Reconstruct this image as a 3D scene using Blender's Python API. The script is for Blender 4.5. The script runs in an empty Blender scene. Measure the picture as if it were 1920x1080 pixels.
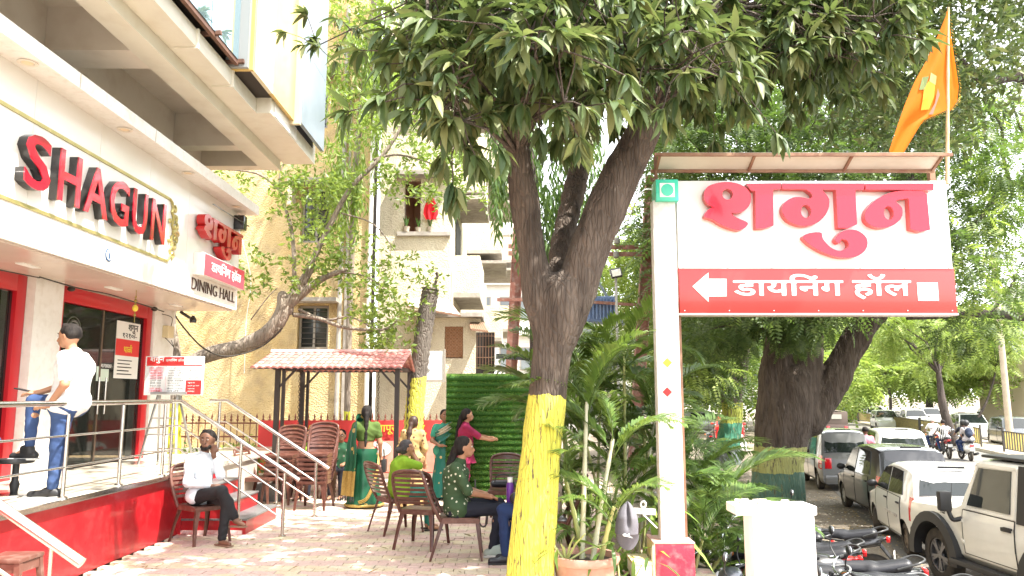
import bpy, bmesh, math, random
import numpy as np
from mathutils import Vector, Matrix, noise
V = Vector; R = math.radians; pi = math.pi
rnd = random.Random(11)
S = bpy.context.scene; COL = S.collection

# ---------------------------------------------------------------- camera, sky, sun, exposure
FPX = 1450.0; PITCH = math.atan(202 / FPX); EYE = 1.7
cd = bpy.data.cameras.new('camera'); cam = bpy.data.objects.new('camera', cd); COL.objects.link(cam)
cd.lens = 36 * FPX / 1920; cd.clip_start = .05; cd.clip_end = 2000
cam.location = (0, 0, EYE); cam.rotation_euler = (pi / 2 + PITCH, 0, 0); S.camera = cam
SUN = V((.50, -.27, 1)).normalized()
w = bpy.data.worlds.new('World'); S.world = w; w.use_nodes = True
nt = w.node_tree; bg = nt.nodes['Background']
sky = nt.nodes.new('ShaderNodeTexSky'); sky.sky_type = 'NISHITA'; sky.sun_disc = False
sky.sun_elevation = math.asin(SUN.z); sky.sun_rotation = math.atan2(SUN.x, SUN.y)
sky.air_density = 1.0; sky.dust_density = 1.5; sky.ozone_density = 1.0
mxw = nt.nodes.new('ShaderNodeMix'); mxw.data_type = 'RGBA'; mxw.inputs[0].default_value = .6; mxw.inputs[7].default_value = (11.5, 11.3, 11.0, 1)   # thin white haze over the blue
nt.links.new(sky.outputs[0], mxw.inputs[6]); nt.links.new(mxw.outputs[2], bg.inputs[0]); bg.inputs[1].default_value = .15
sl = bpy.data.lights.new('sun', 'SUN'); sl.energy = 4.6; sl.angle = R(.6); sl.color = (1, .95, .86)
so = bpy.data.objects.new('sun', sl); COL.objects.link(so); so.location = (0, 0, 30)
so.rotation_euler = (-SUN).to_track_quat('-Z', 'Y').to_euler()
vs = S.view_settings; vs.view_transform = 'Standard'; vs.look = 'None'; vs.gamma = 1; vs.exposure = 1.78
try: vs.use_curve_mapping = False
except Exception: pass
S.cycles.max_bounces = 7; S.cycles.diffuse_bounces = 3; S.cycles.transparent_max_bounces = 6
S.cycles.transmission_bounces = 3; S.cycles.caustics_reflective = False; S.cycles.caustics_refractive = False

# ---------------------------------------------------------------- pixel -> world (used only to measure the photo)
cP, sP = math.cos(PITCH), math.sin(PITCH)
def P(px, py, Y):
    t = (540 - py) / FPX; u = (px - 960) / FPX
    dy = cP - t * sP; dz = sP + t * cP
    return V((u * Y / dy, Y, EYE + dz * Y / dy))
def G(px, py, z=0.):
    t = (540 - py) / FPX; u = (px - 960) / FPX
    dy = cP - t * sP; dz = sP + t * cP
    k = (z - EYE) / dz
    return V((u * k, dy * k, z))

# ---------------------------------------------------------------- materials
MATS = {}
def mat(name, c, r=.6, m=0., c2=None, sc=4., det=6., bump=0., bsc=30., dist=.01, coat=0., tr=0., stretch=None, lo=.35, hi=.65, c3=None, sc3=30., w3=.3, spec=.5, alpha=1., ior=1.45, emit=None, es=1.):
    if name in MATS: return MATS[name]
    M = bpy.data.materials.new(name); MATS[name] = M; M.use_nodes = True; n = M.node_tree.nodes; l = M.node_tree.links
    b = n['Principled BSDF']; b.inputs['Base Color'].default_value = (*c, 1); b.inputs['Roughness'].default_value = r
    b.inputs['Metallic'].default_value = m; b.inputs['Coat Weight'].default_value = coat; b.inputs['Coat Roughness'].default_value = .06
    b.inputs['Specular IOR Level'].default_value = spec; b.inputs['Transmission Weight'].default_value = tr; b.inputs['IOR'].default_value = ior
    if alpha < 1: b.inputs['Alpha'].default_value = alpha
    if emit: b.inputs['Emission Color'].default_value = (*emit, 1); b.inputs['Emission Strength'].default_value = es
    tc = n.new('ShaderNodeTexCoord'); oi = n.new('ShaderNodeObjectInfo'); av = n.new('ShaderNodeVectorMath'); av.operation = 'MULTIPLY_ADD'
    l.new(oi.outputs['Random'], av.inputs[0]); av.inputs[1].default_value = (31, 17, 23); l.new(tc.outputs['Object'], av.inputs[2]); src = av.outputs[0]
    if stretch:
        mp = n.new('ShaderNodeMapping'); mp.inputs['Scale'].default_value = stretch; l.new(src, mp.inputs[0]); src = mp.outputs[0]
    if c2:
        nz = n.new('ShaderNodeTexNoise'); nz.inputs['Scale'].default_value = sc; nz.inputs['Detail'].default_value = det; nz.inputs['Roughness'].default_value = .62
        l.new(src, nz.inputs['Vector'])
        mr = n.new('ShaderNodeMapRange'); mr.inputs[1].default_value = lo; mr.inputs[2].default_value = hi; l.new(nz.outputs[0], mr.inputs[0])
        mx = n.new('ShaderNodeMix'); mx.data_type = 'RGBA'; mx.inputs[6].default_value = (*c, 1); mx.inputs[7].default_value = (*c2, 1)
        l.new(mr.outputs[0], mx.inputs[0]); out = mx.outputs[2]
        if c3:
            n3 = n.new('ShaderNodeTexNoise'); n3.inputs['Scale'].default_value = sc3; n3.inputs['Detail'].default_value = 5; l.new(src, n3.inputs['Vector'])
            m3 = n.new('ShaderNodeMapRange'); m3.inputs[1].default_value = .5; m3.inputs[2].default_value = .5 + w3; l.new(n3.outputs[0], m3.inputs[0])
            x3 = n.new('ShaderNodeMix'); x3.data_type = 'RGBA'; l.new(m3.outputs[0], x3.inputs[0]); l.new(out, x3.inputs[6]); x3.inputs[7].default_value = (*c3, 1); out = x3.outputs[2]
        l.new(out, b.inputs['Base Color'])
    if bump:
        nb = n.new('ShaderNodeTexNoise'); nb.inputs['Scale'].default_value = bsc; nb.inputs['Detail'].default_value = 6; l.new(src, nb.inputs['Vector'])
        bp = n.new('ShaderNodeBump'); bp.inputs['Strength'].default_value = bump; bp.inputs['Distance'].default_value = dist
        l.new(nb.outputs[0], bp.inputs['Height']); l.new(bp.outputs[0], b.inputs['Normal'])
    return M
def leafmat(name, cols, rough=.5, trans=.35, tcol=None, spec=.4):
    """leaf: colour differs leaf by leaf, some light comes through"""
    M = bpy.data.materials.new(name); MATS[name] = M; M.use_nodes = True; n = M.node_tree.nodes; l = M.node_tree.links
    b = n['Principled BSDF']; b.inputs['Roughness'].default_value = rough; b.inputs['Specular IOR Level'].default_value = spec
    g = n.new('ShaderNodeNewGeometry'); oi = n.new('ShaderNodeObjectInfo'); ad = n.new('ShaderNodeMath'); ad.operation = 'ADD'
    fr = n.new('ShaderNodeMath'); fr.operation = 'FRACT'
    l.new(g.outputs['Random Per Island'], ad.inputs[0]); l.new(oi.outputs['Random'], ad.inputs[1]); l.new(ad.outputs[0], fr.inputs[0])
    cr = n.new('ShaderNodeValToRGB'); e = cr.color_ramp.elements
    while len(e) < len(cols): e.new(.5)
    for i, c in enumerate(cols): e[i].position = i / (len(cols) - 1); e[i].color = (*c, 1)
    l.new(fr.outputs[0], cr.inputs[0]); l.new(cr.outputs[0], b.inputs['Base Color'])
    tb = n.new('ShaderNodeBsdfTranslucent')
    if tcol:
        mx = n.new('ShaderNodeMix'); mx.data_type = 'RGBA'; mx.inputs[0].default_value = .6; l.new(cr.outputs[0], mx.inputs[6]); mx.inputs[7].default_value = (*tcol, 1); l.new(mx.outputs[2], tb.inputs[0])
    else: l.new(cr.outputs[0], tb.inputs[0])
    ms = n.new('ShaderNodeMixShader'); ms.inputs[0].default_value = trans
    l.new(b.outputs[0], ms.inputs[1]); l.new(tb.outputs[0], ms.inputs[2]); l.new(ms.outputs[0], n['Material Output'].inputs[0])
    return M

# ---------------------------------------------------------------- object helpers
def tag(o, label=None, cat=None, group=None, kind=None):
    if label: o['label'] = label
    if cat: o['category'] = cat
    if group: o['group'] = group
    if kind: o['kind'] = kind
    return o
def thing(name, label, cat, loc=(0, 0, 0), group=None, rz=0):
    o = bpy.data.objects.new(name, None); COL.objects.link(o); o.location = loc; o.rotation_euler = (0, 0, rz); o.empty_display_size = .2
    return tag(o, label, cat, group)
def kids(root): return [o for o in root.children]
def copy_tree(o, parent=None, loc=None, rz=None, label=None, group=None, swap=None):
    c = o.copy(); COL.objects.link(c)
    if parent is not None: c.parent = parent
    if loc is not None: c.location = loc
    if rz is not None: c.rotation_euler = (0, 0, rz)
    if label: c['label'] = label
    if group: c['group'] = group
    if swap and c.type == 'MESH' and c.data.materials and c.data.materials[0] and c.data.materials[0].name in swap:
        c.material_slots[0].link = 'OBJECT'; c.material_slots[0].material = MATS[swap[c.data.materials[0].name]]
    for ch in o.children: copy_tree(ch, c, swap=swap)
    return c
def origin(p):
    o = V((0, 0, 0))
    while p is not None: o = o + p.location; p = p.parent
    return o
def link(name, me, parent=None, **k):
    o = bpy.data.objects.new(name, me); COL.objects.link(o)
    if parent is not None: o.parent = parent
    return tag(o, **k)

class MB:
    def __init__(s): s.v = []; s.f = []; s.mi = []; s.m = 0
    def add(s, vs, fs):
        b = len(s.v); s.v.extend([tuple(q) for q in vs])
        for f in fs: s.f.append(tuple(i + b for i in f)); s.mi.append(s.m)
        return s
    def box(s, c, d, rz=0., M=None):
        hx, hy, hz = d[0] / 2, d[1] / 2, d[2] / 2
        vs = [V((x, y, z)) for z in (-hz, hz) for x, y in ((-hx, -hy), (hx, -hy), (hx, hy), (-hx, hy))]
        if M is None: M = Matrix.Rotation(rz, 3, 'Z')
        return s.add([M @ q + V(c) for q in vs], [(3, 2, 1, 0), (4, 5, 6, 7), (0, 1, 5, 4), (1, 2, 6, 5), (2, 3, 7, 6), (3, 0, 4, 7)])
    def b2(s, a, b):
        return s.box([(a[i] + b[i]) / 2 for i in range(3)], [abs(a[i] - b[i]) for i in range(3)])
    def bar(s, a, b, w, h, up=(0, 0, 1)):
        a, b = V(a), V(b); d = (b - a).normalized(); u = V(up)
        if abs(d.dot(u)) > .97: u = V((0, 1, 0))
        sd = d.cross(u).normalized() * w / 2; u = sd.cross(d).normalized() * h / 2
        vs = [a - sd - u, a + sd - u, a + sd + u, a - sd + u, b - sd - u, b + sd - u, b + sd + u, b - sd + u]
        return s.add(vs, [(0, 1, 2, 3), (7, 6, 5, 4), (0, 4, 5, 1), (1, 5, 6, 2), (2, 6, 7, 3), (3, 7, 4, 0)])
    def tube(s, path, r, n=8, cap=True):
        path = [V(q) for q in path]; N = len(path); rr = r if isinstance(r, (list, tuple)) else [r] * N
        b = len(s.v); up = None; rings = []
        for i, q in enumerate(path):
            d = (path[min(i + 1, N - 1)] - path[max(i - 1, 0)]).normalized()
            if up is None: up = d.orthogonal().normalized()
            up = (up - d * up.dot(d)); up = up.normalized() if up.length > 1e-6 else d.orthogonal().normalized()
            sd = d.cross(up)
            rings.append([q + (up * math.cos(2 * pi * k / n) + sd * math.sin(2 * pi * k / n)) * rr[i] for k in range(n)])
        vs = [q for g in rings for q in g]; fs = []
        for i in range(N - 1):
            for k in range(n): a = i * n + k; c = i * n + (k + 1) % n; fs.append((a, c, c + n, a + n))
        if cap: fs.append(tuple(range(n - 1, -1, -1))); fs.append(tuple((N - 1) * n + k for k in range(n)))
        return s.add(vs, fs)
    def cyl(s, a, b, r0, r1=None, n=12): return s.tube([a, b], [r0, r0 if r1 is None else r1], n)
    def lathe(s, prof, c=(0, 0, 0), n=20, M=None, cap=True):
        vs = []; fs = []; M = M or Matrix.Identity(3)
        for r, z in prof:
            for k in range(n): vs.append(M @ V((r * math.cos(2 * pi * k / n), r * math.sin(2 * pi * k / n), z)) + V(c))
        for i in range(len(prof) - 1):
            for k in range(n): a = i * n + k; q = i * n + (k + 1) % n; fs.append((a, q, q + n, a + n))
        if cap: fs.append(tuple(range(n - 1, -1, -1))); fs.append(tuple((len(prof) - 1) * n + k for k in range(n)))
        return s.add(vs, fs)
    def ell(s, c, r, n=12, m=8, M=None):
        M = M or Matrix.Identity(3); vs = []; fs = []
        for i in range(m + 1):
            a = pi * i / m - pi / 2
            for k in range(n): t = 2 * pi * k / n; vs.append(M @ V((r[0] * math.cos(a) * math.cos(t), r[1] * math.cos(a) * math.sin(t), r[2] * math.sin(a))) + V(c))
        for i in range(m):
            for k in range(n): a = i * n + k; q = i * n + (k + 1) % n; fs.append((a, q, q + n, a + n))
        return s.add(vs, fs)
    def prism(s, poly, o, X, Y, depth, back=0.):
        """outline poly in the plane (o, X, Y), thickness from back to depth along X x Y"""
        o, X, Y = V(o), V(X), V(Y); N = X.cross(Y).normalized(); n = len(poly)
        A = [o + X * x + Y * y + N * back for x, y in poly]; B = [o + X * x + Y * y + N * depth for x, y in poly]
        ar = sum(poly[i][0] * poly[(i + 1) % n][1] - poly[(i + 1) % n][0] * poly[i][1] for i in range(n))
        if ar < 0: A.reverse(); B.reverse()
        return s.add(A + B, [tuple(range(n - 1, -1, -1)), tuple(range(n, 2 * n))] + [(i, (i + 1) % n, n + (i + 1) % n, n + i) for i in range(n)])
    def grid(s, fn, nu, nv, closed=False):
        vs = [fn(i / nu, j / nv) for i in range(nu + 1) for j in range(nv + 1)]
        return s.add(vs, [(i * (nv + 1) + j, (i + 1) * (nv + 1) + j, (i + 1) * (nv + 1) + j + 1, i * (nv + 1) + j + 1) for i in range(nu) for j in range(nv)])
    def mesh(s, name, mats, smooth=None, org=None, bev=0.):
        me = bpy.data.meshes.new(name)
        v = s.v if org is None else [(q[0] - org.x, q[1] - org.y, q[2] - org.z) for q in s.v]
        me.from_pydata(v, [], s.f)
        for m in (mats if isinstance(mats, (list, tuple)) else [mats]): me.materials.append(m)
        if any(s.mi): me.polygons.foreach_set('material_index', s.mi)
        if bev:
            bm = bmesh.new(); bm.from_mesh(me); bm.normal_update()
            ed = [e for e in bm.edges if len(e.link_faces) == 2 and e.calc_face_angle(0) > .5]
            bmesh.ops.bevel(bm, geom=ed, offset=bev, segments=2, affect='EDGES', profile=.6, clamp_overlap=True); bm.to_mesh(me); bm.free()
            smooth = smooth or 40
        if smooth:
            me.polygons.foreach_set('use_smooth', [True] * len(me.polygons))
            if smooth < 179: me.set_sharp_from_angle(angle=R(smooth))
        me.update(); return me
    def build(s, name, mats, parent=None, smooth=None, bev=0., **k):
        return link(name, s.mesh(name, mats, smooth, origin(parent) if parent is not None else None, bev), parent, **k)

def catmull(pts, k=6, closed=True):
    n = len(pts); out = []
    for i in range(n if closed else n - 1):
        p = [V((*pts[(i + j - 1) % n], 0)) if closed else V((*pts[min(max(i + j - 1, 0), n - 1)], 0)) for j in range(4)]
        for a in range(k):
            t = a / k
            q = .5 * ((2 * p[1]) + (p[2] - p[0]) * t + (2 * p[0] - 5 * p[1] + 4 * p[2] - p[3]) * t * t + (3 * p[1] - p[0] - 3 * p[2] + p[3]) * t ** 3)
            out.append((q.x, q.y))
    if not closed: out.append(tuple(pts[-1]))
    return out
def spl(pts, k=6):
    """open smooth 3d path"""
    pts = [V(q) for q in pts]; n = len(pts); out = []
    for i in range(n - 1):
        p = [pts[min(max(i + j - 1, 0), n - 1)] for j in range(4)]
        for a in range(k):
            t = a / k
            out.append(.5 * ((2 * p[1]) + (p[2] - p[0]) * t + (2 * p[0] - 5 * p[1] + 4 * p[2] - p[3]) * t * t + (3 * p[1] - p[0] - 3 * p[2] + p[3]) * t ** 3))
    out.append(pts[-1]); return out
def lerp(a, b, t): return a + (b - a) * t

# ---------------------------------------------------------------- lettering
_tmp = bpy.data.scenes.new('letter_shop')
def evalmesh(o):
    _tmp.collection.objects.link(o); vl = _tmp.view_layers[0]; vl.update()
    me = bpy.data.meshes.new_from_object(o.evaluated_get(vl.depsgraph)); _tmp.collection.objects.unlink(o); return me
def txt(body, o, X, Y, w, h, material, name='lettering', parent=None, depth=.004, off=0., vox=0., res=3, **k):
    """flat or raised lettering fitted into the box w x h whose lower left corner is o"""
    cu = bpy.data.curves.new('t', 'FONT'); cu.body = body; cu.offset = off; cu.extrude = .06; cu.resolution_u = res
    q = bpy.data.objects.new('t', cu)
    me = evalmesh(q); bpy.data.objects.remove(q)
    if vox:
        q = bpy.data.objects.new('t', me); md = q.modifiers.new('r', 'REMESH'); md.mode = 'VOXEL'; md.voxel_size = vox; me = evalmesh(q); bpy.data.objects.remove(q)
    co = np.zeros(len(me.vertices) * 3); me.vertices.foreach_get('co', co); co = co.reshape(-1, 3)
    lo, hi = co.min(0), co.max(0); s = co - lo; s[:, 0] *= w / (hi[0] - lo[0]); s[:, 1] *= h / (hi[1] - lo[1]); s[:, 2] *= depth / (hi[2] - lo[2])
    o, X, Y = V(o), V(X).normalized(), V(Y).normalized(); N = X.cross(Y)
    org = origin(parent) if parent is not None else V((0, 0, 0))
    out = np.outer(s[:, 0], X) + np.outer(s[:, 1], Y) + np.outer(s[:, 2], N) + np.array(o - org)
    me.vertices.foreach_set('co', out.ravel()); me.materials.clear(); me.materials.append(material); me.update(); me.name = name
    return link(name, me, parent, **k)

# ---------------------------------------------------------------- smooth bodies from tapered limbs (distance field + surface nets)
def blob(prims, vox, k=.02):
    """prims: ('c', a, b, ra, rb) | ('e', c, (rx,ry,rz)) | ('-e', c, r) | ('-b', axis, sign, value)"""
    pts = []
    for p in prims:
        if p[0] == 'c':
            for q, r in ((p[1], p[3]), (p[2], p[4])): pts.append([q[i] - r for i in range(3)]); pts.append([q[i] + r for i in range(3)])
        elif p[0] == 'e': pts.append([p[1][i] - p[2][i] for i in range(3)]); pts.append([p[1][i] + p[2][i] for i in range(3)])
    pts = np.array(pts); lo = pts.min(0) - 3 * vox; hi = pts.max(0) + 3 * vox
    n = np.ceil((hi - lo) / vox).astype(int) + 1
    ax = [lo[i] + vox * np.arange(n[i]) for i in range(3)]
    D = np.full(n, .2)
    for p in prims:
        if p[0] in ('c',):
            a, b = np.array(p[1], float), np.array(p[2], float); r = max(p[3], p[4]); l0 = np.minimum(a, b) - r - .08; h0 = np.maximum(a, b) + r + .08
        elif p[0] in ('e', '-e'):
            c = np.array(p[1], float); rr = np.array(p[2], float); l0 = c - rr - .08; h0 = c + rr + .08
        else:
            l0, h0 = lo, hi
        i0 = np.clip(((l0 - lo) / vox).astype(int), 0, n); i1 = np.clip(((h0 - lo) / vox).astype(int) + 2, 0, n)
        if (i1 <= i0).any(): continue
        x, y, z = np.meshgrid(*[ax[i][i0[i]:i1[i]] for i in range(3)], indexing='ij', sparse=True)
        sl_ = tuple(slice(i0[i], i1[i]) for i in range(3))
        if p[0] == 'c':
            d = b - a; L = max(d @ d, 1e-9)
            t = np.clip(((x - a[0]) * d[0] + (y - a[1]) * d[1] + (z - a[2]) * d[2]) / L, 0, 1)
            q = np.sqrt((x - a[0] - t * d[0]) ** 2 + (y - a[1] - t * d[1]) ** 2 + (z - a[2] - t * d[2]) ** 2) - (p[3] + (p[4] - p[3]) * t)
        elif p[0] in ('e', '-e'):
            k0 = np.sqrt(((x - c[0]) / rr[0]) ** 2 + ((y - c[1]) / rr[1]) ** 2 + ((z - c[2]) / rr[2]) ** 2)
            k1 = np.sqrt(((x - c[0]) / rr[0] ** 2) ** 2 + ((y - c[1]) / rr[1] ** 2) ** 2 + ((z - c[2]) / rr[2] ** 2) ** 2) + 1e-9
            q = k0 * (k0 - 1) / k1
        if p[0] == '-e': D[sl_] = np.maximum(D[sl_], -q); continue
        if p[0] == '-b':
            q = (x, y, z)[p[1]] * p[2] - p[3] * p[2]; D = np.maximum(D, np.broadcast_to(q, D.shape)); continue
        o = D[sl_]; h = np.clip(.5 + .5 * (o - q) / k, 0, 1); D[sl_] = o * (1 - h) + q * h - k * h * (1 - h)
    ins = D < 0
    c8 = [D[i:n[0] - 1 + i, j:n[1] - 1 + j, m:n[2] - 1 + m] for i in (0, 1) for j in (0, 1) for m in (0, 1)]
    s8 = [q < 0 for q in c8]; cnt = sum(q.astype(int) for q in s8); act = (cnt > 0) & (cnt < 8)
    idx = -np.ones(act.shape, int); A = np.argwhere(act); idx[act] = np.arange(len(A))
    vals = np.stack([q[act] for q in c8], 1); off = np.array([(i, j, m) for i in (0, 1) for j in (0, 1) for m in (0, 1)], float)
    acc = np.zeros((len(A), 3)); num = np.zeros(len(A))
    for e0 in range(8):
        for e1 in range(e0 + 1, 8):
            if abs(off[e0] - off[e1]).sum() != 1: continue
            va, vb = vals[:, e0], vals[:, e1]; cr = (va < 0) != (vb < 0); t = np.where(cr, va / (va - vb + 1e-12), 0)
            acc += np.where(cr[:, None], off[e0] + (off[e1] - off[e0]) * t[:, None], 0); num += cr
    vs = (A + acc / num[:, None]) * vox + lo
    F = []
    for a in range(3):
        b, c = (a + 1) % 3, (a + 2) % 3
        u = [slice(1, n[i] - 1) for i in range(3)]; u2 = list(u); u[a] = slice(0, n[a] - 1); u2[a] = slice(1, n[a])
        s0, s1 = ins[tuple(u)], ins[tuple(u2)]; e = np.argwhere(s0 != s1); st = s0[tuple(e.T)]
        base = e.copy()
        for i in range(3):
            if i != a: base[:, i] += 1
        def g(db, dc):
            q = base.copy(); q[:, b] -= db; q[:, c] -= dc; return idx[tuple(q.T)]
        quad = np.stack([g(0, 0), g(1, 0), g(1, 1), g(0, 1)], 1); quad[~st] = quad[~st][:, ::-1]; F.append(quad)
    F = np.concatenate(F); return vs, F
def blobobj(name, prims, vox, material, parent=None, k=.02, M=None, **kw):
    vs, F = blob(prims, vox, k)
    if name in ('shirt', 'blouse', 'trousers'):     # folds of cloth
        c0 = vs.mean(0); a = .011 if name == 'trousers' else .009; ph = rnd.uniform(0, 40)
        for i, p in enumerate(vs):
            r_ = V(p) - V(c0); d = V((p[0], p[1], 0)) - V((c0[0], c0[1], 0)); d = d.normalized() if d.length > .01 else V((0, 1, 0))
            n_ = noise.noise(V((p[0] * 7 + ph, p[1] * 7, p[2] * 13 + p[0] * 8))); vs[i] = p + np.array(d) * (a * (1 - abs(n_) * 2.1))
    me = bpy.data.meshes.new(name); me.from_pydata(vs.tolist(), [], F.tolist())
    me.polygons.foreach_set('use_smooth', [True] * len(me.polygons)); me.materials.append(material); me.update()
    return link(name, me, parent, **kw)
# ================================================================ THE SETTING
ZR = -.95                                         # the street lies below the restaurant's forecourt
asph = mat('asphalt', (.10, .095, .088), .9, c2=(.16, .15, .135), sc=1.2, c3=(.2, .18, .15), sc3=60, w3=.2, bump=.4, bsc=120, dist=.006)
dirt = mat('packed_dirt', (.13, .105, .08), .95, c2=(.22, .18, .14), sc=.8, c3=(.3, .27, .2), sc3=35, w3=.22, bump=.7, bsc=60, dist=.02)
conc = mat('worn_concrete', (.42, .38, .32), .9, c2=(.52, .48, .41), sc=3, bump=.3, bsc=40)
m = MB(); m.box((0, 400, ZR - .25), (1800, 1800, .5)); m.build('ground', dirt, kind='structure')
RD = V((math.sin(R(16)), math.cos(R(16)), 0)); RN = V((RD.y, -RD.x, 0))     # street direction and its right-hand side
R0 = V((20.2, 30, ZR))                                                # a point on the median kerb
def strip(name, a0, a1, s0, s1, z0, z1, material, **k):
    m = MB(); q = [R0 + RD * s + RN * a for s, a in ((s0, a0), (s0, a1), (s1, a1), (s1, a0))]
    m.add([V((p.x, p.y, z0)) for p in q] + [V((p.x, p.y, z1)) for p in q], [(0, 1, 2, 3), (7, 6, 5, 4), (0, 4, 5, 1), (1, 5, 6, 2), (2, 6, 7, 3), (3, 7, 4, 0)])
    return m.build(name, material, **k)
strip('road', -8.6, 0, -45, 300, ZR - .05, ZR + .006, asph, kind='structure')
strip('road', 2.6, 14, -45, 300, ZR - .05, ZR + .006, asph, kind='structure')
med = strip('median', .12, 2.5, -35, 260, ZR - .05, ZR + .14, mat('median_earth', (.3, .25, .18), .95, c2=(.4, .35, .27), sc=2, bump=.5, bsc=40), kind='structure')
kst = mat('kerb_paint', (.42, .38, .3), .85, c2=(.3, .27, .22), sc=6, bump=.3, bsc=60)
kb = MB().box((0, 0, 0), (.12, .985, .2)).mesh('kerb_stone', kst, bev=.012)
for i in range(44):
    o = link('kerb_stone', kb, med); p = R0 + RD * (i - 10 + .5) + RN * .06; o.location = (p.x, p.y, ZR + .06 + rnd.uniform(-.005, .005)); o.rotation_euler = (0, 0, -R(16))
strip('pavement', 14, 20, -45, 300, ZR - .05, ZR + .12, conc, kind='structure')

# forecourt: a raised slab covered with interlocking wavy pavers
EDGE = [(2.75, 3.2), (2.55, 6.5), (1.95, 7.5), (1.75, 11), (1.9, 18.2)]
slab = MB()
poly = [(-9, -3), (2.9, -3)] + EDGE + [(-14, 18.2), (-14, 12.8), (-9, 12.8)]
slab.prism(poly, (0, 0, 0), (1, 0, 0), (0, 1, 0), -.035, ZR - .1)
forecourt = slab.build('forecourt', mat('mortar_bed', (.30, .24, .18), .95, c2=(.38, .31, .24), sc=6), kind='structure')
pink = mat('pink_paver', (.62, .43, .37), .8, c2=(.66, .50, .44), sc=3, c3=(.40, .31, .25), sc3=45, w3=.3, bump=.25, bsc=150, dist=.003)
yell = mat('yellow_paver', (.64, .53, .35), .8, c2=(.66, .58, .46), sc=3, c3=(.44, .37, .28), sc3=45, w3=.3, bump=.25, bsc=150, dist=.003)
PW, PH, AM = .23, .125, .017
def paver_poly(k, i):
    x0 = i * PW + (k % 2) * PW / 2 + .004; x1 = x0 + PW - .008; K = 2 * pi / PW
    lo = [(lerp(x0, x1, t / 6), k * PH + AM * math.sin(K * lerp(x0, x1, t / 6) + pi * .3) + .004) for t in range(7)]
    hi = [(lerp(x1, x0, t / 6), (k + 1) * PH + AM * math.sin(K * lerp(x1, x0, t / 6) + pi * .3) - .004) for t in range(7)]
    return lo + hi
def edge_x(y):
    for (xa, ya), (xb, yb) in zip(EDGE, EDGE[1:]):
        if ya <= y <= yb: return lerp(xa, xb, (y - ya) / (yb - ya))
    return 2.75
pav = {}
for par in (0, 1):
    for c, mm in ((0, pink), (1, yell)):
        pav[par, c] = MB().prism(paver_poly(par, 0), (0, -par * PH, 0), (1, 0, 0), (0, 1, 0), 0, -.034).mesh('paver', mm)
rest = MB(); n300 = 0
for k in range(int(3 / PH), int(18 / PH)):
    y = k * PH
    for i in range(int(-12 / PW), int(3 / PW)):
        x = i * PW
        if x > edge_x(y) - .2 or (x < -4.3 and y < 11.4) or (y >= 11.4 and x < -4.3 - (y - 11.4) * .9): continue
        stripe = int(math.floor((k + (i % 8 >= 4) * 1 + int(math.floor(i / 8))) / 2)) % 2
        c = stripe if rnd.random() > .06 else 1 - stripe
        z = rnd.uniform(-.0025, .0025)
        u = x / y * FPX
        if 6.9 < y < 9.6 and -4.05 < x < .55 and abs(u) < 990 and n300 < 300:
            o = link('paver', pav[k % 2, c], forecourt); o.location = (x, y, z); n300 += 1
        else:
            rest.m = c; rest.prism([(a, b) for a, b in paver_poly(k, i)], (0, 0, z), (1, 0, 0), (0, 1, 0), 0, -.034)
rest.build('paver_field', [pink, yell], forecourt, kind='stuff')
print('pavers', n300)
# litter and gravel beside the parked cars
gr = MB()
for i in range(5200):
    a = rnd.random() ** .7
    p = V((rnd.uniform(3.0, 8.6), rnd.uniform(7.5, 22), ZR + .004))
    s = rnd.uniform(.008, .032); t = rnd.uniform(0, 6.3); h = s * rnd.uniform(.2, .7)
    q = [V((math.cos(t + j * 1.57 + rnd.uniform(-.3, .3)) * s, math.sin(t + j * 1.57) * s * rnd.uniform(.6, 1), 0)) for j in range(4)]
    gr.m = rnd.choice((0, 0, 1, 2)); gr.add([p + a for a in q] + [p + V((0, 0, h))], [(0, 1, 4), (1, 2, 4), (2, 3, 4), (3, 0, 4)])
gr.build('gravel', [mat('grit', (.24, .2, .15), .9), mat('dry_leaf_litter', (.34, .24, .11), .8), mat('pale_grit', (.5, .46, .38), .9)], label='dry leaves and grit scattered beside the parked cars', kind='stuff')
# ================================================================ THE RESTAURANT
white = mat('white_panel', (.80, .78, .73), .22, c2=(.76, .73, .67), sc=.8, coat=.3)
white2 = mat('white_paint', (.80, .78, .74), .55, c2=(.72, .69, .63), sc=2, c3=(.6, .55, .48), sc3=14, w3=.5, bump=.15, bsc=60)
cream = mat('cream_render', (.62, .56, .47), .85, c2=(.55, .48, .39), sc=1.5, c3=(.46, .38, .3), sc3=5, w3=.4, bump=.25, bsc=50)
redw = mat('red_wall_paint', (.38, .008, .014), .4, c2=(.32, .006, .011), sc=2, c3=(.45, .05, .05), sc3=9, w3=.8, bump=.12, bsc=25, coat=.2)
redgl = mat('red_gloss', (.36, .003, .02), .12, coat=.8)
redf = mat('red_frame', (.48, .008, .016), .35, coat=.3)
blackp = mat('black_gloss', (.012, .01, .01), .2, coat=.4)
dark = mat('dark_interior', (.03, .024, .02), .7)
steel = mat('stainless_steel', (.62, .60, .57), .22, m=1, c2=(.5, .47, .44), sc=20)
gold = mat('gold_strip', (.62, .50, .22), .35, m=.7, c2=(.45, .4, .15), sc=6)
tilef = mat('floor_tile', (.62, .57, .47), .25, c2=(.56, .50, .40), sc=2, coat=.3)
granite = mat('dark_granite', (.11, .11, .115), .4, c2=(.17, .17, .17), sc=60, det=2)
glassm = mat('door_glass', (.02, .025, .022), .04, spec=.6, alpha=.5)
lamp_in = mat('downlight_lens', (.8, .62, .4), .3)
rest = thing('restaurant', 'white panelled restaurant front with red platform and red framed doors under its big sign', 'restaurant', (-5, 9, 0))
Z = EYE
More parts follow.
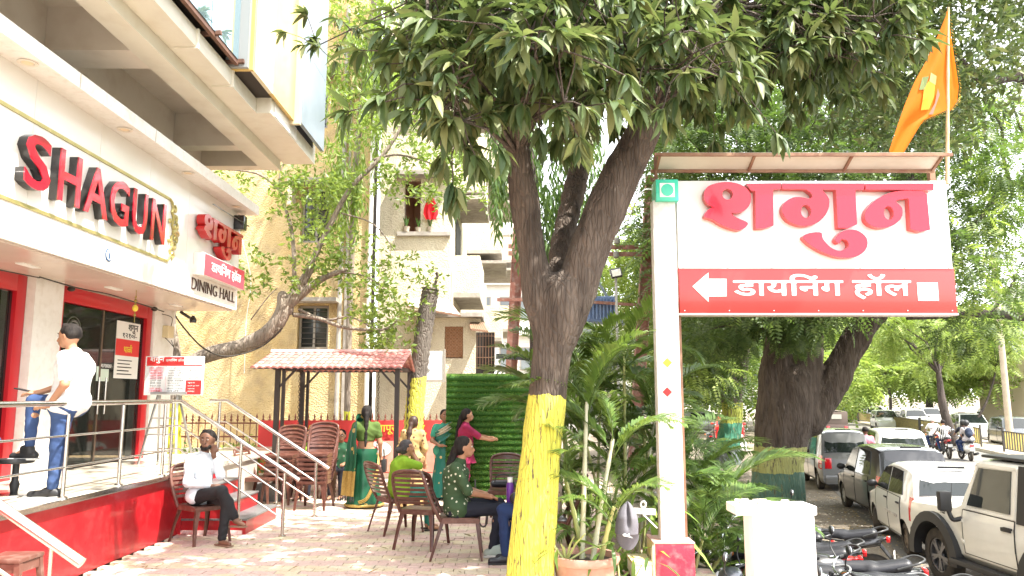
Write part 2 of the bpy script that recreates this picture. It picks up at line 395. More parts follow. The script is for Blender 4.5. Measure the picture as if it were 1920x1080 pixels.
# platform
m = MB(); m.b2((-9, -2, 0), (-4.16, 12.9, .70)); m.build('platform_core', conc, rest)
pf = MB().b2((-4.16, -2, 0), (-4.145, 9.88, .715)).build('platform_wall', redw, rest)
MB().b2((-4.16, 9.88, 0), (-4.1, 9.90, .74)).build('platform_wall', redw, rest)
# floor tiles of the platform
tm = MB().box((0, 0, 0), (.594, .594, .03)).mesh('floor_tile', tilef, bev=.002)
tb = MB().b2((-5.75, -2, .70), (-4.12, 12.9, .732)).build('platform_floor', mat('tile_grout', (.35, .32, .28), .9), rest)
for j in range(20):
    for i in range(2):
        o = link('floor_tile', tm, tb); o.location = V((-4.12 - .31 - i * .6, 3 + j * .6 - .3 * (i % 1), .745)) - origin(tb)
o = MB().b2((-4.12, -2, .72), (-4.08, 9.88, .757)).build('edge_trim', steel, rest)
m = MB().b2((-5.75, -2, .7), (-5.33, 12.9, .757)); m.build('floor_border', tilef, rest)
# steps down to the forecourt
for i in range(4):
    x1 = -3.30 - i * .27; z = .19 * (i + 1)
    st = MB().b2((-4.15, 9.90, z - .19 if i else 0), (x1, 11.15, z - .025)).build('step', redw, rest)
    MB().b2((-4.15, 9.885, z - .025), (x1 + .015, 11.16, z)).build('tread', granite, st, bev=.006)
MB().b2((-3.34, 9.89, 0), (-4.1, 9.897, .05)).build('bare_plaster_patch', mat('bare_plaster', (.75, .7, .66), .9, c2=(.6, .2, .18), sc=12), rest)
# column and wall pieces of the shop front (plane x = -5.7)
MB().b2((-5.95, 8.93, .75), (-5.55, 9.5, 3.11)).build('column', white2, rest, bev=.006)
MB().b2((-5.95, 12.12, .75), (-5.62, 12.85, 3.11)).build('column', white2, rest, bev=.006)
MB().b2((-5.95, -2, 3.0), (-5.66, 12.8, 3.3)).build('lintel', cream, rest)
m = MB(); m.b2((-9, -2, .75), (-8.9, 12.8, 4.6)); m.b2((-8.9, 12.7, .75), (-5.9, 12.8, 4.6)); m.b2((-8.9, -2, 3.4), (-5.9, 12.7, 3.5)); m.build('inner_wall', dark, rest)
def door(y0, y1, name, lab):
    d = MB(); X = -5.70
    t = .17
    d.b2((X - .06, y0, .75), (X + .05, y0 + t, 3.08)); d.b2((X - .06, y1 - t, .75), (X + .05, y1, 3.08)); d.b2((X - .06, y0 + t, 3.08 - t * 1.15), (X + .05, y1 - t, 3.08))
    d = d.build(name, redf, rest, bev=.005, label=lab)
    MB().b2((X - .03, y0 + t, .76), (X + .0, y0 + t + .04, 2.88)).build('frame_liner', blackp, d); MB().b2((X - .03, y1 - t - .04, .76), (X, y1 - t, 2.88)).build('frame_liner', blackp, d)
    ym = y0 + (y1 - y0) * .47
    for a, b in ((y0 + t + .05, ym - .01), (ym + .01, y1 - t - .05)):
        g = MB().b2((X - .012, a, .79), (X - .002, b, 2.87)).build('glass_leaf', glassm, d)
    MB().cyl((X + .06, ym + .09, 1.45), (X + .06, ym + .09, 1.95), .014).build('door_handle', steel, d, smooth=60)
    MB().cyl((X + .06, ym - .09, 1.45), (X + .06, ym - .09, 1.95), .014).build('door_handle', steel, d, smooth=60)
    MB().b2((X - .02, ym - .02, .78), (X + .012, ym + .02, 2.88)).build('door_stile', mat('bronze_anodised', (.16, .13, .10), .35, m=.8), d)
    return d
d1 = door(9.52, 12.1, 'entrance_door', 'red framed glass door behind the standing man')
d2 = door(6.3, 8.92, 'entrance_door', 'red framed glass door at the near end')
# notices on the glass
pap = mat('paper', (.72, .70, .66), .6); papr = mat('printed_red', (.62, .03, .03), .5); papb = mat('print_black', (.02, .02, .02), .6); yelp = mat('print_yellow', (.75, .6, .05), .5); whitep = mat('white_print', (.8, .8, .78), .5)
nt_ = MB().b2((-5.700, 11.12, 1.95), (-5.694, 11.82, 2.78)).build('notice', pap, d1)
MB().b2((-5.694, 11.12, 2.28), (-5.692, 11.82, 2.52)).build('notice_band', papr, nt_)
txt('शगुन', (-5.692, 11.45, 2.62), (0, 1, 0), (0, 0, 1), .3, .13, papb, parent=nt_, depth=.003, off=.01)
txt('१२१०/-', (-5.692, 11.3, 2.54), (0, 1, 0), (0, 0, 1), .42, .08, papb, parent=nt_, depth=.003, off=.01)
txt('थाळी', (-5.690, 11.35, 2.33), (0, 1, 0), (0, 0, 1), .25, .12, yelp, parent=nt_, depth=.003)
m = MB(); [m.b2((-5.694, 11.2, 2.22 - i * .05), (-5.692, 11.2 + rnd.uniform(.3, .55), 2.205 - i * .05)) for i in range(5)]; m.build('small_print', papb, nt_)
MB().b2((-5.700, 10.66, 1.9), (-5.694, 10.98, 2.1)).build('notice', mat('pale_green_paper', (.55, .65, .55), .6), d1)
n2 = MB().b2((-5.700, 10.72, 2.07), (-5.693, 11.1, 2.16)).build('notice', papb, d1); txt('9070000/-', (-5.692, 10.74, 2.09), (0, 1, 0), (0, 0, 1), .32, .05, whitep, parent=n2, depth=.002)
# round wall emblem seen through the dark leaf, counter with yellow writing
m = MB(); m.tube([(-5.72, 10.05 + .17 * math.cos(a * pi / 10), 2.55 + .17 * math.sin(a * pi / 10)) for a in range(21)], .012, 6); m.tube([(-5.72, 10.05 + .12 * math.cos(a * pi / 10), 2.55 + .12 * math.sin(a * pi / 10)) for a in range(21)], .02, 6)
m.build('round_etched_emblem', mat('etched_silver', (.35, .34, .32), .5), d1, smooth=60)
ct = MB().b2((-7.4, 10.6, .75), (-6.9, 12.3, 1.55)).build('counter', mat('counter_wood', (.16, .06, .03), .5), rest)
MB().b2((-6.9, 10.6, 1.3), (-6.88, 12.3, 1.62)).build('counter_front', mat('counter_red', (.5, .02, .02), .4), ct)
txt('म ळेब', (-6.875, 11.1, 1.37), (0, 1, 0), (0, 0, 1), .75, .18, yelp, parent=ct, depth=.004, off=.01)
for i in range(5):
    m = MB(); x = -7.9; y = 9.8 + i * .62; m.b2((x - .5, y - .22, .75), (x - .45, y + .22, 1.75)); m.b2((x - .5, y - .22, 1.16), (x - .05, y + .22, 1.2)); m.build('dining_chair_inside', mat('dark_wood', (.10, .05, .03), .5), rest)
MB().b2((-8.88, 9.6, 1.9), (-8.86, 10.5, 2.6)).build('framed_picture', mat('picture_print', (.4, .3, .2), .5, c2=(.1, .12, .1), sc=5), rest)
# soffit of the fascia, cables, hanging charm
mirror = mat('soffit_panel', (.72, .60, .52), .25, m=.2, c2=(.66, .54, .47), sc=1)
for i in range(11):
    y0 = 12.8 - (i + 1) * 1.2; MB().b2((-5.66, y0 + .004, 3.09), (-4.66, y0 + 1.196, 3.11)).build('soffit_panel', mirror, rest)
for y in (5.9, 8.2, 10.0, 11.9):
    MB().box((-5.2, y, 3.085), (.09, .3, .012)).build('light_strip', whitep, rest)
m = MB(); m.tube(spl([(-5.5, 8.9, 3.07), (-5.45, 9.6, 3.04), (-5.5, 10.6, 3.07), (-5.52, 12.2, 3.02)]), .009, 5); m.tube(spl([(-5.5, 4.5, 3.02), (-5.35, 7.0, 2.98), (-5.5, 8.9, 3.06)]), .007, 5)
for y in (9.7, 12.0): m.ell((-5.58, y, 3.04), (.05, .035, .035))
m.build('cable', mat('cable_black', (.03, .025, .02), .6), rest, smooth=70)
m = MB(); m.cyl((-5.0, 10.2, 3.1), (-5.0, 10.2, 2.66), .005, n=5)
for z, r in ((3.0, .016), (2.95, .022), (2.9, .016), (2.76, .018)): m.ell((-5.0, 10.2, z), (r, r, r), 8, 6)
hc = m.build('hanging_charm', mat('charm_beads', (.3, .22, .05), .5), rest, smooth=70, label='bead string with a lemon hung over the doorway')
MB().ell((-5.0, 10.2, 2.85), (.038, .038, .045), 10, 8).build('lemon', mat('lemon', (.75, .55, .06), .4), hc, smooth=179)
# fascia: panels 1.2 m wide
FX = -4.6
edges = [12.8, 10.75, 9.55, 8.35, 7.15, 5.95, 4.75, 3.55, 2.35]
for b, a in zip(edges, edges[1:]):
    MB().b2((FX - .05, a + .003, 3.11), (FX, b - .003, 4.735)).build('fascia_panel', white, rest)
MB().b2((-5.0, 2.35, 3.12), (FX - .052, 12.79, 4.73)).build('fascia_core', cream, rest)
MB().b2((-5.7, 12.79, 3.112), (FX - .002, 12.84, 4.73)).build('fascia_return', white, rest)
# canopy slab above the sign with downlights
cn = MB().b2((-5.8, 1.5, 4.735), (-4.305, 12.86, 4.89)).build('canopy', white2, rest)
for i, y in enumerate([3.6, 5.1, 6.75, 8.55, 10.3, 12.2]):
    d = MB().lathe([(.07, 0), (.085, -.004), (.085, -.012), (.06, -.012), (.052, .0)], (-4.45, y, 4.733), 20).build('downlight', mat('downlight_ring', (.75, .68, .58), .4), cn, smooth=40)
    MB().lathe([(.05, -.004), (.0, -.006)], (-4.45, y, 4.731), 16, cap=False).build('lens', lamp_in, d)
for y in (9.0, 7.35): MB().b2((-4.304, y, 4.738), (-4.3, y + .008, 4.888)).build('joint_line', conc, cn)
# SHAGUN in raised letters
ltr = []
widths = dict(S=.50, H=.50, A=.56, G=.52, U=.50, N=.48)
ys = {'S': (6.93, 7.33), 'H': (7.47, 7.86), 'A': (7.94, 8.42), 'G': (8.46, 8.88), 'U': (8.98, 9.34), 'N': (9.46, 9.85)}
z0, z1 = 3.63, 4.16
side_m = blackp
for ch, (a, b) in ys.items():
    o = txt(ch, (FX + .085, a, z0), (0, 1, 0), (0, 0, 1), b - a, z1 - z0, redgl, name='letter', parent=rest, depth=.012, off=.014)
    txt(ch, (FX, a, z0), (0, 1, 0), (0, 0, 1), b - a, z1 - z0, side_m, name='letter_side', parent=o, depth=.085, off=.014)
# gold border and scroll ornament
FZ0, FZ1 = 3.475, 4.315
for z in (FZ0, FZ1): MB().b2((FX, 3, z - .018), (FX + .012, 10.15, z + .018)).build('gold_border', gold, rest)
def flat(c):  # (y, z) -> on fascia
    return V((FX + .012, c[0], c[1]))
m = MB(); cy, cz = 10.27, (FZ0 + FZ1) / 2
def spiral(y, z, r, a0, turns, sg, w0=.022):
    pts = []; rr = []
    for i in range(26):
        t = i / 25; a = a0 + sg * turns * 2 * pi * t; q = r * (1 - .85 * t); pts.append(flat((y + q * math.cos(a), z + q * math.sin(a)))); rr.append(w0 * (.35 + .65 * math.sin(pi * min(t * 1.3, 1) * .9 + .15)))
    m.tube(pts, rr, 6)
for sg in (1, -1):
    e = FZ1 if sg > 0 else FZ0
    m.tube([flat(p) for p in ((10.12, e), (10.18, e - .03 * sg), (10.22, e - .10 * sg), (10.19, e - .16 * sg), (10.25, cz + .2 * sg), (10.22, cz + .08 * sg), (10.3, cz))], [.016, .02, .022, .02, .024, .02, .012], 6)
    spiral(10.27, e - .10 * sg, .05, pi / 2 * sg, 1.2, -sg); spiral(10.30, cz + .19 * sg, .06, -pi / 2 * sg, 1.2, sg); spiral(10.34, cz + .09 * sg, .06, pi / 2 * sg, 1.1, -sg); spiral(10.16, cz + .12 * sg, .035, 0, 1, sg)
    m.tube([flat(p) for p in ((10.25, cz), (10.33, cz + .03 * sg), (10.42, cz + .02 * sg), (10.46, cz))], [.02, .026, .02, .006], 6)
m.build('gold_scroll', gold, rest, smooth=50)
em = MB().lathe([(.075, 0), (.075, .008), (0, .008)], (FX + .001, 8.68, 3.29), 24, Matrix(((0, 0, 1), (1, 0, 0), (0, 1, 0))), cap=False).build('round_sticker', mat('sticker_blue', (.03, .08, .18), .4), rest)
MB().lathe([(.06, 0.0), (.06, .003), (0, .003)], (FX + .009, 8.68, 3.29), 24, Matrix(((0, 0, 1), (1, 0, 0), (0, 1, 0))), cap=False).build('sticker_face', whitep, em)
MB().prism([(-.012, -.045), (.012, -.045), (.02, .0), (.0, .048), (-.02, 0)], (FX + .013, 8.68, 3.29), (0, 1, 0), (0, 0, 1), .003).build('sticker_figure', mat('sticker_blue', (.03, .08, .18), .4), em)
# outlines of the shop name in Devanagari, traced as strokes with counters
def ring(o, cx, cy, rx, ry, n=20):  # polygon with a hole, joined by a seam
    return o + [o[0]] + [(cx + rx * math.cos(-2 * pi * i / n + 2.6), cy + ry * math.sin(-2 * pi * i / n + 2.6)) for i in range(n + 1)]
def ell2(cx, cy, rx, ry, n=24): return [(cx + rx * math.cos(2 * pi * i / n), cy + ry * math.sin(2 * pi * i / n)) for i in range(n)]
def shagun(o, X, Y, sc, depth, face, side, parent):
    """traced in sign units: x right, y down, 1 unit = sc metres"""
    o, X, Y = V(o), V(X), V(Y); N = X.cross(Y).normalized()
    A = catmull([(305, 458), (338, 418), (425, 408), (492, 372), (512, 345), (470, 392), (425, 436), (470, 462), (520, 492), (500, 515), (470, 526), (395, 498)], 5)
    shapes = []
    shapes.append(([catmull([(308, 345), (330, 305), (400, 283), (470, 288), (520, 315), (540, 355), (532, 398), (500, 430), (450, 440), (405, 425), (340, 405), (315, 380)], 5)], [ell2(425, 345, 26, 27)]))
    shapes.append(([catmull([(305, 457), (336, 416), (400, 412), (470, 418), (440, 440), (470, 465), (520, 492), (478, 526), (400, 505), (345, 472)], 4)], []))
    shapes.append(([[(520, 292), (690, 290), (690, 318), (650, 322), (645, 503), (600, 517), (556, 518), (562, 330), (540, 326)]], []))
    shapes.append(([[(697, 290), (1105, 290), (1100, 322), (1058, 322), (1056, 497), (1010, 516), (960, 514), (962, 322), (893, 322)] + catmull([(893, 322), (926, 372), (912, 435), (862, 488), (790, 505), (720, 480), (690, 430), (706, 385), (762, 358), (830, 366), (842, 345), (812, 320)], 4, False) + [(697, 318)]], [ell2(808, 432, 25, 33)]))
    shapes.append(([catmull([(785, 560), (822, 540), (876, 538), (884, 570), (920, 612), (965, 629), (1006, 608), (1000, 578), (975, 572), (962, 592), (942, 570), (985, 530), (1050, 526), (1098, 566), (1092, 620), (1040, 658), (960, 662), (880, 636), (820, 600)], 4)], []))
    shapes.append(([[(1108, 292), (1447, 290), (1444, 325), (1108, 322)]], []))
    shapes.append(([catmull([(1320, 326), (1240, 334), (1160, 370), (1105, 425), (1100, 480), (1150, 512), (1220, 507), (1274, 466), (1282, 415), (1256, 378), (1318, 366)], 4, False) + [(1316, 520), (1365, 534), (1413, 524), (1410, 345), (1390, 328)]], [ell2(1215, 440, 24, 34)]))
    def fillmesh(loops, holes, z0, z1):
        cu = bpy.data.curves.new('t', 'CURVE'); cu.dimensions = '2D'; cu.fill_mode = 'BOTH'; cu.extrude = abs(z1 - z0) / 2
        for L in loops + holes:
            s = cu.splines.new('POLY'); s.points.add(len(L) - 1); s.use_cyclic_u = True
            for q, p in zip(s.points, L): q.co = (p[0] * sc, -p[1] * sc, 0, 1)
        ob = bpy.data.objects.new('t', cu); me = evalmesh(ob); bpy.data.objects.remove(ob)
        zc = (z0 + z1) / 2; org = origin(parent)
        for v in me.vertices: c = v.co.copy(); v.co = o - org + X * c.x + Y * c.y + N * (c.z + zc)
        return me
    for i, (L, H) in enumerate(shapes):
        e = .0015 * (i % 3)
        me = fillmesh(L, H, depth - .004, depth + e); me.materials.clear(); me.materials.append(face); a = link('letter', me, parent)
        me = fillmesh(L, H, 0, depth - .005 + e); me.materials.clear(); me.materials.append(side); link('letter_side', me, a)
rside = mat('letter_side_red', (.62, .10, .10), .35); rside2 = mat('letter_side_deep', (.45, .02, .02), .3)
# small sign: 3D letters, red box and dining hall lettering, on the last panel
sc = 1.62 / 1142.
shagun((FX + .03, 10.95 - 305 * sc, 4.0 + 290 * .00148 + .31), (0, 1, 0), (0, 0, 1), sc, .12, mat('sign_red_small', (.52, .03, .03), .3, c2=(.35, .02, .02), sc=4, coat=.4), rside2, rest)
bx = MB().b2((FX + .001, 11.0, 3.43), (FX + .14, 12.72, 3.76)).build('sign_box', white, rest, bev=.004)
MB().b2((FX + .141, 11.06, 3.44), (FX + .146, 12.72, 3.75)).build('sign_box_face', mat('pinkish_red_acrylic', (.68, .06, .10), .3, coat=.3), bx)
txt('डायनिंग हॉल'.replace('नि', 'िन'), (FX + .148, 11.3, 3.50), (0, 1, 0), (0, 0, 1), 1.25, .21, whitep, parent=bx, depth=.006, off=.012, vox=.022)
txt('DINING HALL', (FX + .001, 10.98, 3.22), (0, 1, 0), (0, 0, 1), 1.72, .17, mat('dark_brown_letters', (.06, .02, .015), .4), parent=rest, name='dining_hall_lettering', depth=.012, off=-.012)
MB().b2((FX + .002, 12.5, 4.42), (FX + .17, 12.66, 4.66)).build('sign_lamp_box', blackp, rest, bev=.01)
MB().bar((FX + .16, 11.2, 4.52), (FX + .16, 12.8, 4.53), .012, .012).build('sign_cable', blackp, rest)
# small switch box and camera on the end column
MB().b2((-5.62, 12.4, 2.63), (-5.52, 12.62, 2.82)).build('switch_box', mat('beige_plastic', (.62, .52, .32), .5), rest, bev=.01)
m = MB(); m.cyl((-5.5, 12.75, 3.08), (-5.35, 12.8, 2.98), .025); m.lathe([(.05, 0), (.06, .05), (.02, .12)], (-5.3, 12.8, 2.9), 14); m.build('wall_camera', blackp, rest, smooth=50)
m = MB(); m.tube(spl([(-5.62, 12.5, 2.64), (-5.5, 12.55, 2.5), (-5.48, 12.6, 2.42), (-5.56, 12.62, 2.6)]), .006, 5); m.tube(spl([(-5.62, 12.35, 3.0), (-5.5, 12.45, 2.95), (-5.53, 12.5, 2.8)]), .006, 5); m.build('cable', MATS['cable_black'], rest, smooth=70)
# upper storey: beams, slabs and the glass front
up_w = mat('soffit_paint', (.74, .68, .59), .8, c2=(.70, .63, .54), sc=.9, c3=(.58, .49, .40), sc3=3.5, w3=.5, bump=.12, bsc=35)
bm_w = mat('beam_paint', (.72, .70, .60), .8, c2=(.67, .64, .54), sc=1.2, c3=(.58, .53, .43), sc3=4, w3=.5, bump=.12, bsc=35)
MB().b2((-6.0, -2, 4.89), (-5.75, 12.9, 6.2)).build('upper_wall', up_w, rest)
MB().b2((-4.32, -2, Z + 3.87), (-4.02, 13.0, Z + 4.4)).build('edge_beam', bm_w, rest)
MB().b2((-5.75, -2, Z + 3.87), (-5.3, 13.0, Z + 4.4)).build('edge_beam', up_w, rest)
for y0, y1 in ((1.5, 1.9), (4.9, 5.35), (8.3, 8.8), (11.67, 11.93), (12.75, 13.0)):
    MB().b2((-5.298, y0, Z + 3.875), (-4.322, y1, Z + 4.4)).build('cross_beam', up_w, rest)
MB().b2((-5.75, -2, Z + 4.4), (-4.02, 13.0, Z + 4.55)).build('coffer_slab', up_w, rest)
MB().b2((-4.018, -2, Z + 4.04), (-3.69, 10.7, Z + 4.25)).build('balcony_slab', bm_w, rest)
MB().b2((-4.018, 10.702, Z + 4.04), (-3.48, 13.2, Z + 4.37)).build('balcony_slab', bm_w, rest)
MB().b2((-3.479, 10.85, Z + 4.06), (-3.47, 12.0, Z + 4.36)).build('sunlit_band', white2, rest)  # whiter strip standing in for the sunlit stretch of the slab edge
for y in (9.7, 8.55, 7.2, 5.6):
    m = MB(); m.b2((-3.69, y, Z + 4.02), (-3.665, y + .035, Z + 4.26)); m.b2((-3.95, y, Z + 4.015), (-3.69, y + .035, Z + 4.04)); m.build('drip_rib', bm_w, rest)
m = MB().b2((-4.015, -2, Z + 4.4), (-3.72, 10.9, Z + 4.46)); m.build('gap_shade', dark, rest)  # dark sheet put in as the shade of the gap behind the slab lip
rust = mat('rusty_steel', (.10, .05, .035), .7, c2=(.16, .08, .05), sc=9)
for y in (6.2, 7.5, 8.8, 9.6): MB().bar((-3.9, y, Z + 4.3), (-3.5, y, Z + 4.33), .05, .05).build('bracket', rust, rest)
MB().b2((-3.62, -2, Z + 4.27), (-3.57, 9.6, Z + 4.36)).build('facade_rail', rust, rest)
sky_gl = mat('blue_reflective_glass', (.35, .5, .56), .05, m=.75)
for i in range(9):
    y1 = 9.55 - i * .92; MB().b2((-3.60, y1 - .9, Z + 4.33), (-3.56, y1, Z + 7.6)).build('glass_panel', sky_gl, rest)
goldp = mat('gold_panel', (.58, .38, .10), .4, m=.1, c2=(.62, .46, .16), sc=.8, coat=.2); pearl = mat('pearl_panel', (.70, .62, .42), .3, m=.1, coat=.5)
greyp = mat('silver_panel', (.26, .30, .36), .3, m=.3, c2=(.20, .24, .30), sc=1.3)
MB().b2((-3.75, 9.62, Z + 4.26), (-3.46, 9.68, Z + 7.6)).build('mullion', mat('grey_mullion', (.28, .3, .3), .4), rest)
MB().b2((-3.75, 9.68, Z + 4.25), (-3.41, 9.74, Z + 7.6)).build('corner_strip', goldp, rest)
MB().b2((-3.46, 9.742, Z + 4.25), (-3.40, 10.5, Z + 7.6)).build('cladding_panel', pearl, rest)
MB().b2((-3.46, 10.504, Z + 4.25), (-3.40, 11.58, Z + 7.6)).build('cladding_panel', goldp, rest)
MB().b2((-3.62, 11.584, Z + 4.2), (-3.31, 11.66, Z + 7.6)).build('corner_strip', pearl, rest)
MB().b2((-3.36, 11.662, Z + 4.24), (-3.30, 13.1, Z + 5.5)).build('cladding_panel', greyp, rest)
MB().b2((-3.36, 11.662, Z + 5.504), (-3.30, 13.1, Z + 7.6)).build('cladding_panel', greyp, rest)
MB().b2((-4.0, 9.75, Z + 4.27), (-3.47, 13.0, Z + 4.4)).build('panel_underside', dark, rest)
MB().b2((-6, 13.0, Z + 4.4), (-3.37, 13.09, Z + 7.6)).build('end_wall', up_w, rest)
MB().b2((-6, 4, Z + 7.4), (-3.6, 13.0, Z + 7.6)).build('upper_slab', up_w, rest)

# ---------------------------------------------------------------- steel railings
def railing(label, posts, rails, thick, loc):
    r = thing('steel_railing', label, 'railing', loc)
    for a, b, rad in posts:
        p = MB().cyl(a, b, rad, n=14).build('post', steel, r, smooth=60)
        a = V(a); MB().lathe([(.045, 0), (.045, .012), (.028, .02)], a, 16).build('base_cap', steel, p, smooth=50)
    for path, rad in rails: MB().tube(path, rad, 12).build('top_rail' if rad == thick else 'mid_rail', steel, r, smooth=60)
PX = -4.17
posts = [((PX, y, .757), (PX, y, 1.60), .019) for y in (4.3, 5.3, 6.28, 7.37, 8.4, 9.42)]
rails = [([(PX, 3.9, 1.63), (PX, 9.55, 1.63)], .026), ([(PX, 3.9, 1.33), (PX, 9.5, 1.33)], .011), ([(PX, 3.9, 1.04), (PX, 9.5, 1.04)], .011)]
railing('steel railing with three bars along the edge of the red platform', posts, rails, .026, (PX, 7, .757))
def stair_rail(y, lab, x0=-4.12, x1=-2.62, zt=.67):
    sl = (1.63 - zt) / (x0 - x1)
    f = lambda x, d: 1.63 + (x - x0) * sl - d
    rails = [([(x0 - .25, y, 1.63), (x0, y, 1.63), (x1, y, zt)], .026)]
    for d in (.3, .58): rails.append(([(x0 - .25, y, 1.63 - d), (x0, y, 1.63 - d), (-2.80, y, f(-2.80, d))], .011))
    ps = [((x0 - .1, y, .757), (x0 - .1, y, 1.61), .019), ((-3.35, y, .19), (-3.35, y, f(-3.35, .02)), .019), ((-2.80, y, 0), (-2.80, y, f(-2.80, .03)), .021)]
    railing(lab, ps, rails, .026, (-3.4, y, 0))
stair_rail(9.75, 'sloping steel handrail on the near side of the platform steps')
stair_rail(11.3, 'sloping steel handrail on the far side of the platform steps')
# nearest stair rail, cut by the picture edge
r = [([(-3.3, 4.0, 1.615), (-2.14, 4.0, .875)], .028), ([(-3.3, 4.0, 1.32), (-2.36, 4.0, .72)], .011)]
railing('bright steel handrail end in front of the red wall, nearest to the camera', [((-2.30, 4.0, 0), (-2.30, 4.0, .78), .024), ((-2.30, 4.0, .7), (-2.30, 4.0, .96), .012)], r, .028, (-2.6, 4, 0))
# ================================================================ APARTMENT BUILDING BEHIND THE FENCE
def plaster(name, c, c2, c3, rel=1.):
    M = mat(name, c, .92, c2=c2, sc=1.1, c3=c3, sc3=3.2, w3=.3)
    n = M.node_tree.nodes; l = M.node_tree.links; b = n['Principled BSDF']
    tc = n.new('ShaderNodeTexCoord'); v = n.new('ShaderNodeTexVoronoi'); v.inputs['Scale'].default_value = 26
    nz = n.new('ShaderNodeTexNoise'); nz.inputs['Scale'].default_value = 40; nz.inputs['Detail'].default_value = 5
    l.new(tc.outputs['Object'], v.inputs[0]); l.new(tc.outputs['Object'], nz.inputs['Vector'])
    ad = n.new('ShaderNodeMath'); ad.operation = 'ADD'; l.new(v.outputs[0], ad.inputs[0]); l.new(nz.outputs[0], ad.inputs[1])
    bp = n.new('ShaderNodeBump'); bp.inputs['Strength'].default_value = .9; bp.inputs['Distance'].default_value = .02 * rel
    l.new(ad.outputs[0], bp.inputs['Height']); l.new(bp.outputs[0], b.inputs['Normal']); return M
ypl = plaster('rough_yellow_plaster', (.56, .40, .18), (.62, .49, .27), (.38, .28, .16))
ypl2 = plaster('pale_yellow_plaster', (.72, .65, .50), (.66, .58, .43), (.54, .46, .34), .6)
greyc = mat('stained_concrete', (.40, .37, .33), .9, c2=(.28, .25, .22), sc=2.5, c3=(.5, .46, .4), sc3=8, bump=.3, bsc=25)
pinkw = mat('pink_inner_wall', (.58, .34, .28), .85, c2=(.52, .3, .25), sc=2)
winf = mat('window_frame_grey', (.32, .29, .25), .6); wglass = mat('dark_window_glass', (.03, .035, .035), .08, spec=.8)
pale = mat('pale_distemper', (.70, .66, .58), .85, c2=(.62, .57, .48), sc=.8, c3=(.5, .45, .38), sc3=3)
ap = thing('apartment_building', 'old apartment building with rough yellow plaster and a balcony with a red cloth', 'apartment building', (-4, 18, ZR))
YW = 17.6
def wall_with_holes(x0, x1, z0, z1, y, t, holes, name, m, parent):
    xs = sorted({x0, x1, *[h[0] for h in holes], *[h[1] for h in holes]}); zs = sorted({z0, z1, *[h[2] for h in holes], *[h[3] for h in holes]})
    b = MB()
    for a, c in zip(xs, xs[1:]):
        for d, e in zip(zs, zs[1:]):
            mx_, mz = (a + c) / 2, (d + e) / 2
            if any(h[0] < mx_ < h[1] and h[2] < mz < h[3] for h in holes): continue
            b.b2((a, y, d), (c, y + t, e))
    bm = bmesh.new(); me = b.mesh(name, m); bm.from_mesh(me); bmesh.ops.remove_doubles(bm, verts=bm.verts, dist=1e-4)
    dl = {}
    for f in bm.faces: dl.setdefault(tuple(sorted(v.index for v in f.verts)), []).append(f)
    bmesh.ops.delete(bm, geom=[f for fs in dl.values() if len(fs) > 1 for f in fs], context='FACES'); bm.to_mesh(me); bm.free()
    org = origin(parent)
    for v in me.vertices: v.co -= org
    return link(name, me, parent)
def window(x0, x1, z0, z1, y, parent, bars=0, mull=1):
    f = MB(); t = .05
    f.b2((x0, y, z0), (x0 + t, y + .08, z1)); f.b2((x1 - t, y, z0), (x1, y + .08, z1)); f.b2((x0 + t, y, z0), (x1 - t, y + .08, z0 + t)); f.b2((x0 + t, y, z1 - t), (x1 - t, y + .08, z1))
    for i in range(mull): xm = lerp(x0, x1, (i + 1) / (mull + 1)); f.b2((xm - .025, y + .003, z0 + t), (xm + .025, y + .077, z1 - t))
    w_ = f.build('window', winf, parent)
    MB().b2((x0 + t, y + .04, z0 + t), (x1 - t, y + .05, z1 - t)).build('pane', wglass, w_)
    for i in range(bars):
        z = lerp(z0, z1, (i + 1) / (bars + 1)); MB().b2((x0 + t, y - .01, z - .008), (x1 - t, y + .006, z + .008)).build('window_bar', mat('window_iron', (.08, .07, .06), .6), w_)
    return w_
w1a, w1b = P(556, 655, YW), P(617, 572, YW); w2a, w2b = P(562, 455, YW), P(622, 352, YW)
w3a, w3b = P(556, 240, YW), P(617, 150, YW)
xr = P(692, 400, YW).x
h1 = (w1a.x, w1b.x, w1a.z, w1b.z); h2 = (w2a.x, w2b.x, w2a.z, w2b.z); h3 = (w3a.x, w3b.x, w3a.z, w3b.z)
wall_with_holes(-13, xr, ZR, 12.5, YW, .25, [h1, h2, h3], 'wall', ypl, ap)
for h in (h1, h2, h3):
    window(h[0] + .01, h[1] - .01, h[2] + .01, h[3] - .01, YW + .12, ap, bars=7)
    MB().b2((h[0] - .22, YW - .42, h[3] + .04), (h[1] + .25, YW - .002, h[3] + .13)).build('window_hood', greyc, ap)
MB().b2((h2[0] - .22, YW - .40, h2[3] - .5), (h2[0] - .12, YW - .003, h2[3] + .038)).build('window_hood_fin', ypl2, ap)
m = MB(); m.b2((-13, YW + .25, ZR), (-12.75, 34, 12.5)); m.build('side_wall', ypl, ap)
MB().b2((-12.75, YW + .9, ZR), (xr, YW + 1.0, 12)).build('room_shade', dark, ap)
pipew = mat('white_pipe', (.72, .70, .64), .5)
for px in (640, 694): q = P(px, 500, YW); MB().cyl((q.x, YW - .06, ZR), (q.x, YW - .06, 11), .05, n=12).build('drain_pipe', pipew if px > 650 else greyc, ap, smooth=60)
MB().box((P(650, 500, YW).x, YW - .01, 4), (.06, .02, 10)).build('wall_joint', greyc, ap)
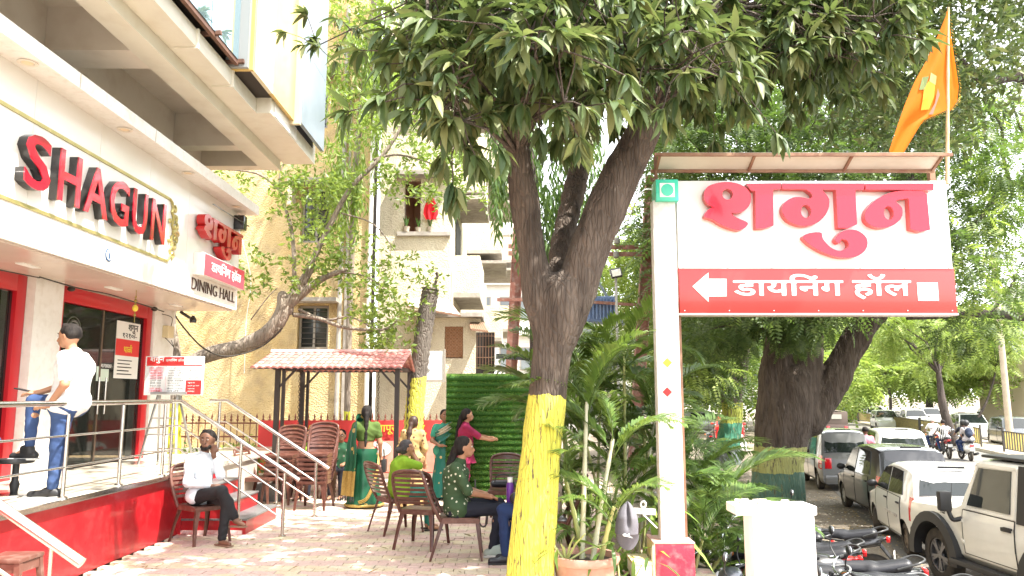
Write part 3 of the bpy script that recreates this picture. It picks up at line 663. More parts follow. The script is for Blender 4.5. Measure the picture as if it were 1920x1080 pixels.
# recessed bay and balcony block
xb0, xb1 = P(752, 500, 19).x, P(846, 500, 19).x
xb1 = -1.55
MB().b2((xr + .002, 19.4, ZR), (xb1, 19.6, 12.5)).build('wall', ypl2, ap) if False else None
zf = P(800, 437, 19).z; zt = P(800, 336, 19).z; zu = P(800, 560, 19).z
wall_with_holes(xr + .002, xb1, ZR, 12.5, 19.0, .22, [(xb0 + .05, xb1 - .75, zf, zt), (xb0 + .05, xb1 - .75, zf + 3, zt + 3)], 'bay_wall', ypl2, ap)
for k in (0, 3):
    MB().b2((xb0 - .1, 18.9, zf - .08 + k), (xb1 + .02, 18.998, zf + .02 + k)).build('balcony_ledge', greyc, ap)
    MB().b2((xb0 - .15, 18.6, zt + .02 + k), (xb1 + .1, 18.997, zt + .12 + k)).build('slab_edge', greyc, ap)
    m = MB(); m.b2((xb0 - .1, 21.5, zf - .3 + k), (xb1 - .2, 21.6, zt + .3 + k)); m.b2((xb0 - .12, 19.22, zf - .3 + k), (xb0 - .02, 21.5, zt + .3 + k)); m.b2((xb0, 19.22, zt + .18 + k), (xb1 - .3, 21.5, zt + .28 + k)); m.build('inner_wall', pinkw, ap)
    window(xb0 + .5, xb0 + 1.0, zf + .3 + k, zf + 1.0 + k, 21.42, ap)
fl_ = P(812, 437, 19)
MB().b2((xb0 + .55, 19.3, zf + .02), (xb0 + 1.1, 19.33, zf + .55)).build('window_frame', winf, ap)
cl = MB(); q = P(810, 375, 19.1)
cl.grid(lambda u, v: V((q.x + (v - .5) * (.10 + .26 * math.sin(min(u * 2.4, 1.57))) * (1 - .35 * max(0, u - .75) / .25), q.y + .03 * math.sin(v * 14) - .25, q.z - u * .56)), 12, 14)
tag(cl.build('hanging_cloth', mat('red_cloth', (.62, .01, .02), .8), smooth=179), 'red cloth hung on a line over the balcony ledge', 'cloth')
ln = MB(); ln.tube(spl([(xb0, 18.85, q.z + .02), (q.x, 18.85, q.z), (xb1, 18.85, q.z + .05)]), .008, 5); ln.cyl((q.x, 18.85, q.z), (q.x, 18.85, q.z + .5), .006, n=5); tag(ln.build('clothes_line', winf), 'wire clothes line across the balcony opening', 'clothes line')
def small_pot(p, s, lab, blades=9):
    t = thing('potted_plant', lab, 'potted plant', p, 'small pots on the balcony ledge')
    MB().lathe([(s * .5, 0), (s * .7, s * .9), (s * .75, s), (s * .6, s), (.001, s * .9)], p, 14).build('pot', mat('pale_pot', (.55, .48, .4), .7), t, smooth=50)
    m = MB()
    for i in range(blades):
        a = rnd.uniform(0, 6.3); h = s * rnd.uniform(1.5, 2.6); d = V((math.cos(a), math.sin(a), 0)); b = V(p) + V((0, 0, s * .9)); sd = V((-d.y, d.x, 0)) * s * .16
        m.add([b - sd, b + sd, b + d * s * .5 + V((0, 0, h * .7)) + sd * .7, b + d * s * .5 + V((0, 0, h * .7)) - sd * .7, b + d * s * .9 + V((0, 0, h))], [(0, 1, 2, 3), (3, 2, 4)])
    m.build('leaves', mat('pot_leaf', (.1, .2, .04), .5), t, kind='stuff')
small_pot((xb0 + .12, 18.95, zf + .02), .13, 'pale pot with upright blades at the left end of the ledge')
small_pot((xb0 + .42, 18.95, zf + .02), .11, 'small pale pot just left of the red cloth')
small_pot((xb0 + .72, 18.95, zf + .02), .12, 'small pale pot just right of the red cloth')
# receding side of the building with stacked balconies
MB().b2((xb1 - .25, 19.224, ZR), (xb1, 46, 12.5)).build('receding_wall', ypl2, ap)
def balc(y0, y1, z, x1, pat=0):
    m = MB(); x0 = xb1 + .002
    b = MB().b2((x0, y0, z - .12), (x1, y1, z)).build('balcony', greyc, ap)
    MB().b2((x0, y0, z), (x1, y0 + .1, z + 1.0)).build('balcony_front', ypl2, b)
    s = MB(); n = 7
    s.b2((x1 - .1, y0 + .1, z), (x1, y1, z + .25)); s.b2((x1 - .1, y0 + .1, z + .85), (x1, y1, z + 1.0))
    for i in range(n): yy = lerp(y0 + .1, y1 - .2, i / (n - 1)); s.b2((x1 - .098, yy, z + .25), (x1 - .002, yy + .22, z + .85))
    s.build('pierced_parapet', ypl2, b)
    MB().b2((x0, y0 + .05, z + 2.55), (x1 + .15, y1, z + 2.65)).build('balcony_roof', greyc, b)
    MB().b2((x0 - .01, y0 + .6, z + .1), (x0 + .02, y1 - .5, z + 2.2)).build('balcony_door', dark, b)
balc(20.2, 23.2, zf - 1.35, -.85); balc(20.6, 23.5, zf + 1.6, -.75); balc(26, 29.5, zf - 2.1, -.35); balc(26, 29.5, zf + .9, -.35); balc(26, 29.5, zf + 3.9, -.35); balc(33, 37, zf - 1.2, .1); balc(33, 37, zf + 1.8, .1); balc(33, 37, zf + 4.8, .1)
# ground floor room with a pierced screen, sloping awnings
jx0, jz1 = P(834, 612, 18.6).x, P(834, 612, 18.6).z; jx1, jz0 = P(868, 672, 18.6).x, P(868, 672, 18.6).z
wall_with_holes(P(792, 650, 18.6).x, P(892, 650, 18.6).x, ZR, P(840, 596, 18.6).z, 18.6, .15, [(jx0, jx1, jz0, jz1)], 'porch_wall', ypl2, ap)
jm = MB(); js = (jx1 - jx0) / 3
for i in range(3):
    for k in range(int((jz1 - jz0) / js + .5)):
        c = (jx0 + js * (i + .5), 18.66, jz1 - js * (k + .5)); m = MB()
        m.tube([(c[0] + js * .36 * math.cos(a * pi / 8), c[1], c[2] + js * .36 * math.sin(a * pi / 8)) for a in range(17)], .018, 4)
        for s1 in (1, -1): m.bar((c[0] - js * .5, c[1], c[2] - s1 * js * .5), (c[0] + js * .5, c[1], c[2] + s1 * js * .5), .03, .03)
        m.build('screen_block', mat('terracotta_block', (.42, .22, .12), .85), ap)
MB().b2((jx0 - .03, 18.72, jz0 - .05), (jx1 + .03, 18.74, jz1 + .03)).build('screen_back', mat('peach_inner', (.62, .42, .3), .9), ap)
MB().b2((P(792, 650, 18.6).x, 18.3, P(840, 596, 18.6).z), (P(905, 650, 18.6).x, 20.1, P(840, 596, 18.6).z + .1)).build('porch_slab', greyc, ap)
MB().b2((P(892, 650, 18.6).x - .02, 18.8, ZR), (P(892, 650, 18.6).x + .1, 20.1, P(840, 596, 18.6).z)).build('porch_side_wall', ypl2, ap)
gw = P(918, 650, 19.5)
m = MB(); 
for i in range(9): m.bar((-.98 + i * .07, 18.62, P(900, 690, 18.6).z), (-.98 + i * .07, 18.62, P(900, 625, 18.6).z), .012, .012)
for z in (690, 670, 650, 630): m.bar((-.98, 18.62, P(900, z, 18.6).z), (-.42, 18.62, P(900, z, 18.6).z), .02, .014)
m.build('window_grille', mat('grille_iron', (.25, .14, .09), .7), ap, kind='stuff')
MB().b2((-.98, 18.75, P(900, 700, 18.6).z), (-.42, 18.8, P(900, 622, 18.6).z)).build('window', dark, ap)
def awning(pts, lab, m_, stripes=0):
    a = thing('awning', lab, 'awning', pts[0]); A, B, C, D = [V(p) for p in pts]
    n = 14
    for i in range(n):
        q0, q1 = A.lerp(B, i / n), A.lerp(B, (i + .98) / n); r0, r1 = D.lerp(C, i / n), D.lerp(C, (i + .98) / n); u = V((0, 0, .02 + (.012 if i % 2 else 0)))
        MB().add([q0, q1, r1, r0, q0 + u, q1 + u, r1 + u, r0 + u], [(3, 2, 1, 0), (4, 5, 6, 7), (0, 1, 5, 4), (1, 2, 6, 5), (2, 3, 7, 6), (3, 0, 4, 7)]).build('awning_sheet', m_, a)
    f = MB(); f.bar(A, B, .04, .04); f.bar(D, C, .04, .04); f.bar(A, D, .04, .04); f.bar(B, C, .04, .04); f.build('awning_frame', mat('grille_iron', (.25, .14, .09), .7), a)
awning([P(765, 575, 17.2), P(862, 592, 17.2), P(838, 560, 18.9), P(762, 560, 18.9)], 'grey corrugated awning below the plastered balcony block', greyc)
awning([P(884, 618, 17.8), P(914, 622, 17.8), P(905, 606, 18.6), P(882, 606, 18.6)], 'small brown awning over the grilled window', mat('brown_sheet', (.2, .13, .08), .7))
# white board with lettering behind the cut trunk
bd = thing('name_board', 'white name board in a dark frame behind the cut palm trunk', 'sign board', P(820, 700, 16.9))
a, b = P(792, 712, 16.9), P(832, 658, 16.9)
MB().b2((a.x - .3, 16.9, a.z), (b.x, 16.93, b.z)).build('panel', mat('board_white', (.72, .74, .74), .5), bd)
m = MB(); m.b2((b.x, 16.88, a.z - .05), (b.x + .04, 16.95, b.z + .04)); m.b2((a.x - .3, 16.88, a.z - .05), (b.x, 16.95, a.z)); m.build('frame', winf, bd)
txt('GD', (P(791, 698, 16.88).x, 16.895, P(800, 698, 16.88).z), (1, 0, 0), (0, 0, 1), .17, .08, papb, parent=bd)

# ---------------------------------------------------------------- far white buildings
farw = mat('far_white_wall', (.74, .72, .68), .9, c2=(.66, .63, .58), sc=.3); farg = mat('far_window', (.18, .2, .21), .2)
def block(name, lab, x0, x1, y0, y1, h, nx, nz, side=1, wm=None, z0=ZR, sill=.9):
    t = thing('building', lab, 'building', ((x0 + x1) / 2, y0, z0)); wm = wm or farw
    MB().b2((x0, y0, z0), (x1, y1, z0 + h)).build('wall', wm, t); fh = h / nz
    MB().b2((x0 - .2, y0 - .2, z0 + h), (x1 + .2, y1 + .2, z0 + h + .5)).build('parapet', wm, t)
    for k in range(nz):
        MB().b2((x0 - .12, y0 - .5, z0 + fh * k + fh - .2), (x1 + .12, y0 - .004, z0 + fh * k + fh - .05)).build('floor_band', wm, t)
        for i in range(nx):
            cx = lerp(x0, x1, (i + .5) / nx); ww = (x1 - x0) / nx * .28
            f = MB().b2((cx - ww, y0 - .06, z0 + fh * k + sill), (cx + ww, y0 - .003, z0 + fh * k + sill + fh * .45)).build('window', winf, t)
            MB().b2((cx - ww + .08, y0 - .09, z0 + fh * k + sill + .08), (cx + ww - .08, y0 - .061, z0 + fh * k + sill + fh * .45 - .08)).build('pane', farg, f)
        if side:
            xx = x1 if side > 0 else x0
            for i in range(3):
                cy = lerp(y0, y1, (i + .5) / 3)
                f = MB().b2((xx - .003, cy - .8, z0 + fh * k + sill), (xx + .06 * side, cy + .8, z0 + fh * k + sill + fh * .45)).build('window', winf, t)
    return t
block('b', 'pale tall block seen in the gap left of the mango trunk', -2.5, 1.6, 52, 64, 24, 3, 7)
block('b', 'low cream house behind the transformer poles', 3.4, 10, 60, 70, 9, 4, 3)
block('b', 'long white building beyond the road at the far right', 50, 72, 62, 80, 13, 6, 4, side=-1)
block('b', 'white building with blue panels at the end of the street', 24, 44, 118, 130, 14, 7, 4, side=-1)
block('b', 'pale office block behind the median trees', 14, 28, 150, 160, 12, 6, 3, side=-1)
shop = thing('shop_front', 'cream shop with an orange awning behind the lamp post', 'shop', (34, 50, ZR))
MB().b2((33.5, 50, ZR), (44, 56, ZR + 5.5)).build('wall', mat('shop_cream', (.6, .5, .38), .9), shop)
MB().b2((33.3, 48.2, ZR + 3.4), (44, 50, ZR + 3.55)).build('awning', mat('orange_awning', (.6, .33, .12), .8), shop)
for i in range(3): MB().b2((34.2 + i * 3, 49.9, ZR + .1), (36.4 + i * 3, 49.99, ZR + 3)).build('shutter', winf, shop)
MB().b2((34, 49.85, ZR + 3.8), (43, 49.98, ZR + 4.9)).build('shop_board', mat('shop_board_maroon', (.25, .08, .07), .6), shop)

# ---------------------------------------------------------------- forecourt fence: red base wall with banner, iron pickets
YF = 16.4
fence = thing('iron_fence', 'brown iron fence of pointed pickets at the back of the forecourt', 'fence', (-3, YF, 0))
xa, xz = P(330, 850, YF).x, P(985, 850, YF).x
MB().b2((xa, YF, 0), (P(482, 850, YF).x, YF + .18, .62)).build('base_wall', mat('grey_white_wall', (.6, .57, .52), .85, c2=(.5, .46, .4), sc=3), fence)
MB().b2((P(482, 850, YF).x + .002, YF, 0), (xz, YF + .18, 1.12)).build('base_wall', mat('grey_white_wall', (.6, .57, .52), .85), fence)
iron = mat('brown_iron', (.16, .05, .03), .6)
zt_ = P(600, 775, YF).z
pk = MB(); pk.cyl((0, 0, -.55), (0, 0, 0), .011, n=6); pk.lathe([(.011, 0), (.03, .03), (.012, .07), (.022, .09), (.003, .17)], (0, 0, 0), 6); pkm = pk.mesh('picket', iron)
n = int((xz - xa) / .135)
for i in range(n):
    o = link('picket', pkm, fence); o.location = V((xa + i * .135, YF + .09, zt_ - .17)) - origin(fence)
for z in (zt_ - .22, zt_ - .5): MB().b2((xa, YF + .075, z), (xz, YF + .105, z + .03)).build('fence_rail', iron, fence)
# banner stretched in front of the wall
ban = thing('banner', 'red printed banner with yellow lettering stretched along the fence wall', 'banner', (-2, YF - .05, 0))
bx0, bx1 = P(482, 850, YF - .05).x, P(958, 850, YF - .05).x; bz1 = P(600, 788, YF - .05).z
redb = mat('banner_red', (.60, .05, .05), .5, c2=(.55, .04, .04), sc=1)
MB().grid(lambda u, v: V((lerp(bx0, bx1, u), YF - .05 + .012 * math.sin(u * 40 + v * 3), lerp(.12, bz1, v))), 60, 4).build('banner_sheet', redb, ban, smooth=179)
MB().grid(lambda u, v: V((lerp(bx0 + 2.3, bx1, u), YF - .075 + .012 * math.sin(u * 20 + v * 3), lerp(.14, bz1 - .42, v))), 30, 4).build('banner_lower_print', mat('banner_pale_red', (.62, .16, .13), .5, c2=(.66, .35, .28), sc=1.2), ban, smooth=179)
for t_, p0, p1 in (('म', 530, 538), ('पायनींग', 548, 598), ('की', 622, 638), ('यापूर', 706, 742), ('उ.', 783, 800)):
    a = P(p0, 815, YF - .1); b = P(p1, 797, YF - .1); txt(t_.replace('नीं', 'नीं'), (a.x, YF - .085, a.z), (1, 0, 0), (0, 0, 1), b.x - a.x, b.z - a.z, mat('banner_yellow', (.75, .45, .04), .5), parent=ban, depth=.008, off=.012, vox=.02)
for px, py, r in ((710, 842, .26), (655, 880, .2), (700, 842, .1)):
    q = P(px, py, YF - .09); MB().lathe([(r, 0), (r, .004), (0, .004)], (q.x, YF - .09 - .005 * (r < .2), q.z), 20, Matrix(((1, 0, 0), (0, 0, -1), (0, .6, 0))), cap=False).build('printed_plate', whitep if r > .15 else redb, ban)

# ---------------------------------------------------------------- tiled swing canopy
sw = thing('swing_canopy', 'garden swing shelter with red wavy tiled roof on dark posts', 'swing', (-3.0, 14.2, 0))
def tt(px, py, Y): return P(px, py, Y)
rl, rr = tt(512, 662, 14.3), tt(768, 664, 14.3); el, er = tt(470, 688, 13.2), tt(754, 692, 13.2)
zr_ = (rl.z + rr.z) / 2; ze = (el.z + er.z) / 2; x0, x1 = el.x, er.x
tmat = mat('red_roof_tile', (.46, .20, .17), .6, c2=(.36, .12, .11), sc=3, c3=(.6, .45, .4), sc3=9, w3=.3)
nr, nc = 5, 22; tw = (x1 - x0) / nc
for side in (1, -1):
    for r_ in range(nr):
        for c in range(nc):
            a = r_ / nr; b = (r_ + 1.12) / nr
            ya, yb = lerp(14.3, 14.3 - 1.1 * side, a), lerp(14.3, 14.3 - 1.1 * side, b); za, zb = lerp(zr_, ze, a), lerp(zr_, ze, b)
            m = MB(); X = x0 + c * tw; K = 6
            m.grid(lambda u, v: V((X + v * tw * .99, lerp(ya, yb, u) - (.014 * math.sin(v * pi)) * side * (u > .9), lerp(za, zb, u) + .022 * math.sin(v * pi) + .012 * u + .012)), 1, K)
            m.grid(lambda u, v: V((X + v * tw * .99, lerp(yb, yb, u) - (.014 * math.sin(v * pi)) * side, lerp(zb, zb - .03, u) + .022 * math.sin(v * pi) + .024)), 1, K)
            m.build('roof_tile', tmat, sw, smooth=60) if side > 0 else None
            if side < 0: pass
MB().grid(lambda u, v: V((lerp(x0, x1, u), lerp(14.3, 15.0, v), lerp(zr_, ze, v) + .02 * math.sin(u * nc * 2 * pi))), 88, 2).build('back_roof_slope', tmat, sw, smooth=60)
MB().grid(lambda u, v: V((lerp(x0 + .02, x1 - .02, u), lerp(13.22, 14.3, v), lerp(ze, zr_, v) - .015)), 4, 2).build('roof_lining', mat('lining_grey', (.5, .48, .46), .7), sw)
m = MB(); m.tube([(x0, 14.3, zr_ + .03), (x1, 14.3, zr_ + .03)], .05, 8); m.build('ridge_cap', mat('ridge_paint', (.6, .52, .48), .6, c2=(.5, .2, .18), sc=6), sw, smooth=60)
dk = mat('dark_steel_post', (.035, .025, .022), .45)
for y in (13.5, 15.1):
    for x in (x0 + .38, x1 - .12):
        p = MB().b2((x - .04, y - .04, 0), (x + .04, y + .04, ze + .02)).build('post', dk, sw)
        if x < x1 - .5: MB().b2((x + .08, y - .03, 0), (x + .13, y + .03, ze)).build('post', dk, sw)
        MB().bar((x, y, ze - .35), (x + (.32 if x < -2 else -.32), y, ze), .035, .035).build('brace', dk, sw)
    MB().b2((x0 + .3, y - .03, ze - .02), (x1 - .05, y + .03, ze + .05)).build('roof_beam', dk, sw)
for x in (x0 + .38, x1 - .12): MB().b2((x - .03, 13.5, ze - .02), (x + .03, 15.1, ze + .04)).build('roof_beam', dk, sw)
lk = MB().tube([(0.016 * math.cos(a * pi / 4), 0, .03 * math.sin(a * pi / 4)) for a in range(9)], .006, 4).mesh('chain_link', mat('chain_steel', (.12, .08, .06), .4, m=.7))
for px in (561, 709):
    X = P(px, 740, 14.3).x
    ch = MB().cyl((X, 14.3, ze), (X, 14.3, ze + .08), .01, n=6).build('chain', dk, sw)
    for i in range(36):
        o = link('chain_link', lk, ch); o.location = V((X, 14.3, ze - .02 - i * .047)) - origin(ch); o.rotation_euler = (0, .5 if i % 2 else -.4, (i % 2) * pi / 2 + .4)
MB().b2((P(561, 740, 14.3).x - .1, 14.05, .48), (P(709, 740, 14.3).x + .1, 14.6, .53)).build('swing_seat', mat('swing_seat_brown', (.12, .05, .03), .5), sw, bev=.01)

# ---------------------------------------------------------------- artificial grass wall
gx0, gx1 = P(836, 800, 13.1).x, P(1034, 800, 13.1).x; gz = P(900, 701, 13.1).z
gw_ = thing('grass_wall', 'tall screen covered in banded artificial grass behind the woman in maroon', 'screen', ((gx0 + gx1) / 2, 13.1, 0))
MB().b2((gx0 + .02, 13.14, 0.02), (gx1 - .02, 13.3, gz - .06)).build('backing', mat('turf_backing', (.02, .06, .015), .9), gw_)
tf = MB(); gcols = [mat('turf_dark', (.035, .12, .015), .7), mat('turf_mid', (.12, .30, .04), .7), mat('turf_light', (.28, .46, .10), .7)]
bands = 21
for i in range(46000):
    u = rnd.random(); v = rnd.random(); z = v * gz; x = lerp(gx0, gx1, u)
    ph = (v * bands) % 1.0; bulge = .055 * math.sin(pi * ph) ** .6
    ln_ = rnd.uniform(.02, .035); y = 13.14 - bulge
    if v > .985: y = rnd.uniform(13.1, 13.3)
    a = rnd.uniform(-.9, .9); up = rnd.uniform(-.5, 1.0)
    d = V((math.sin(a) * .7, -1, up)).normalized() * ln_; sd = V((1, 0, rnd.uniform(-.5, .5))) * .0035
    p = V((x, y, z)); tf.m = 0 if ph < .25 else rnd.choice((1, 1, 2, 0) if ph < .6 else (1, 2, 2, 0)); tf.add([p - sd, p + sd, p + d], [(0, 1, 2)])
for i in range(5000):
    x = rnd.uniform(gx0, gx1); y = rnd.uniform(13.08, 13.32); p = V((x, y, gz - .06 + .04 * math.cos((y - 13.2) * 9))); tf.m = rnd.choice((1, 2, 2)); a = rnd.uniform(0, 6.3)
    tf.add([p - V((.004, 0, 0)), p + V((.004, 0, 0)), p + V((math.cos(a) * .012, math.sin(a) * .012, .03))], [(0, 1, 2)])
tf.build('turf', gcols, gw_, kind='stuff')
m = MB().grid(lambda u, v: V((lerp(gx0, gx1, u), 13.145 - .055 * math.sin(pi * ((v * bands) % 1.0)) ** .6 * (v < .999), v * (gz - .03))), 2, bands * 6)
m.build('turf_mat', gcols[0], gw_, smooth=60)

# ---------------------------------------------------------------- transformer structure with two steel poles
tr_ = thing('transformer_frame', 'rusty steel twin pole transformer frame with crossbars behind the mango trunk', 'electricity pole', (1.6, 18.5, ZR))
rs = mat('red_oxide_steel', (.17, .06, .04), .7, c2=(.24, .12, .09), sc=2.5, c3=(.3, .24, .2), sc3=8)
def hbeam(a, b, w, name='pole'):
    a, b = V(a), V(b); m = MB(); m.bar(a, b, w, .02); 
    for s in (1, -1): o = V((w / 2 * s, 0, 0)); m.bar(a + o, b + o, .02, w * .7)
    m.build(name, rs, tr_)
Yt = 18.5
hbeam(P(945, 720, Yt).xyz * 1 + V((0, 0, -3)), P(985, 200, Yt), .26); hbeam(P(1183, 640, Yt) + V((0, 0, -3)), P(1222, 330, Yt), .26)
for p in ((953, 462), (953, 475)): MB().bar(P(p[0], p[1], Yt - .15), P(1218, p[1] + 2, Yt - .15), .06, .1).build('cross_bar', rs, tr_)
MB().bar(P(932, 562, Yt - .15), P(1010, 562, Yt - .15), .05, .08).build('cross_bar', rs, tr_)
MB().bar(P(930, 668, Yt - .2), P(1003, 672, Yt - .2), .06, .12).build('cross_bar', blackp, tr_)
MB().bar(P(1085, 565, Yt - .15), P(1200, 572, Yt - .15), .05, .07).build('cross_bar', rs, tr_)
MB().bar(P(1112, 512, Yt + .1), P(1170, 610, Yt + .1), .06, .06).build('brace', mat('grey_green_steel', (.2, .24, .26), .6), tr_)
q = P(1125, 582, Yt + .3)
tb_ = MB().box(q, (.72, .7, .62)).build('transformer_tank', mat('blue_tank', (.10, .17, .33), .5, c2=(.15, .2, .3), sc=4), tr_, bev=.03)
for i in range(8): MB().box((q.x - .3 + i * .085, q.y - .38, q.z), (.03, .1, .5)).build('cooling_fin', MATS['blue_tank'], tb_)
ins = mat('brown_insulator', (.10, .06, .045), .3)
for px, py in ((1157, 452), (1155, 478)): q = P(px, py, Yt - .25); MB().lathe([(.02, -.09), (.07, -.06), (.075, 0), (.07, .06), (.02, .09)], q, 12).build('insulator', mat('grey_insulator', (.24, .23, .2), .5), tr_, smooth=50)
q = P(1115, 553, Yt); MB().lathe([(.09, 0), (.05, .04), (.08, .06), (.05, .1), (.07, .13), (.03, .17), (.03, .25)], q, 12).build('insulator', ins, tr_, smooth=30)
fd = thing('floodlight', 'square floodlight on a thin pole right of the mango trunk', 'floodlight', P(1156, 600, 16.5)); q = P(1155, 512, 16.5)
MB().cyl((q.x + .02, 16.55, 0), (q.x, 16.55, q.z), .03, n=10).build('pole', mat('galvanised', (.35, .35, .33), .5), fd, smooth=60)
Mf = Matrix.Rotation(-.2, 3, 'Y') @ Matrix.Rotation(-.25, 3, 'X')
MB().box(q, (.25, .07, .21), M=Mf).build('lamp_head', blackp, fd, bev=.01); MB().box(q + V((0, -.045, 0)), (.19, .02, .15), M=Mf).build('lamp_glass', mat('lamp_glass', (.6, .58, .5), .3), fd)
wr = MB(); wr.tube(spl([P(1240, 345, 10), P(1228, 355, 12), P(1200, 365, 14), P(1168, 440, Yt - .2)]), .012, 5); tag(wr.build('overhead_wire', blackp), 'thin service wire from the sign to the insulator', 'wire')
wr = MB(); wr.tube(spl([P(1236, 340, Yt), P(1230, 500, Yt), P(1228, 700, Yt)]), .012, 5); tag(wr.build('stay_wire', mat('pale_wire', (.4, .45, .38), .6)), 'pale stay wire beside the right transformer pole', 'wire')
# ================================================================ TREES AND PLANTS
def fastmesh(name, vs, tris, material, smooth=False):
    me = bpy.data.meshes.new(name); n = len(tris)
    me.vertices.add(len(vs)); me.vertices.foreach_set('co', np.asarray(vs, np.float32).ravel())
    me.loops.add(n * 3); me.polygons.add(n)
    me.loops.foreach_set('vertex_index', np.asarray(tris, np.int32).ravel())
    me.polygons.foreach_set('loop_start', np.arange(0, n * 3, 3, dtype=np.int32))
    if smooth: me.polygons.foreach_set('use_smooth', np.ones(n, bool))
    me.update(calc_edges=True); me.materials.append(material); return me
rg = np.random.default_rng(5)
def frame(d, up):
    """rows: matrices taking local y to d, z near up"""
    d = d / np.linalg.norm(d, axis=1, keepdims=True); s = np.cross(d, up); s /= np.linalg.norm(s, axis=1, keepdims=True) + 1e-9; u = np.cross(s, d)
    return np.stack([s, d, u], 2)
def scatter(name, tv, tf, pos, Rm, sc, material, parent=None, smooth=False, **k):
    tv = np.asarray(tv, float); tf = np.asarray(tf, int); N = len(pos)
    v = np.einsum('nij,kj->nki', Rm, tv) * np.asarray(sc).reshape(-1, 1, 1) + np.asarray(pos)[:, None, :]
    f = tf[None] + (np.arange(N) * len(tv))[:, None, None]
    v = v.reshape(-1, 3)
    if parent is not None: v = v - np.array(origin(parent))
    return link(name, fastmesh(name, v, f.reshape(-1, 3), material, smooth), parent, **k)
def leaf_template(L=1., W=.25, n=4, fold=.25, droop=.3, wave=.0):
    vs = []; fs = []
    for i in range(n + 1):
        t = i / n; w = W / 2 * (math.sin(pi * min(1, t ** .8)) ** .85 if 0 < t < 1 else .02); y = L * t; z = -droop * L * t * t
        vs += [(-w, y, z + fold * w + wave * math.sin(t * 9)), (0, y, z), (w, y, z + fold * w - wave * math.sin(t * 9 + 1))]
    for i in range(n):
        a = i * 3
        for j in (0, 1): fs += [(a + j, a + j + 1, a + j + 4), (a + j, a + j + 4, a + j + 3)]
    return vs, fs
mango_leaf = leafmat('mango_leaf', [(.026, .05, .016), (.042, .075, .023), (.062, .10, .032), (.09, .135, .046), (.125, .165, .062), (.08, .10, .04), (.20, .21, .08), (.10, .13, .05)], .5, .25, (.22, .30, .07), .35)
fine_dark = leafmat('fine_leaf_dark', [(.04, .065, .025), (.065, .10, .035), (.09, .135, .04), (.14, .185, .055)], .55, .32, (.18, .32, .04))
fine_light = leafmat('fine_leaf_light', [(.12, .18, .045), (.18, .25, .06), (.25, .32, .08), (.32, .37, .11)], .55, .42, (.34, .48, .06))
oval_leaf = leafmat('oval_leaf_light', [(.07, .13, .025), (.12, .19, .035), (.18, .26, .05), (.28, .36, .09)], .42, .4, (.34, .46, .06), .5)
droop_leaf = leafmat('long_hanging_leaf', [(.04, .09, .02), (.07, .14, .03), (.11, .19, .04)], .4, .3, (.22, .36, .05), .5)
palm_leaf = leafmat('palm_leaf', [(.05, .10, .02), (.08, .15, .03), (.12, .20, .045), (.17, .24, .06)], .42, .3, (.26, .38, .05), .5)
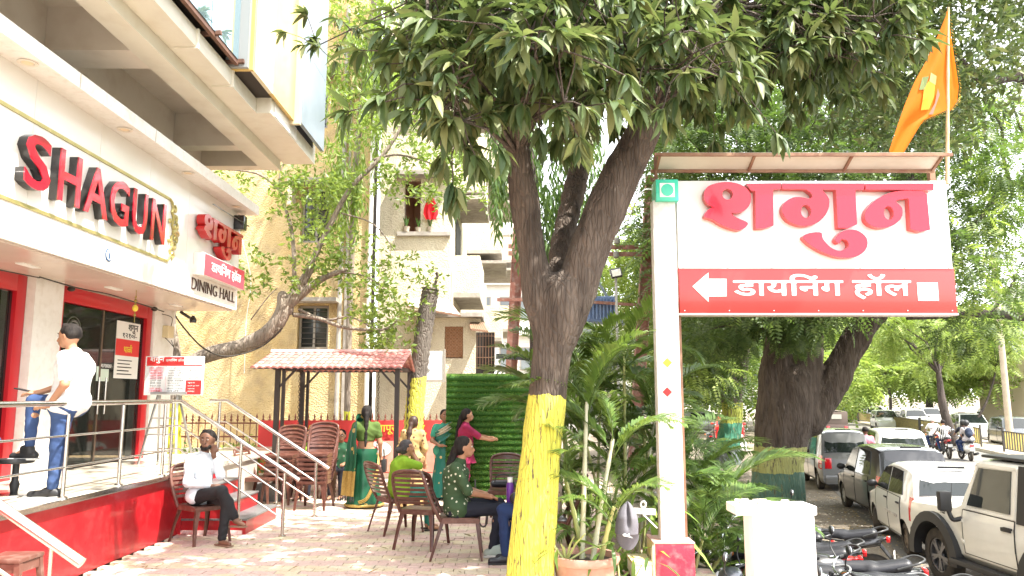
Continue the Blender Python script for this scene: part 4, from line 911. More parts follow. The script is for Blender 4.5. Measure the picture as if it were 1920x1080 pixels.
def bark(name, c, c2, c3, paint=None, strips=14., bands=None):
    M = mat(name, c, .9, c2=c2, sc=5, stretch=(1, 1, .25), c3=c3, sc3=11, w3=.25)
    n = M.node_tree.nodes; l = M.node_tree.links; b = n['Principled BSDF']; tc = n.new('ShaderNodeTexCoord'); mp = n.new('ShaderNodeMapping'); mp.inputs['Scale'].default_value = (strips, strips, strips * .16)
    v = n.new('ShaderNodeTexVoronoi'); v.feature = 'DISTANCE_TO_EDGE'; v.inputs['Scale'].default_value = 2.2
    nz = n.new('ShaderNodeTexNoise'); nz.inputs['Scale'].default_value = 3; nz.inputs['Detail'].default_value = 7
    l.new(tc.outputs['Object'], mp.inputs[0]); l.new(mp.outputs[0], nz.inputs['Vector'])
    mm = n.new('ShaderNodeMix'); mm.data_type = 'RGBA'; mm.inputs[0].default_value = .55; l.new(mp.outputs[0], mm.inputs[6]); l.new(nz.outputs['Color'], mm.inputs[7]); l.new(mp.outputs[0], v.inputs[0])
    cr = n.new('ShaderNodeMapRange'); cr.inputs[1].default_value = 0; cr.inputs[2].default_value = .18; l.new(v.outputs[0], cr.inputs[0])
    ad = n.new('ShaderNodeMath'); ad.operation = 'MULTIPLY_ADD'; ad.inputs[1].default_value = .8; l.new(nz.outputs[0], ad.inputs[0]); l.new(cr.outputs[0], ad.inputs[2])
    bp = n.new('ShaderNodeBump'); bp.inputs['Strength'].default_value = .75; bp.inputs['Distance'].default_value = .02; l.new(ad.outputs[0], bp.inputs['Height']); l.new(bp.outputs[0], b.inputs['Normal'])
    if paint:   # paint bands: (height below which the band lies, colour), from the top band down
        cur = b.inputs['Base Color'].links[0].from_socket
        sx = n.new('ShaderNodeSeparateXYZ'); l.new(tc.outputs['Object'], sx.inputs[0])
        n2 = n.new('ShaderNodeTexNoise'); n2.inputs['Scale'].default_value = 6; n2.inputs['Detail'].default_value = 4; l.new(tc.outputs['Object'], n2.inputs['Vector'])
        hh = n.new('ShaderNodeMath'); hh.operation = 'MULTIPLY_ADD'; hh.inputs[1].default_value = .16; l.new(n2.outputs[0], hh.inputs[0]); l.new(sx.outputs[2], hh.inputs[2])
        chip = n.new('ShaderNodeTexNoise'); chip.inputs['Scale'].default_value = 2.2; chip.inputs['Detail'].default_value = 8; chip.inputs['Roughness'].default_value = .7; l.new(mp.outputs[0], chip.inputs['Vector'])
        c2_ = n.new('ShaderNodeMapRange'); c2_.inputs[1].default_value = .56; c2_.inputs[2].default_value = .61; c2_.inputs[3].default_value = 1; c2_.inputs[4].default_value = 0.12; l.new(chip.outputs[0], c2_.inputs[0])
        crk = n.new('ShaderNodeMapRange'); crk.inputs[1].default_value = 0.0; crk.inputs[2].default_value = .04; crk.inputs[3].default_value = .72; l.new(v.outputs[0], crk.inputs[0])
        mk = n.new('ShaderNodeMath'); mk.operation = 'MULTIPLY'; l.new(c2_.outputs[0], mk.inputs[0]); l.new(crk.outputs[0], mk.inputs[1])
        for z, col in paint:
            lt = n.new('ShaderNodeMath'); lt.operation = 'LESS_THAN'; lt.inputs[1].default_value = z + .08; l.new(hh.outputs[0], lt.inputs[0])
            mu = n.new('ShaderNodeMath'); mu.operation = 'MULTIPLY'; l.new(lt.outputs[0], mu.inputs[0]); l.new(mk.outputs[0], mu.inputs[1])
            x = n.new('ShaderNodeMix'); x.data_type = 'RGBA'; l.new(mu.outputs[0], x.inputs[0]); l.new(cur, x.inputs[6]); x.inputs[7].default_value = (*col, 1); cur = x.outputs[2]
        l.new(cur, b.inputs['Base Color'])
    return M
YEL = (.66, .62, .09)
def chain(path, rs, k=4):
    pts = spl(path, k); n = len(pts); out = []
    rr = [np.interp(i / (n - 1) * (len(path) - 1), range(len(path)), rs) for i in range(n)]
    return pts, rr
def trunkobj(name, chains, vox, material, parent, rough=.02, k=.06):
    prims = []
    for path, rs in chains:
        pts, rr = chain(path, rs)
        for i in range(len(pts) - 1): prims.append(('c', pts[i], pts[i + 1], rr[i], rr[i + 1]))
    vs, F = blob(prims, vox, k)
    o = origin(parent)
    me = bpy.data.meshes.new(name); me.from_pydata(vs.tolist(), [], F.tolist()); me.update()
    nr = np.zeros(len(vs) * 3); me.vertices.foreach_get('normal', nr); nr = nr.reshape(-1, 3)
    out = []
    for p, q in zip(vs, nr):
        s = V((p[0] * 9, p[1] * 9, p[2] * 1.6)); d = noise.noise(s) * rough + abs(noise.noise(s * 2.7)) * rough * .7 + noise.noise(V(p) * 2.2) * rough * 1.2
        out.append((p[0] + q[0] * d - o.x, p[1] + q[1] * d - o.y, p[2] + q[2] * d - o.z))
    me.vertices.foreach_set('co', np.array(out).ravel()); me.polygons.foreach_set('use_smooth', [True] * len(me.polygons)); me.materials.append(material); me.update()
    return link(name, me, parent)
def yb(prof, x): return float(np.interp(x, [p[0] for p in prof], [p[1] for p in prof]))
def twigs(pairs, r0, r1, material, parent, name='branches'):
    m = MB()
    for a, b in pairs:
        a, b = V(a), V(b); mid = (a + b) / 2 + V((rnd.uniform(-.1, .1), rnd.uniform(-.1, .1), rnd.uniform(0, .12))) * (b - a).length
        m.tube([a, mid, b], [r0, (r0 + r1) / 2, r1], 5, cap=False)
    return m.build(name, material, parent, smooth=179, kind='stuff')

# ---- the mango tree at the front
MY = 6.3
mango = thing('mango_tree', 'large mango tree with yellow painted trunk forking low beside the potted palms', 'tree', (P(995, 1080, MY).x, MY, 0))
mb = bark('mango_bark', (.075, .056, .043), (.125, .097, .077), (.035, .025, .019), paint=[(1.70, YEL)], strips=15)
q = lambda x, y, Y=MY: P(x, y, Y)
w_ = lambda px, Y=MY: px / 2 / FPX * Y * 1.0
trunk = [([q(990, 1160), q(995, 1080), q(1005, 950), q(1017, 820), q(1028, 727), q(1036, 650), q(1045, 590), q(1050, 550)], [w_(92), w_(76), w_(74), w_(66), w_(60), w_(68), w_(84), w_(80)])]
left = [([q(1035, 640), q(1012, 560), q(1000, 480), q(985, 380), q(970, 290), q(958, 200), q(952, 110), q(935, 20), q(905, -120), q(860, -300)], [w_(50), w_(58), w_(48), w_(52), w_(44), w_(36), w_(30), w_(26), w_(22), w_(16)])]
right = [([q(1050, 640), q(1075, 560), q(1098, 480), q(1140, 380), q(1185, 290), q(1225, 210), q(1275, 120, 6.6), q(1330, 20, 7), q(1400, -120, 7.4)], [w_(50), w_(64), w_(66), w_(72), w_(62), w_(50), w_(42), w_(34), w_(26)]),
         ([q(1098, 500), q(1150, 400, 6.5), q(1172, 330, 6.7), q(1192, 240, 6.9), q(1190, 120, 7.2), q(1180, -60, 7.6)], [w_(40), w_(44), w_(40), w_(34), w_(28), w_(20)])]
mid = [([q(1045, 560, 6.5), q(1055, 450, 6.8), q(1078, 350, 7.1), q(1092, 260, 7.3), q(1085, 120, 7.6), q(1060, -60, 8)], [w_(44), w_(42), w_(40), w_(38), w_(30), w_(22)])]
trunkobj('trunk', trunk + left + right + mid, .024, mb, mango, .014, .05)
m = MB()
for y0, s_ in ((560, 1),):
    p = q(1104, y0, MY - .02); m.tube([p + V((-.03, 0, 0)), p + V((.03, -.01, .01)), p + V((.06, -.02, .015))], [.04, .03, .008], 7)
m.build('branch_stub', mb, mango, smooth=179)
prof = [(660, -60), (690, 20), (720, 70), (750, 105), (785, 140), (815, 205), (860, 235), (905, 190), (935, 60), (985, 55), (1005, 185), (1070, 215), (1110, 165), (1170, 150), (1240, 150), (1300, 185), (1400, 165), (1500, 165), (1600, 170), (1660, 90), (1720, 20)]
cl = []; tries = 0
limbs = [q(905, -120), q(952, 110), q(935, 20), q(1400, -120, 7.4), q(1275, 120, 6.6), q(1330, 20, 7), q(1180, -60, 7.6), q(1060, -60, 8), q(1085, 120, 7.6), q(1225, 210), q(970, 290), q(860, -300)]
limbs += [q(1480, 40, 7.9), q(1580, -20, 8.4), q(800, -40, 6.0), q(740, -120, 6.2)]
while len(cl) < 330:
    px = rg.uniform(745, 1700) if rg.random() < .2 else rg.uniform(790, 1700); b = yb(prof, px); py = b - abs(rg.normal()) * 150 if rg.random() < .6 else rg.uniform(-420, b)
    if py < -420: continue
    Y = rg.uniform(4.7, 8.2) if px < 1130 else rg.uniform(6.4, 9.2)
    cl.append(P(px, py, Y))
for x_, y_ in [(1010, 110), (1050, 150), (1080, 190), (1110, 120), (1150, 150), (1190, 130), (1215, 130), (1285, 125), (1300, 100), (1250, 110), (1330, 130), (1215, 95), (1370, 130), (1160, 60), (1010, 60), (1060, 80), (1280, 60), (1350, 90), (960, 20), (1120, 20)]:
    cl.append(P(x_, y_, rg.uniform(5.2, 6.1)))
for i in range(14):                     # upper crown out of frame, so that the shade is whole
    cl.append(V((rg.uniform(-3, 5), rg.uniform(6.5, 11), rg.uniform(6.3, 8.5))))
tw = []; anchors = []; dirs = []
for c in cl:
    a = min(limbs, key=lambda s: (s - c).length); tw.append((a, c))
    for k in range(int(rg.integers(4, 8))):
        o = V(rg.normal(0, .2, 3)); p = c + o
        tw.append((c, p)); anchors.append(p); dirs.append((o + V((0, 0, -.05)) + V(rg.normal(0, .1, 3))).normalized())
twigs([t for t in tw if (t[0] - t[1]).length > .9], .02, .008, mb, mango, 'branches'); twigs([t for t in tw if (t[0] - t[1]).length <= .9], .007, .004, mb, mango, 'twigs')
pos = []; D = []; U = []; SC = []
for p, d in zip(anchors, dirs):
    n = int(rg.integers(9, 16)); sd = d.orthogonal().normalized(); s2 = d.cross(sd)
    for i in range(n):
        a = i * 2.4 + rg.uniform(-.3, .3); sp = rg.uniform(.45, 1.25)
        v = d * math.cos(sp) + (sd * math.cos(a) + s2 * math.sin(a)) * math.sin(sp) + V((0, 0, -.35 - .3 * rg.random()))
        pos.append(p + d * rg.uniform(-.05, .03)); D.append(v); U.append(V((rg.normal(0, .3), rg.normal(0, .3), 1))); SC.append(rg.uniform(.12, .25))
pos = np.array([tuple(p) for p in pos]); D = np.array([tuple(p) for p in D]); U = np.array([tuple(p) for p in U]); SC = np.array(SC)
print('mango leaves', len(pos))
lv, lf = leaf_template(1, .29, 4, .45, .32, .012)
# the 300 nearest to the camera within the frame are leaves of their own
Rm = frame(D, U)
tt_ = pos - np.array([0, 0, EYE]); dep = tt_[:, 1] * cP + tt_[:, 2] * sP; vv = -tt_[:, 1] * sP + tt_[:, 2] * cP
inv = (abs(tt_[:, 0] / dep * FPX) < 900) & (540 - vv / dep * FPX > 15)
order = np.argsort(np.where(inv, dep / SC, 99)); own = order[:300]; oth = np.ones(len(pos), bool); oth[own] = False
lm = fastmesh('leaf', np.array(lv), lf, mango_leaf, True)
for i in own:
    o = link('leaf', lm, mango); o.location = V(pos[i]) - origin(mango)
    o.rotation_mode = 'QUATERNION'; o.rotation_quaternion = Matrix(Rm[i].tolist()).to_quaternion(); o.scale = (SC[i],) * 3
scatter('foliage', lv, lf, pos[oth], Rm[oth], SC[oth], mango_leaf, mango, True, kind='stuff')

# ---- templates: feathery spray, oval leaf twig, hanging string
def spray(pairs=9, L=1.):
    vs = []; fs = []
    for i in range(pairs):
        t = (i + 1) / pairs; y = L * t; z = -.25 * L * t * t; s = .36 * L * math.sin(pi * (.18 + .72 * t)) * .9
        for sg in (-1, 1):
            b = len(vs); a = .045 * L; vs += [(0, y - a, z), (sg * s * .5, y + s * .14 - a, z - .02), (sg * s, y + s * .3, z - .09 * L), (sg * s * .5, y + s * .14 + a, z - .02), (0, y + a * .6, z)]
            fs += [(b, b + 1, b + 3), (b, b + 3, b + 4), (b + 1, b + 2, b + 3)]
    return vs, fs
SPR = spray()
def spray_lo(pairs=6, L=1.):
    vs = []; fs = []
    for i in range(pairs):
        t = (i + .8) / pairs; y = L * t; z = -.25 * L * t * t; s = .38 * L * math.sin(pi * (.18 + .72 * t))
        for sg in (-1, 1):
            b = len(vs); vs += [(0, y - .02, z), (sg * s * .55, y + s * .1 - .06 * L, z - .02), (sg * s, y + s * .3, z - .09 * L), (sg * s * .5, y + s * .2 + .05 * L, z - .02)]; fs += [(b, b + 1, b + 3), (b + 1, b + 2, b + 3)]
    return vs, fs
SPL = spray_lo()

def ovals(n=7, seed=1, w=.42):
    r = random.Random(seed); vs = []; fs = []; a, f = leaf_template(.34, .34 * w, 2, .3, .25)
    for i in range(n):
        an = i * 2.4; y = .25 + .75 * i / n; M = Matrix.Rotation(an, 3, 'Y') @ Matrix.Rotation(-.2 - r.random() * .7, 3, 'X') @ Matrix.Rotation(r.uniform(.5, 1.1) * (1 if i % 2 else -1), 3, 'Z')
        b = len(vs); vs += [tuple(M @ V(p) + V((0, y, -.1 * y))) for p in a]; fs += [tuple(j + b for j in t) for t in f]
    return vs, fs
OV = ovals(8, 3, .42)
def cloud(name, centers, rad, n, tmpl, size, material, parent, down=.2, flat=.7):
    cs = np.array([tuple(c) for c in centers]); pk_ = rg.integers(0, len(cs), n); o = rg.normal(0, 1, (n, 3)); o /= np.linalg.norm(o, axis=1, keepdims=True)
    rr = rad * rg.uniform(.15, 1, (n, 1)) ** .6; o[:, 2] *= flat; p = cs[pk_] + o * rr
    d = o + rg.normal(0, .45, (n, 3)); d[:, 2] -= down
    return scatter(name, tmpl[0], tmpl[1], p, frame(d, np.array([[0, 0, 1.]]) + rg.normal(0, .25, (n, 3))), rg.uniform(size * .6, size * 1.15, n), material, parent, kind='stuff')
def region(prof_lo, prof_hi, Y0, Y1, n, x0, x1):
    out = []
    for _ in range(n):
        px = rg.uniform(x0, x1); a, b = yb(prof_hi, px), yb(prof_lo, px); out.append(P(px, rg.uniform(a, b), rg.uniform(Y0, Y1)))
    return out
# ---- rain tree with green and yellow base
b2 = bark('rain_tree_bark', (.06, .043, .033), (.105, .08, .062), (.035, .026, .02), paint=[(1.16, (.34, .34, .12)), (.55, (.08, .15, .11))], strips=6)
rt = thing('rain_tree', 'huge dark trunked tree with yellow and green painted base beside the parked cars', 'tree', P(1457, 925, 20)); YB = 20
r = lambda x, y, Y=YB: P(x, y, Y); rw = lambda px: px / 2 / FPX * YB
trunkobj('trunk', [([r(1455, 950), r(1457, 900), r(1462, 835), r(1475, 780), r(1490, 720)], [rw(96), rw(88), rw(84), rw(98), rw(84)]),
    ([r(1445, 860), r(1448, 780), r(1452, 700), r(1462, 620), r(1440, 540), r(1400, 430)], [rw(50), rw(56), rw(52), rw(46), rw(38), rw(26)]),
    ([r(1490, 780), r(1505, 710), r(1515, 640), r(1535, 560), r(1570, 450), r(1640, 330)], [rw(66), rw(62), rw(50), rw(42), rw(34), rw(26)]),
    ([r(1515, 790), r(1560, 720), r(1590, 660), r(1620, 610), r(1665, 545), r(1700, 400), r(1745, 270), r(1800, 130)], [rw(60), rw(54), rw(48), rw(44), rw(44), rw(42), rw(46), rw(36)]),
    ([r(1475, 660), r(1500, 600), r(1540, 540)], [rw(30), rw(24), rw(20)])], .045, b2, rt, .035, .07)
lo = [(1225, 540), (1290, 620), (1340, 635), (1390, 600), (1440, 590), (1500, 590), (1560, 590), (1600, 560), (1650, 540), (1700, 540), (1780, 540)]
hi = [(1225, 140), (1300, 150), (1700, 150), (1780, 300)]
cs = region(lo, hi, 15, 25, 190, 1230, 1700)
twigs([(min((r(1462, 620), r(1440, 540), r(1535, 560), r(1620, 610), r(1665, 545), r(1700, 400)), key=lambda s: (s - c).length), c) for c in cs[::2]], .05, .012, b2, rt)
cloud('foliage', cs, 1.0, 9800, SPL, .42, fine_dark, rt, .35)
# low sprays hanging in front of the trunk
cloud('hanging_spray', region([(1300, 650), (1600, 640)], [(1300, 610), (1600, 600)], 17.5, 19, 14, 1300, 1570), .5, 420, SPR, .36, fine_dark, rt, .8)
# ---- second street tree behind it
st = thing('street_tree', 'smaller leaning tree with yellow green and blue painted base left of the huge tree', 'tree', P(1360, 868, 31)); YB2 = 31
s_ = lambda x, y, Y=31: P(x, y, Y); sw_ = lambda px: px / 2 / FPX * 31
b3 = bark('street_bark', (.10, .08, .065), (.15, .12, .1), (.06, .05, .04), paint=[(2.35, (.30, .33, .06)), (1.55, (.05, .2, .13)), (.6, (.13, .15, .15))], strips=5)
trunkobj('trunk', [([s_(1362, 885), s_(1364, 840), s_(1372, 780), s_(1368, 730), s_(1350, 680), s_(1335, 600)], [sw_(54), sw_(38), sw_(34), sw_(32), sw_(26), sw_(18)]), ([s_(1372, 760), s_(1385, 715), s_(1395, 660), s_(1400, 560)], [sw_(26), sw_(24), sw_(18), sw_(14)])], .08, b3, st, .05, .15)
cloud('foliage', region([(1230, 700), (1300, 715), (1420, 700)], [(1230, 400), (1420, 400)], 27, 36, 60, 1235, 1430), 1.6, 4600, SPL, .6, fine_dark, st, .2)
# ---- right hand tree with thin dark branches
ft = thing('feathery_tree', 'airy feathery tree with thin dark branches at the right edge above the road', 'tree', (14.5, 19, ZR))
b4 = bark('thin_bark', (.05, .04, .034), (.09, .07, .06), (.03, .025, .02), strips=8)
f_ = lambda x, y, Y=18: P(x, y, Y)
tb4 = MB()
for pth, rs in (([f_(2150, 1100), f_(2120, 800), f_(2060, 600), f_(2000, 420), f_(1960, 200)], [.3, .26, .2, .15, .1]), ([f_(2060, 600), f_(1920, 594), f_(1850, 588), f_(1785, 590), f_(1700, 596)], [.14, .11, .1, .09, .05]),
     ([f_(2000, 380), f_(1900, 345), f_(1868, 365), f_(1842, 405), f_(1800, 435), f_(1770, 430)], [.1, .07, .07, .06, .05, .03]), ([f_(1895, 345), f_(1880, 290), f_(1878, 240), f_(1850, 190)], [.05, .04, .03, .02]), ([f_(1880, 290), f_(1850, 270), f_(1830, 230)], [.03, .025, .015]),
     ([f_(1985, 300), f_(1925, 260), f_(1900, 200)], [.05, .04, .02]), ([f_(1850, 590), f_(1880, 560), f_(1905, 520)], [.04, .03, .02]), ([f_(1800, 435), f_(1790, 480), f_(1800, 520)], [.03, .025, .015])):
    tb4 = MB(); tb4.tube(spl(pth, 4), [float(np.interp(i / (4 * (len(pth) - 1)) * (len(pth) - 1), range(len(pth)), rs)) for i in range(4 * (len(pth) - 1) + 1)], 8); tb4.build('branch', b4, ft, smooth=179)
cs = region([(1700, 560), (1780, 560), (1920, 560)], [(1700, 140), (1780, 170), (1920, 150)], 15, 21, 62, 1730, 1940)
cs += region([(1780, 640), (1930, 600)], [(1780, 600), (1930, 540)], 15, 21, 8, 1760, 1930)
cloud('foliage', cs, .8, 2300, SPL, .36, fine_dark, ft, .3)
cloud('foliage', cs[::2], .9, 900, SPL, .36, fine_light, ft, .3)
# dark leaves top right (broad leaved tree reaching over the flag)
bt = thing('broad_leaved_tree', 'dark broad leaved tree filling the top right corner behind the orange flag', 'tree', (9, 11, ZR))
tb5 = MB(); tb5.tube(spl([V((10.5, 12, ZR)), V((10, 12, 3)), P(1960, 180, 10.5), P(1840, 150, 10), P(1760, 60, 9.6)], 5), [.22, .22, .2, .18, .17, .16, .15, .14, .13, .12, .11, .1, .09, .08, .07, .06, .05, .05, .04, .04, .03], 8); tb5.build('trunk', b4, bt, smooth=179)
cs = region([(1560, 175), (1650, 245), (1700, 255), (1790, 215), (1850, 170), (1940, 110)], [(1560, -260), (1940, -260)], 8.6, 12, 150, 1570, 1990)
BO = ovals(8, 9, .36); cloud('foliage', cs, .55, 2900, BO, .42, mango_leaf, bt, .5)
# ---- light curved tree in front of the yellow building
b6 = bark('pale_bark', (.21, .17, .135), (.30, .25, .2), (.12, .095, .07), paint=[(1.45, (.55, .54, .04))], strips=8)
ct_ = thing('curved_tree', 'crooked pale branched tree with glossy light leaves in front of the yellow wall', 'tree', P(324, 900, 15.0)); Y6 = 15.0
c_ = lambda x, y, Y=Y6: P(x, y, Y); cw = lambda px: px / 2 / FPX * Y6
trunkobj('trunk', [([c_(322, 930), c_(323, 830), c_(328, 740), c_(332, 690)], [cw(34), cw(30), cw(26), cw(26)]),
    ([c_(326, 740), c_(350, 690), c_(390, 665), c_(450, 650), c_(505, 622), c_(530, 585), c_(530, 555)], [cw(20), cw(24), cw(27), cw(28), cw(30), cw(28), cw(20)]),
    ([c_(322, 760), c_(330, 680), c_(322, 600), c_(330, 540)], [cw(22), cw(20), cw(15), cw(9)]),
    ([c_(520, 600), c_(560, 540), c_(585, 500)], [cw(20), cw(17), cw(14)]), ([c_(545, 570), c_(600, 525), c_(650, 505)], [cw(18), cw(13), cw(7)])], .024, b6, ct_, .008, .015)
for pth, rs in (([c_(575, 510), c_(600, 460), c_(625, 410), c_(660, 350), c_(715, 295), c_(760, 230), c_(800, 190)], [.07, .06, .055, .05, .045, .03, .015]),
    ([c_(545, 590), c_(552, 520), c_(548, 440), c_(535, 390), c_(522, 355), c_(480, 325), c_(420, 318)], [.05, .045, .04, .03, .028, .02, .01]), ([c_(524, 360), c_(525, 325), c_(535, 300)], [.02, .015, .008]),
    ([c_(550, 590), c_(600, 598), c_(650, 615), c_(720, 618), c_(745, 600)], [.05, .04, .035, .025, .01]), ([c_(560, 580), c_(610, 600), c_(660, 595), c_(720, 630), c_(745, 660)], [.03, .025, .02, .015, .008]),
    ([c_(700, 300), c_(740, 290), c_(790, 300), c_(840, 320)], [.03, .025, .02, .01]), ([c_(640, 510), c_(690, 520), c_(740, 560), c_(760, 600)], [.02, .018, .014, .008]), ([c_(470, 600), c_(500, 560), c_(520, 540)], [.012, .01, .008]), ([c_(640, 400), c_(700, 420), c_(740, 470)], [.02, .014, .008])):
    t = MB(); t.tube(spl(pth, 4), [float(np.interp(i / 4, range(len(pth)), rs)) for i in range(4 * (len(pth) - 1) + 1)], 7); t.build('branch', b6, ct_, smooth=179)
cs = [c_(*p, Y6 + rg.uniform(-.7, .5)) for p in [(590, 420), (575, 450), (610, 450), (560, 400), (620, 480), (650, 460), (640, 510), (690, 490), (720, 520), (760, 490), (600, 380), (570, 500), (690, 560), (740, 560), (720, 600), (735, 585), (740, 640), (715, 640), (450, 520), (480, 500), (440, 470),
    (630, 270), (660, 240), (700, 250), (740, 230), (780, 240), (820, 260), (850, 290), (800, 300), (760, 290), (720, 310), (850, 340), (870, 320), (690, 330), (650, 320), (780, 340), (820, 340), (640, 200), (680, 180), (720, 200), (760, 200), (600, 330), (560, 320), (540, 310), (610, 350), (745, 350), (880, 350), (860, 270), (430, 340), (560, 350)]]
cloud('foliage', cs, .42, 900, OV, .40, oval_leaf, ct_, .5)
# ---- bright tree with long hanging leaves above the building, and the dark hanging tree behind the mango trunk
def strings(name, regs, n, material, parent, L0=.8, L1=1.6, lw=.17, lean=.2):
    lv, lf = leaf_template(1, .2, 2, .3, .2); p = []; d = []; sc = []
    for _ in range(n):
        x0, x1, y0, y1, Ya, Yb = regs[rg.integers(0, len(regs))]; a = P(rg.uniform(x0, x1), rg.uniform(y0, y1), rg.uniform(Ya, Yb)); L = rg.uniform(L0, L1); k = int(L / .055); dr = rg.uniform(0, 6.3); ls = rg.uniform(0, lean)
        for i in range(k):
            t = i / k; c = a + V((math.cos(dr) * ls * t * L, math.sin(dr) * ls * t * L, -L * t)); an = i * 2.4
            p.append(tuple(c)); d.append((math.cos(an) * .6, math.sin(an) * .6, -1.1)); sc.append(rg.uniform(.8, 1.2) * lw)
    return scatter(name, lv, lf, np.array(p), frame(np.array(d), rg.normal(0, .3, (len(p), 3)) + np.array([[0, 0, 1.]])), np.array(sc), material, parent, kind='stuff')
at = thing('hanging_leaf_tree', 'tree with dark hanging leaf curtains seen between the mango limbs', 'tree', (-.2, 12.5, 0))
t = MB(); t.tube(spl([V((.35, 12.5, 0)), P(1005, 700, 12.5), P(1000, 400, 12.5), P(985, 150, 12.5), P(985, -200, 12.5)]), .1, 8); t.build('trunk', b4, at, smooth=179)
strings('foliage', [(915, 1010, 130, 330, 11.6, 13.2), (925, 1040, 60, 380, 11.8, 13.2), (1040, 1130, 180, 400, 11.8, 13), (1020, 1060, 330, 480, 12, 13)], 300, droop_leaf, at, .5, 1.2, .2)
bt2 = thing('tall_light_tree', 'tall light green tree with hanging leaves rising above the yellow building', 'tree', P(640, 900, 17))
t = MB(); t.tube(spl([V((P(650, 900, 17).x, 16.9, 0)), P(655, 600, 16.9), P(668, 300, 16.9), P(690, 100, 16.9), P(720, -150, 16.9)]), .07, 8); t.build('trunk', b6, bt2, smooth=179)
bright_hang = leafmat('bright_hanging_leaf', [(.10, .17, .03), (.17, .26, .045), (.25, .35, .07)], .4, .42, (.36, .5, .06), .5)
strings('foliage', [(610, 720, 40, 300, 15.9, 17.2), (620, 680, 280, 360, 15.9, 16.8), (680, 760, 60, 160, 16, 17.2)], 130, bright_hang, bt2, .5, 1.3, .22)
cloud('foliage', [P(rg.uniform(620, 790), rg.uniform(-60, 190), rg.uniform(16, 18)) for _ in range(34)], .6, 650, OV, .42, bright_hang, bt2, .5)
# ---- cut palm trunk with yellow base
cp = thing('cut_palm_trunk', 'cut off palm trunk with yellow painted foot leaning in front of the fence', 'tree trunk', P(765, 905, 15.2)); YC = 15.2
bc = bark('palm_bark', (.12, .10, .085), (.17, .145, .12), (.07, .055, .045), paint=[(2.0, YEL)], strips=10)
pth = spl([P(768, 915, YC), P(775, 800, YC), P(784, 700, YC), P(798, 600, YC), P(808, 540, YC)], 14)
m = MB(); m.tube(pth, [.185 - .0 * i + (.012 if i % 2 else -.006) + (.05 * max(0, 1 - i / 10)) - i * .0004 for i in range(len(pth))], 18); m.build('trunk', bc, cp, smooth=50)
m = MB(); p = P(808, 537, YC)
m.tube([p + V((.05, 0, -.05)), p + V((.1, 0, .1)), p + V((.13, 0, .2)), p + V((.1, 0, .28))], [.03, .03, .025, .03], 7); m.build('stub', mb, cp, smooth=60)
cloud('sprout', [p + V((0, -.05, .08)), p + V((-.05, -.05, .12))], .1, 16, OV, .32, oval_leaf, cp, .0)
# ---- trees of the median and beyond, each its own
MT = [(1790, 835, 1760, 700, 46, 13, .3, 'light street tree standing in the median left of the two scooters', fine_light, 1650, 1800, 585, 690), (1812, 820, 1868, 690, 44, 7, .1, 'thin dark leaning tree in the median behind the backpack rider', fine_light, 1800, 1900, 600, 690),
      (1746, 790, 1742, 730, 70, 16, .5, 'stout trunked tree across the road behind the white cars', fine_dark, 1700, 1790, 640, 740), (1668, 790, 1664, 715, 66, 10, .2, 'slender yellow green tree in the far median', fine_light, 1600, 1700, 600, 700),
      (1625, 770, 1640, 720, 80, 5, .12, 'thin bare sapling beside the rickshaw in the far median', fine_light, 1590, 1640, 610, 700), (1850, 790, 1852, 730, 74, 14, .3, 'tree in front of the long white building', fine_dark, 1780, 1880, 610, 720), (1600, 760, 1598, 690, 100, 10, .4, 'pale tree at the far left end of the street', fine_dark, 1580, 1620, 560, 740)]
for i, (bx_, by, tx, ty, Y, h, r_, lab, lm_, x0, x1, y0, y1) in enumerate(MT):
    g = G(bx_, by, ZR + .1); Y = g.y
    t = thing('street_tree', lab, 'tree', g, 'trees along the median and far side')
    top = P(tx, ty, Y); m = MB(); midp = (g + top) / 2 + V((rnd.uniform(-.3, .3), 0, 0)); m.tube(spl([g, midp, top, top + (top - midp) * .6 + V((0, 0, .8))]), [r_ * (1 - .045 * j) for j in range(19)], 8); m.build('trunk', b4, t, smooth=179)
    sc_ = Y / 45; cs = [P(rg.uniform(x0, x1), rg.uniform(y0, y1), Y + rg.uniform(-1.5, 1.5) * sc_) for _ in range(18)]
    twigs([(top, c) for c in cs[::2]], r_ * .25, .02, b4, t); cloud('foliage', cs, 1.0 * sc_, 950, SPL, .6 * sc_, lm_, t, .3)
far = thing('tree_row', 'row of bright trees closing the street in the distance', 'tree row', (30, 100, ZR)); del far['category']; 
for key in ('label',): pass
bpy.data.objects.remove(far)
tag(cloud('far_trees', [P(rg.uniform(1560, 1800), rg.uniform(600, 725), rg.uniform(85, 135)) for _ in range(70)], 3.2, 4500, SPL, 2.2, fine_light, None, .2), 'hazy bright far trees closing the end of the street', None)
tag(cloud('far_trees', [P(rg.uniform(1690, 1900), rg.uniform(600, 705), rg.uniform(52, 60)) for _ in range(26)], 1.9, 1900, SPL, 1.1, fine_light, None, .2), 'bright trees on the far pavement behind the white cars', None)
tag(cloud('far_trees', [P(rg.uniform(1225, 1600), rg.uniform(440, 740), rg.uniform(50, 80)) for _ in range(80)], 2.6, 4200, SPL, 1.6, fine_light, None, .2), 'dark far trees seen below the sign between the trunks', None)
tag(cloud('far_trees', [P(rg.uniform(1110, 1330), rg.uniform(430, 720), rg.uniform(24, 34)) for _ in range(36)], 1.3, 2300, SPL, .62, fine_light, None, .2), 'bright trees behind the transformer frame', None)

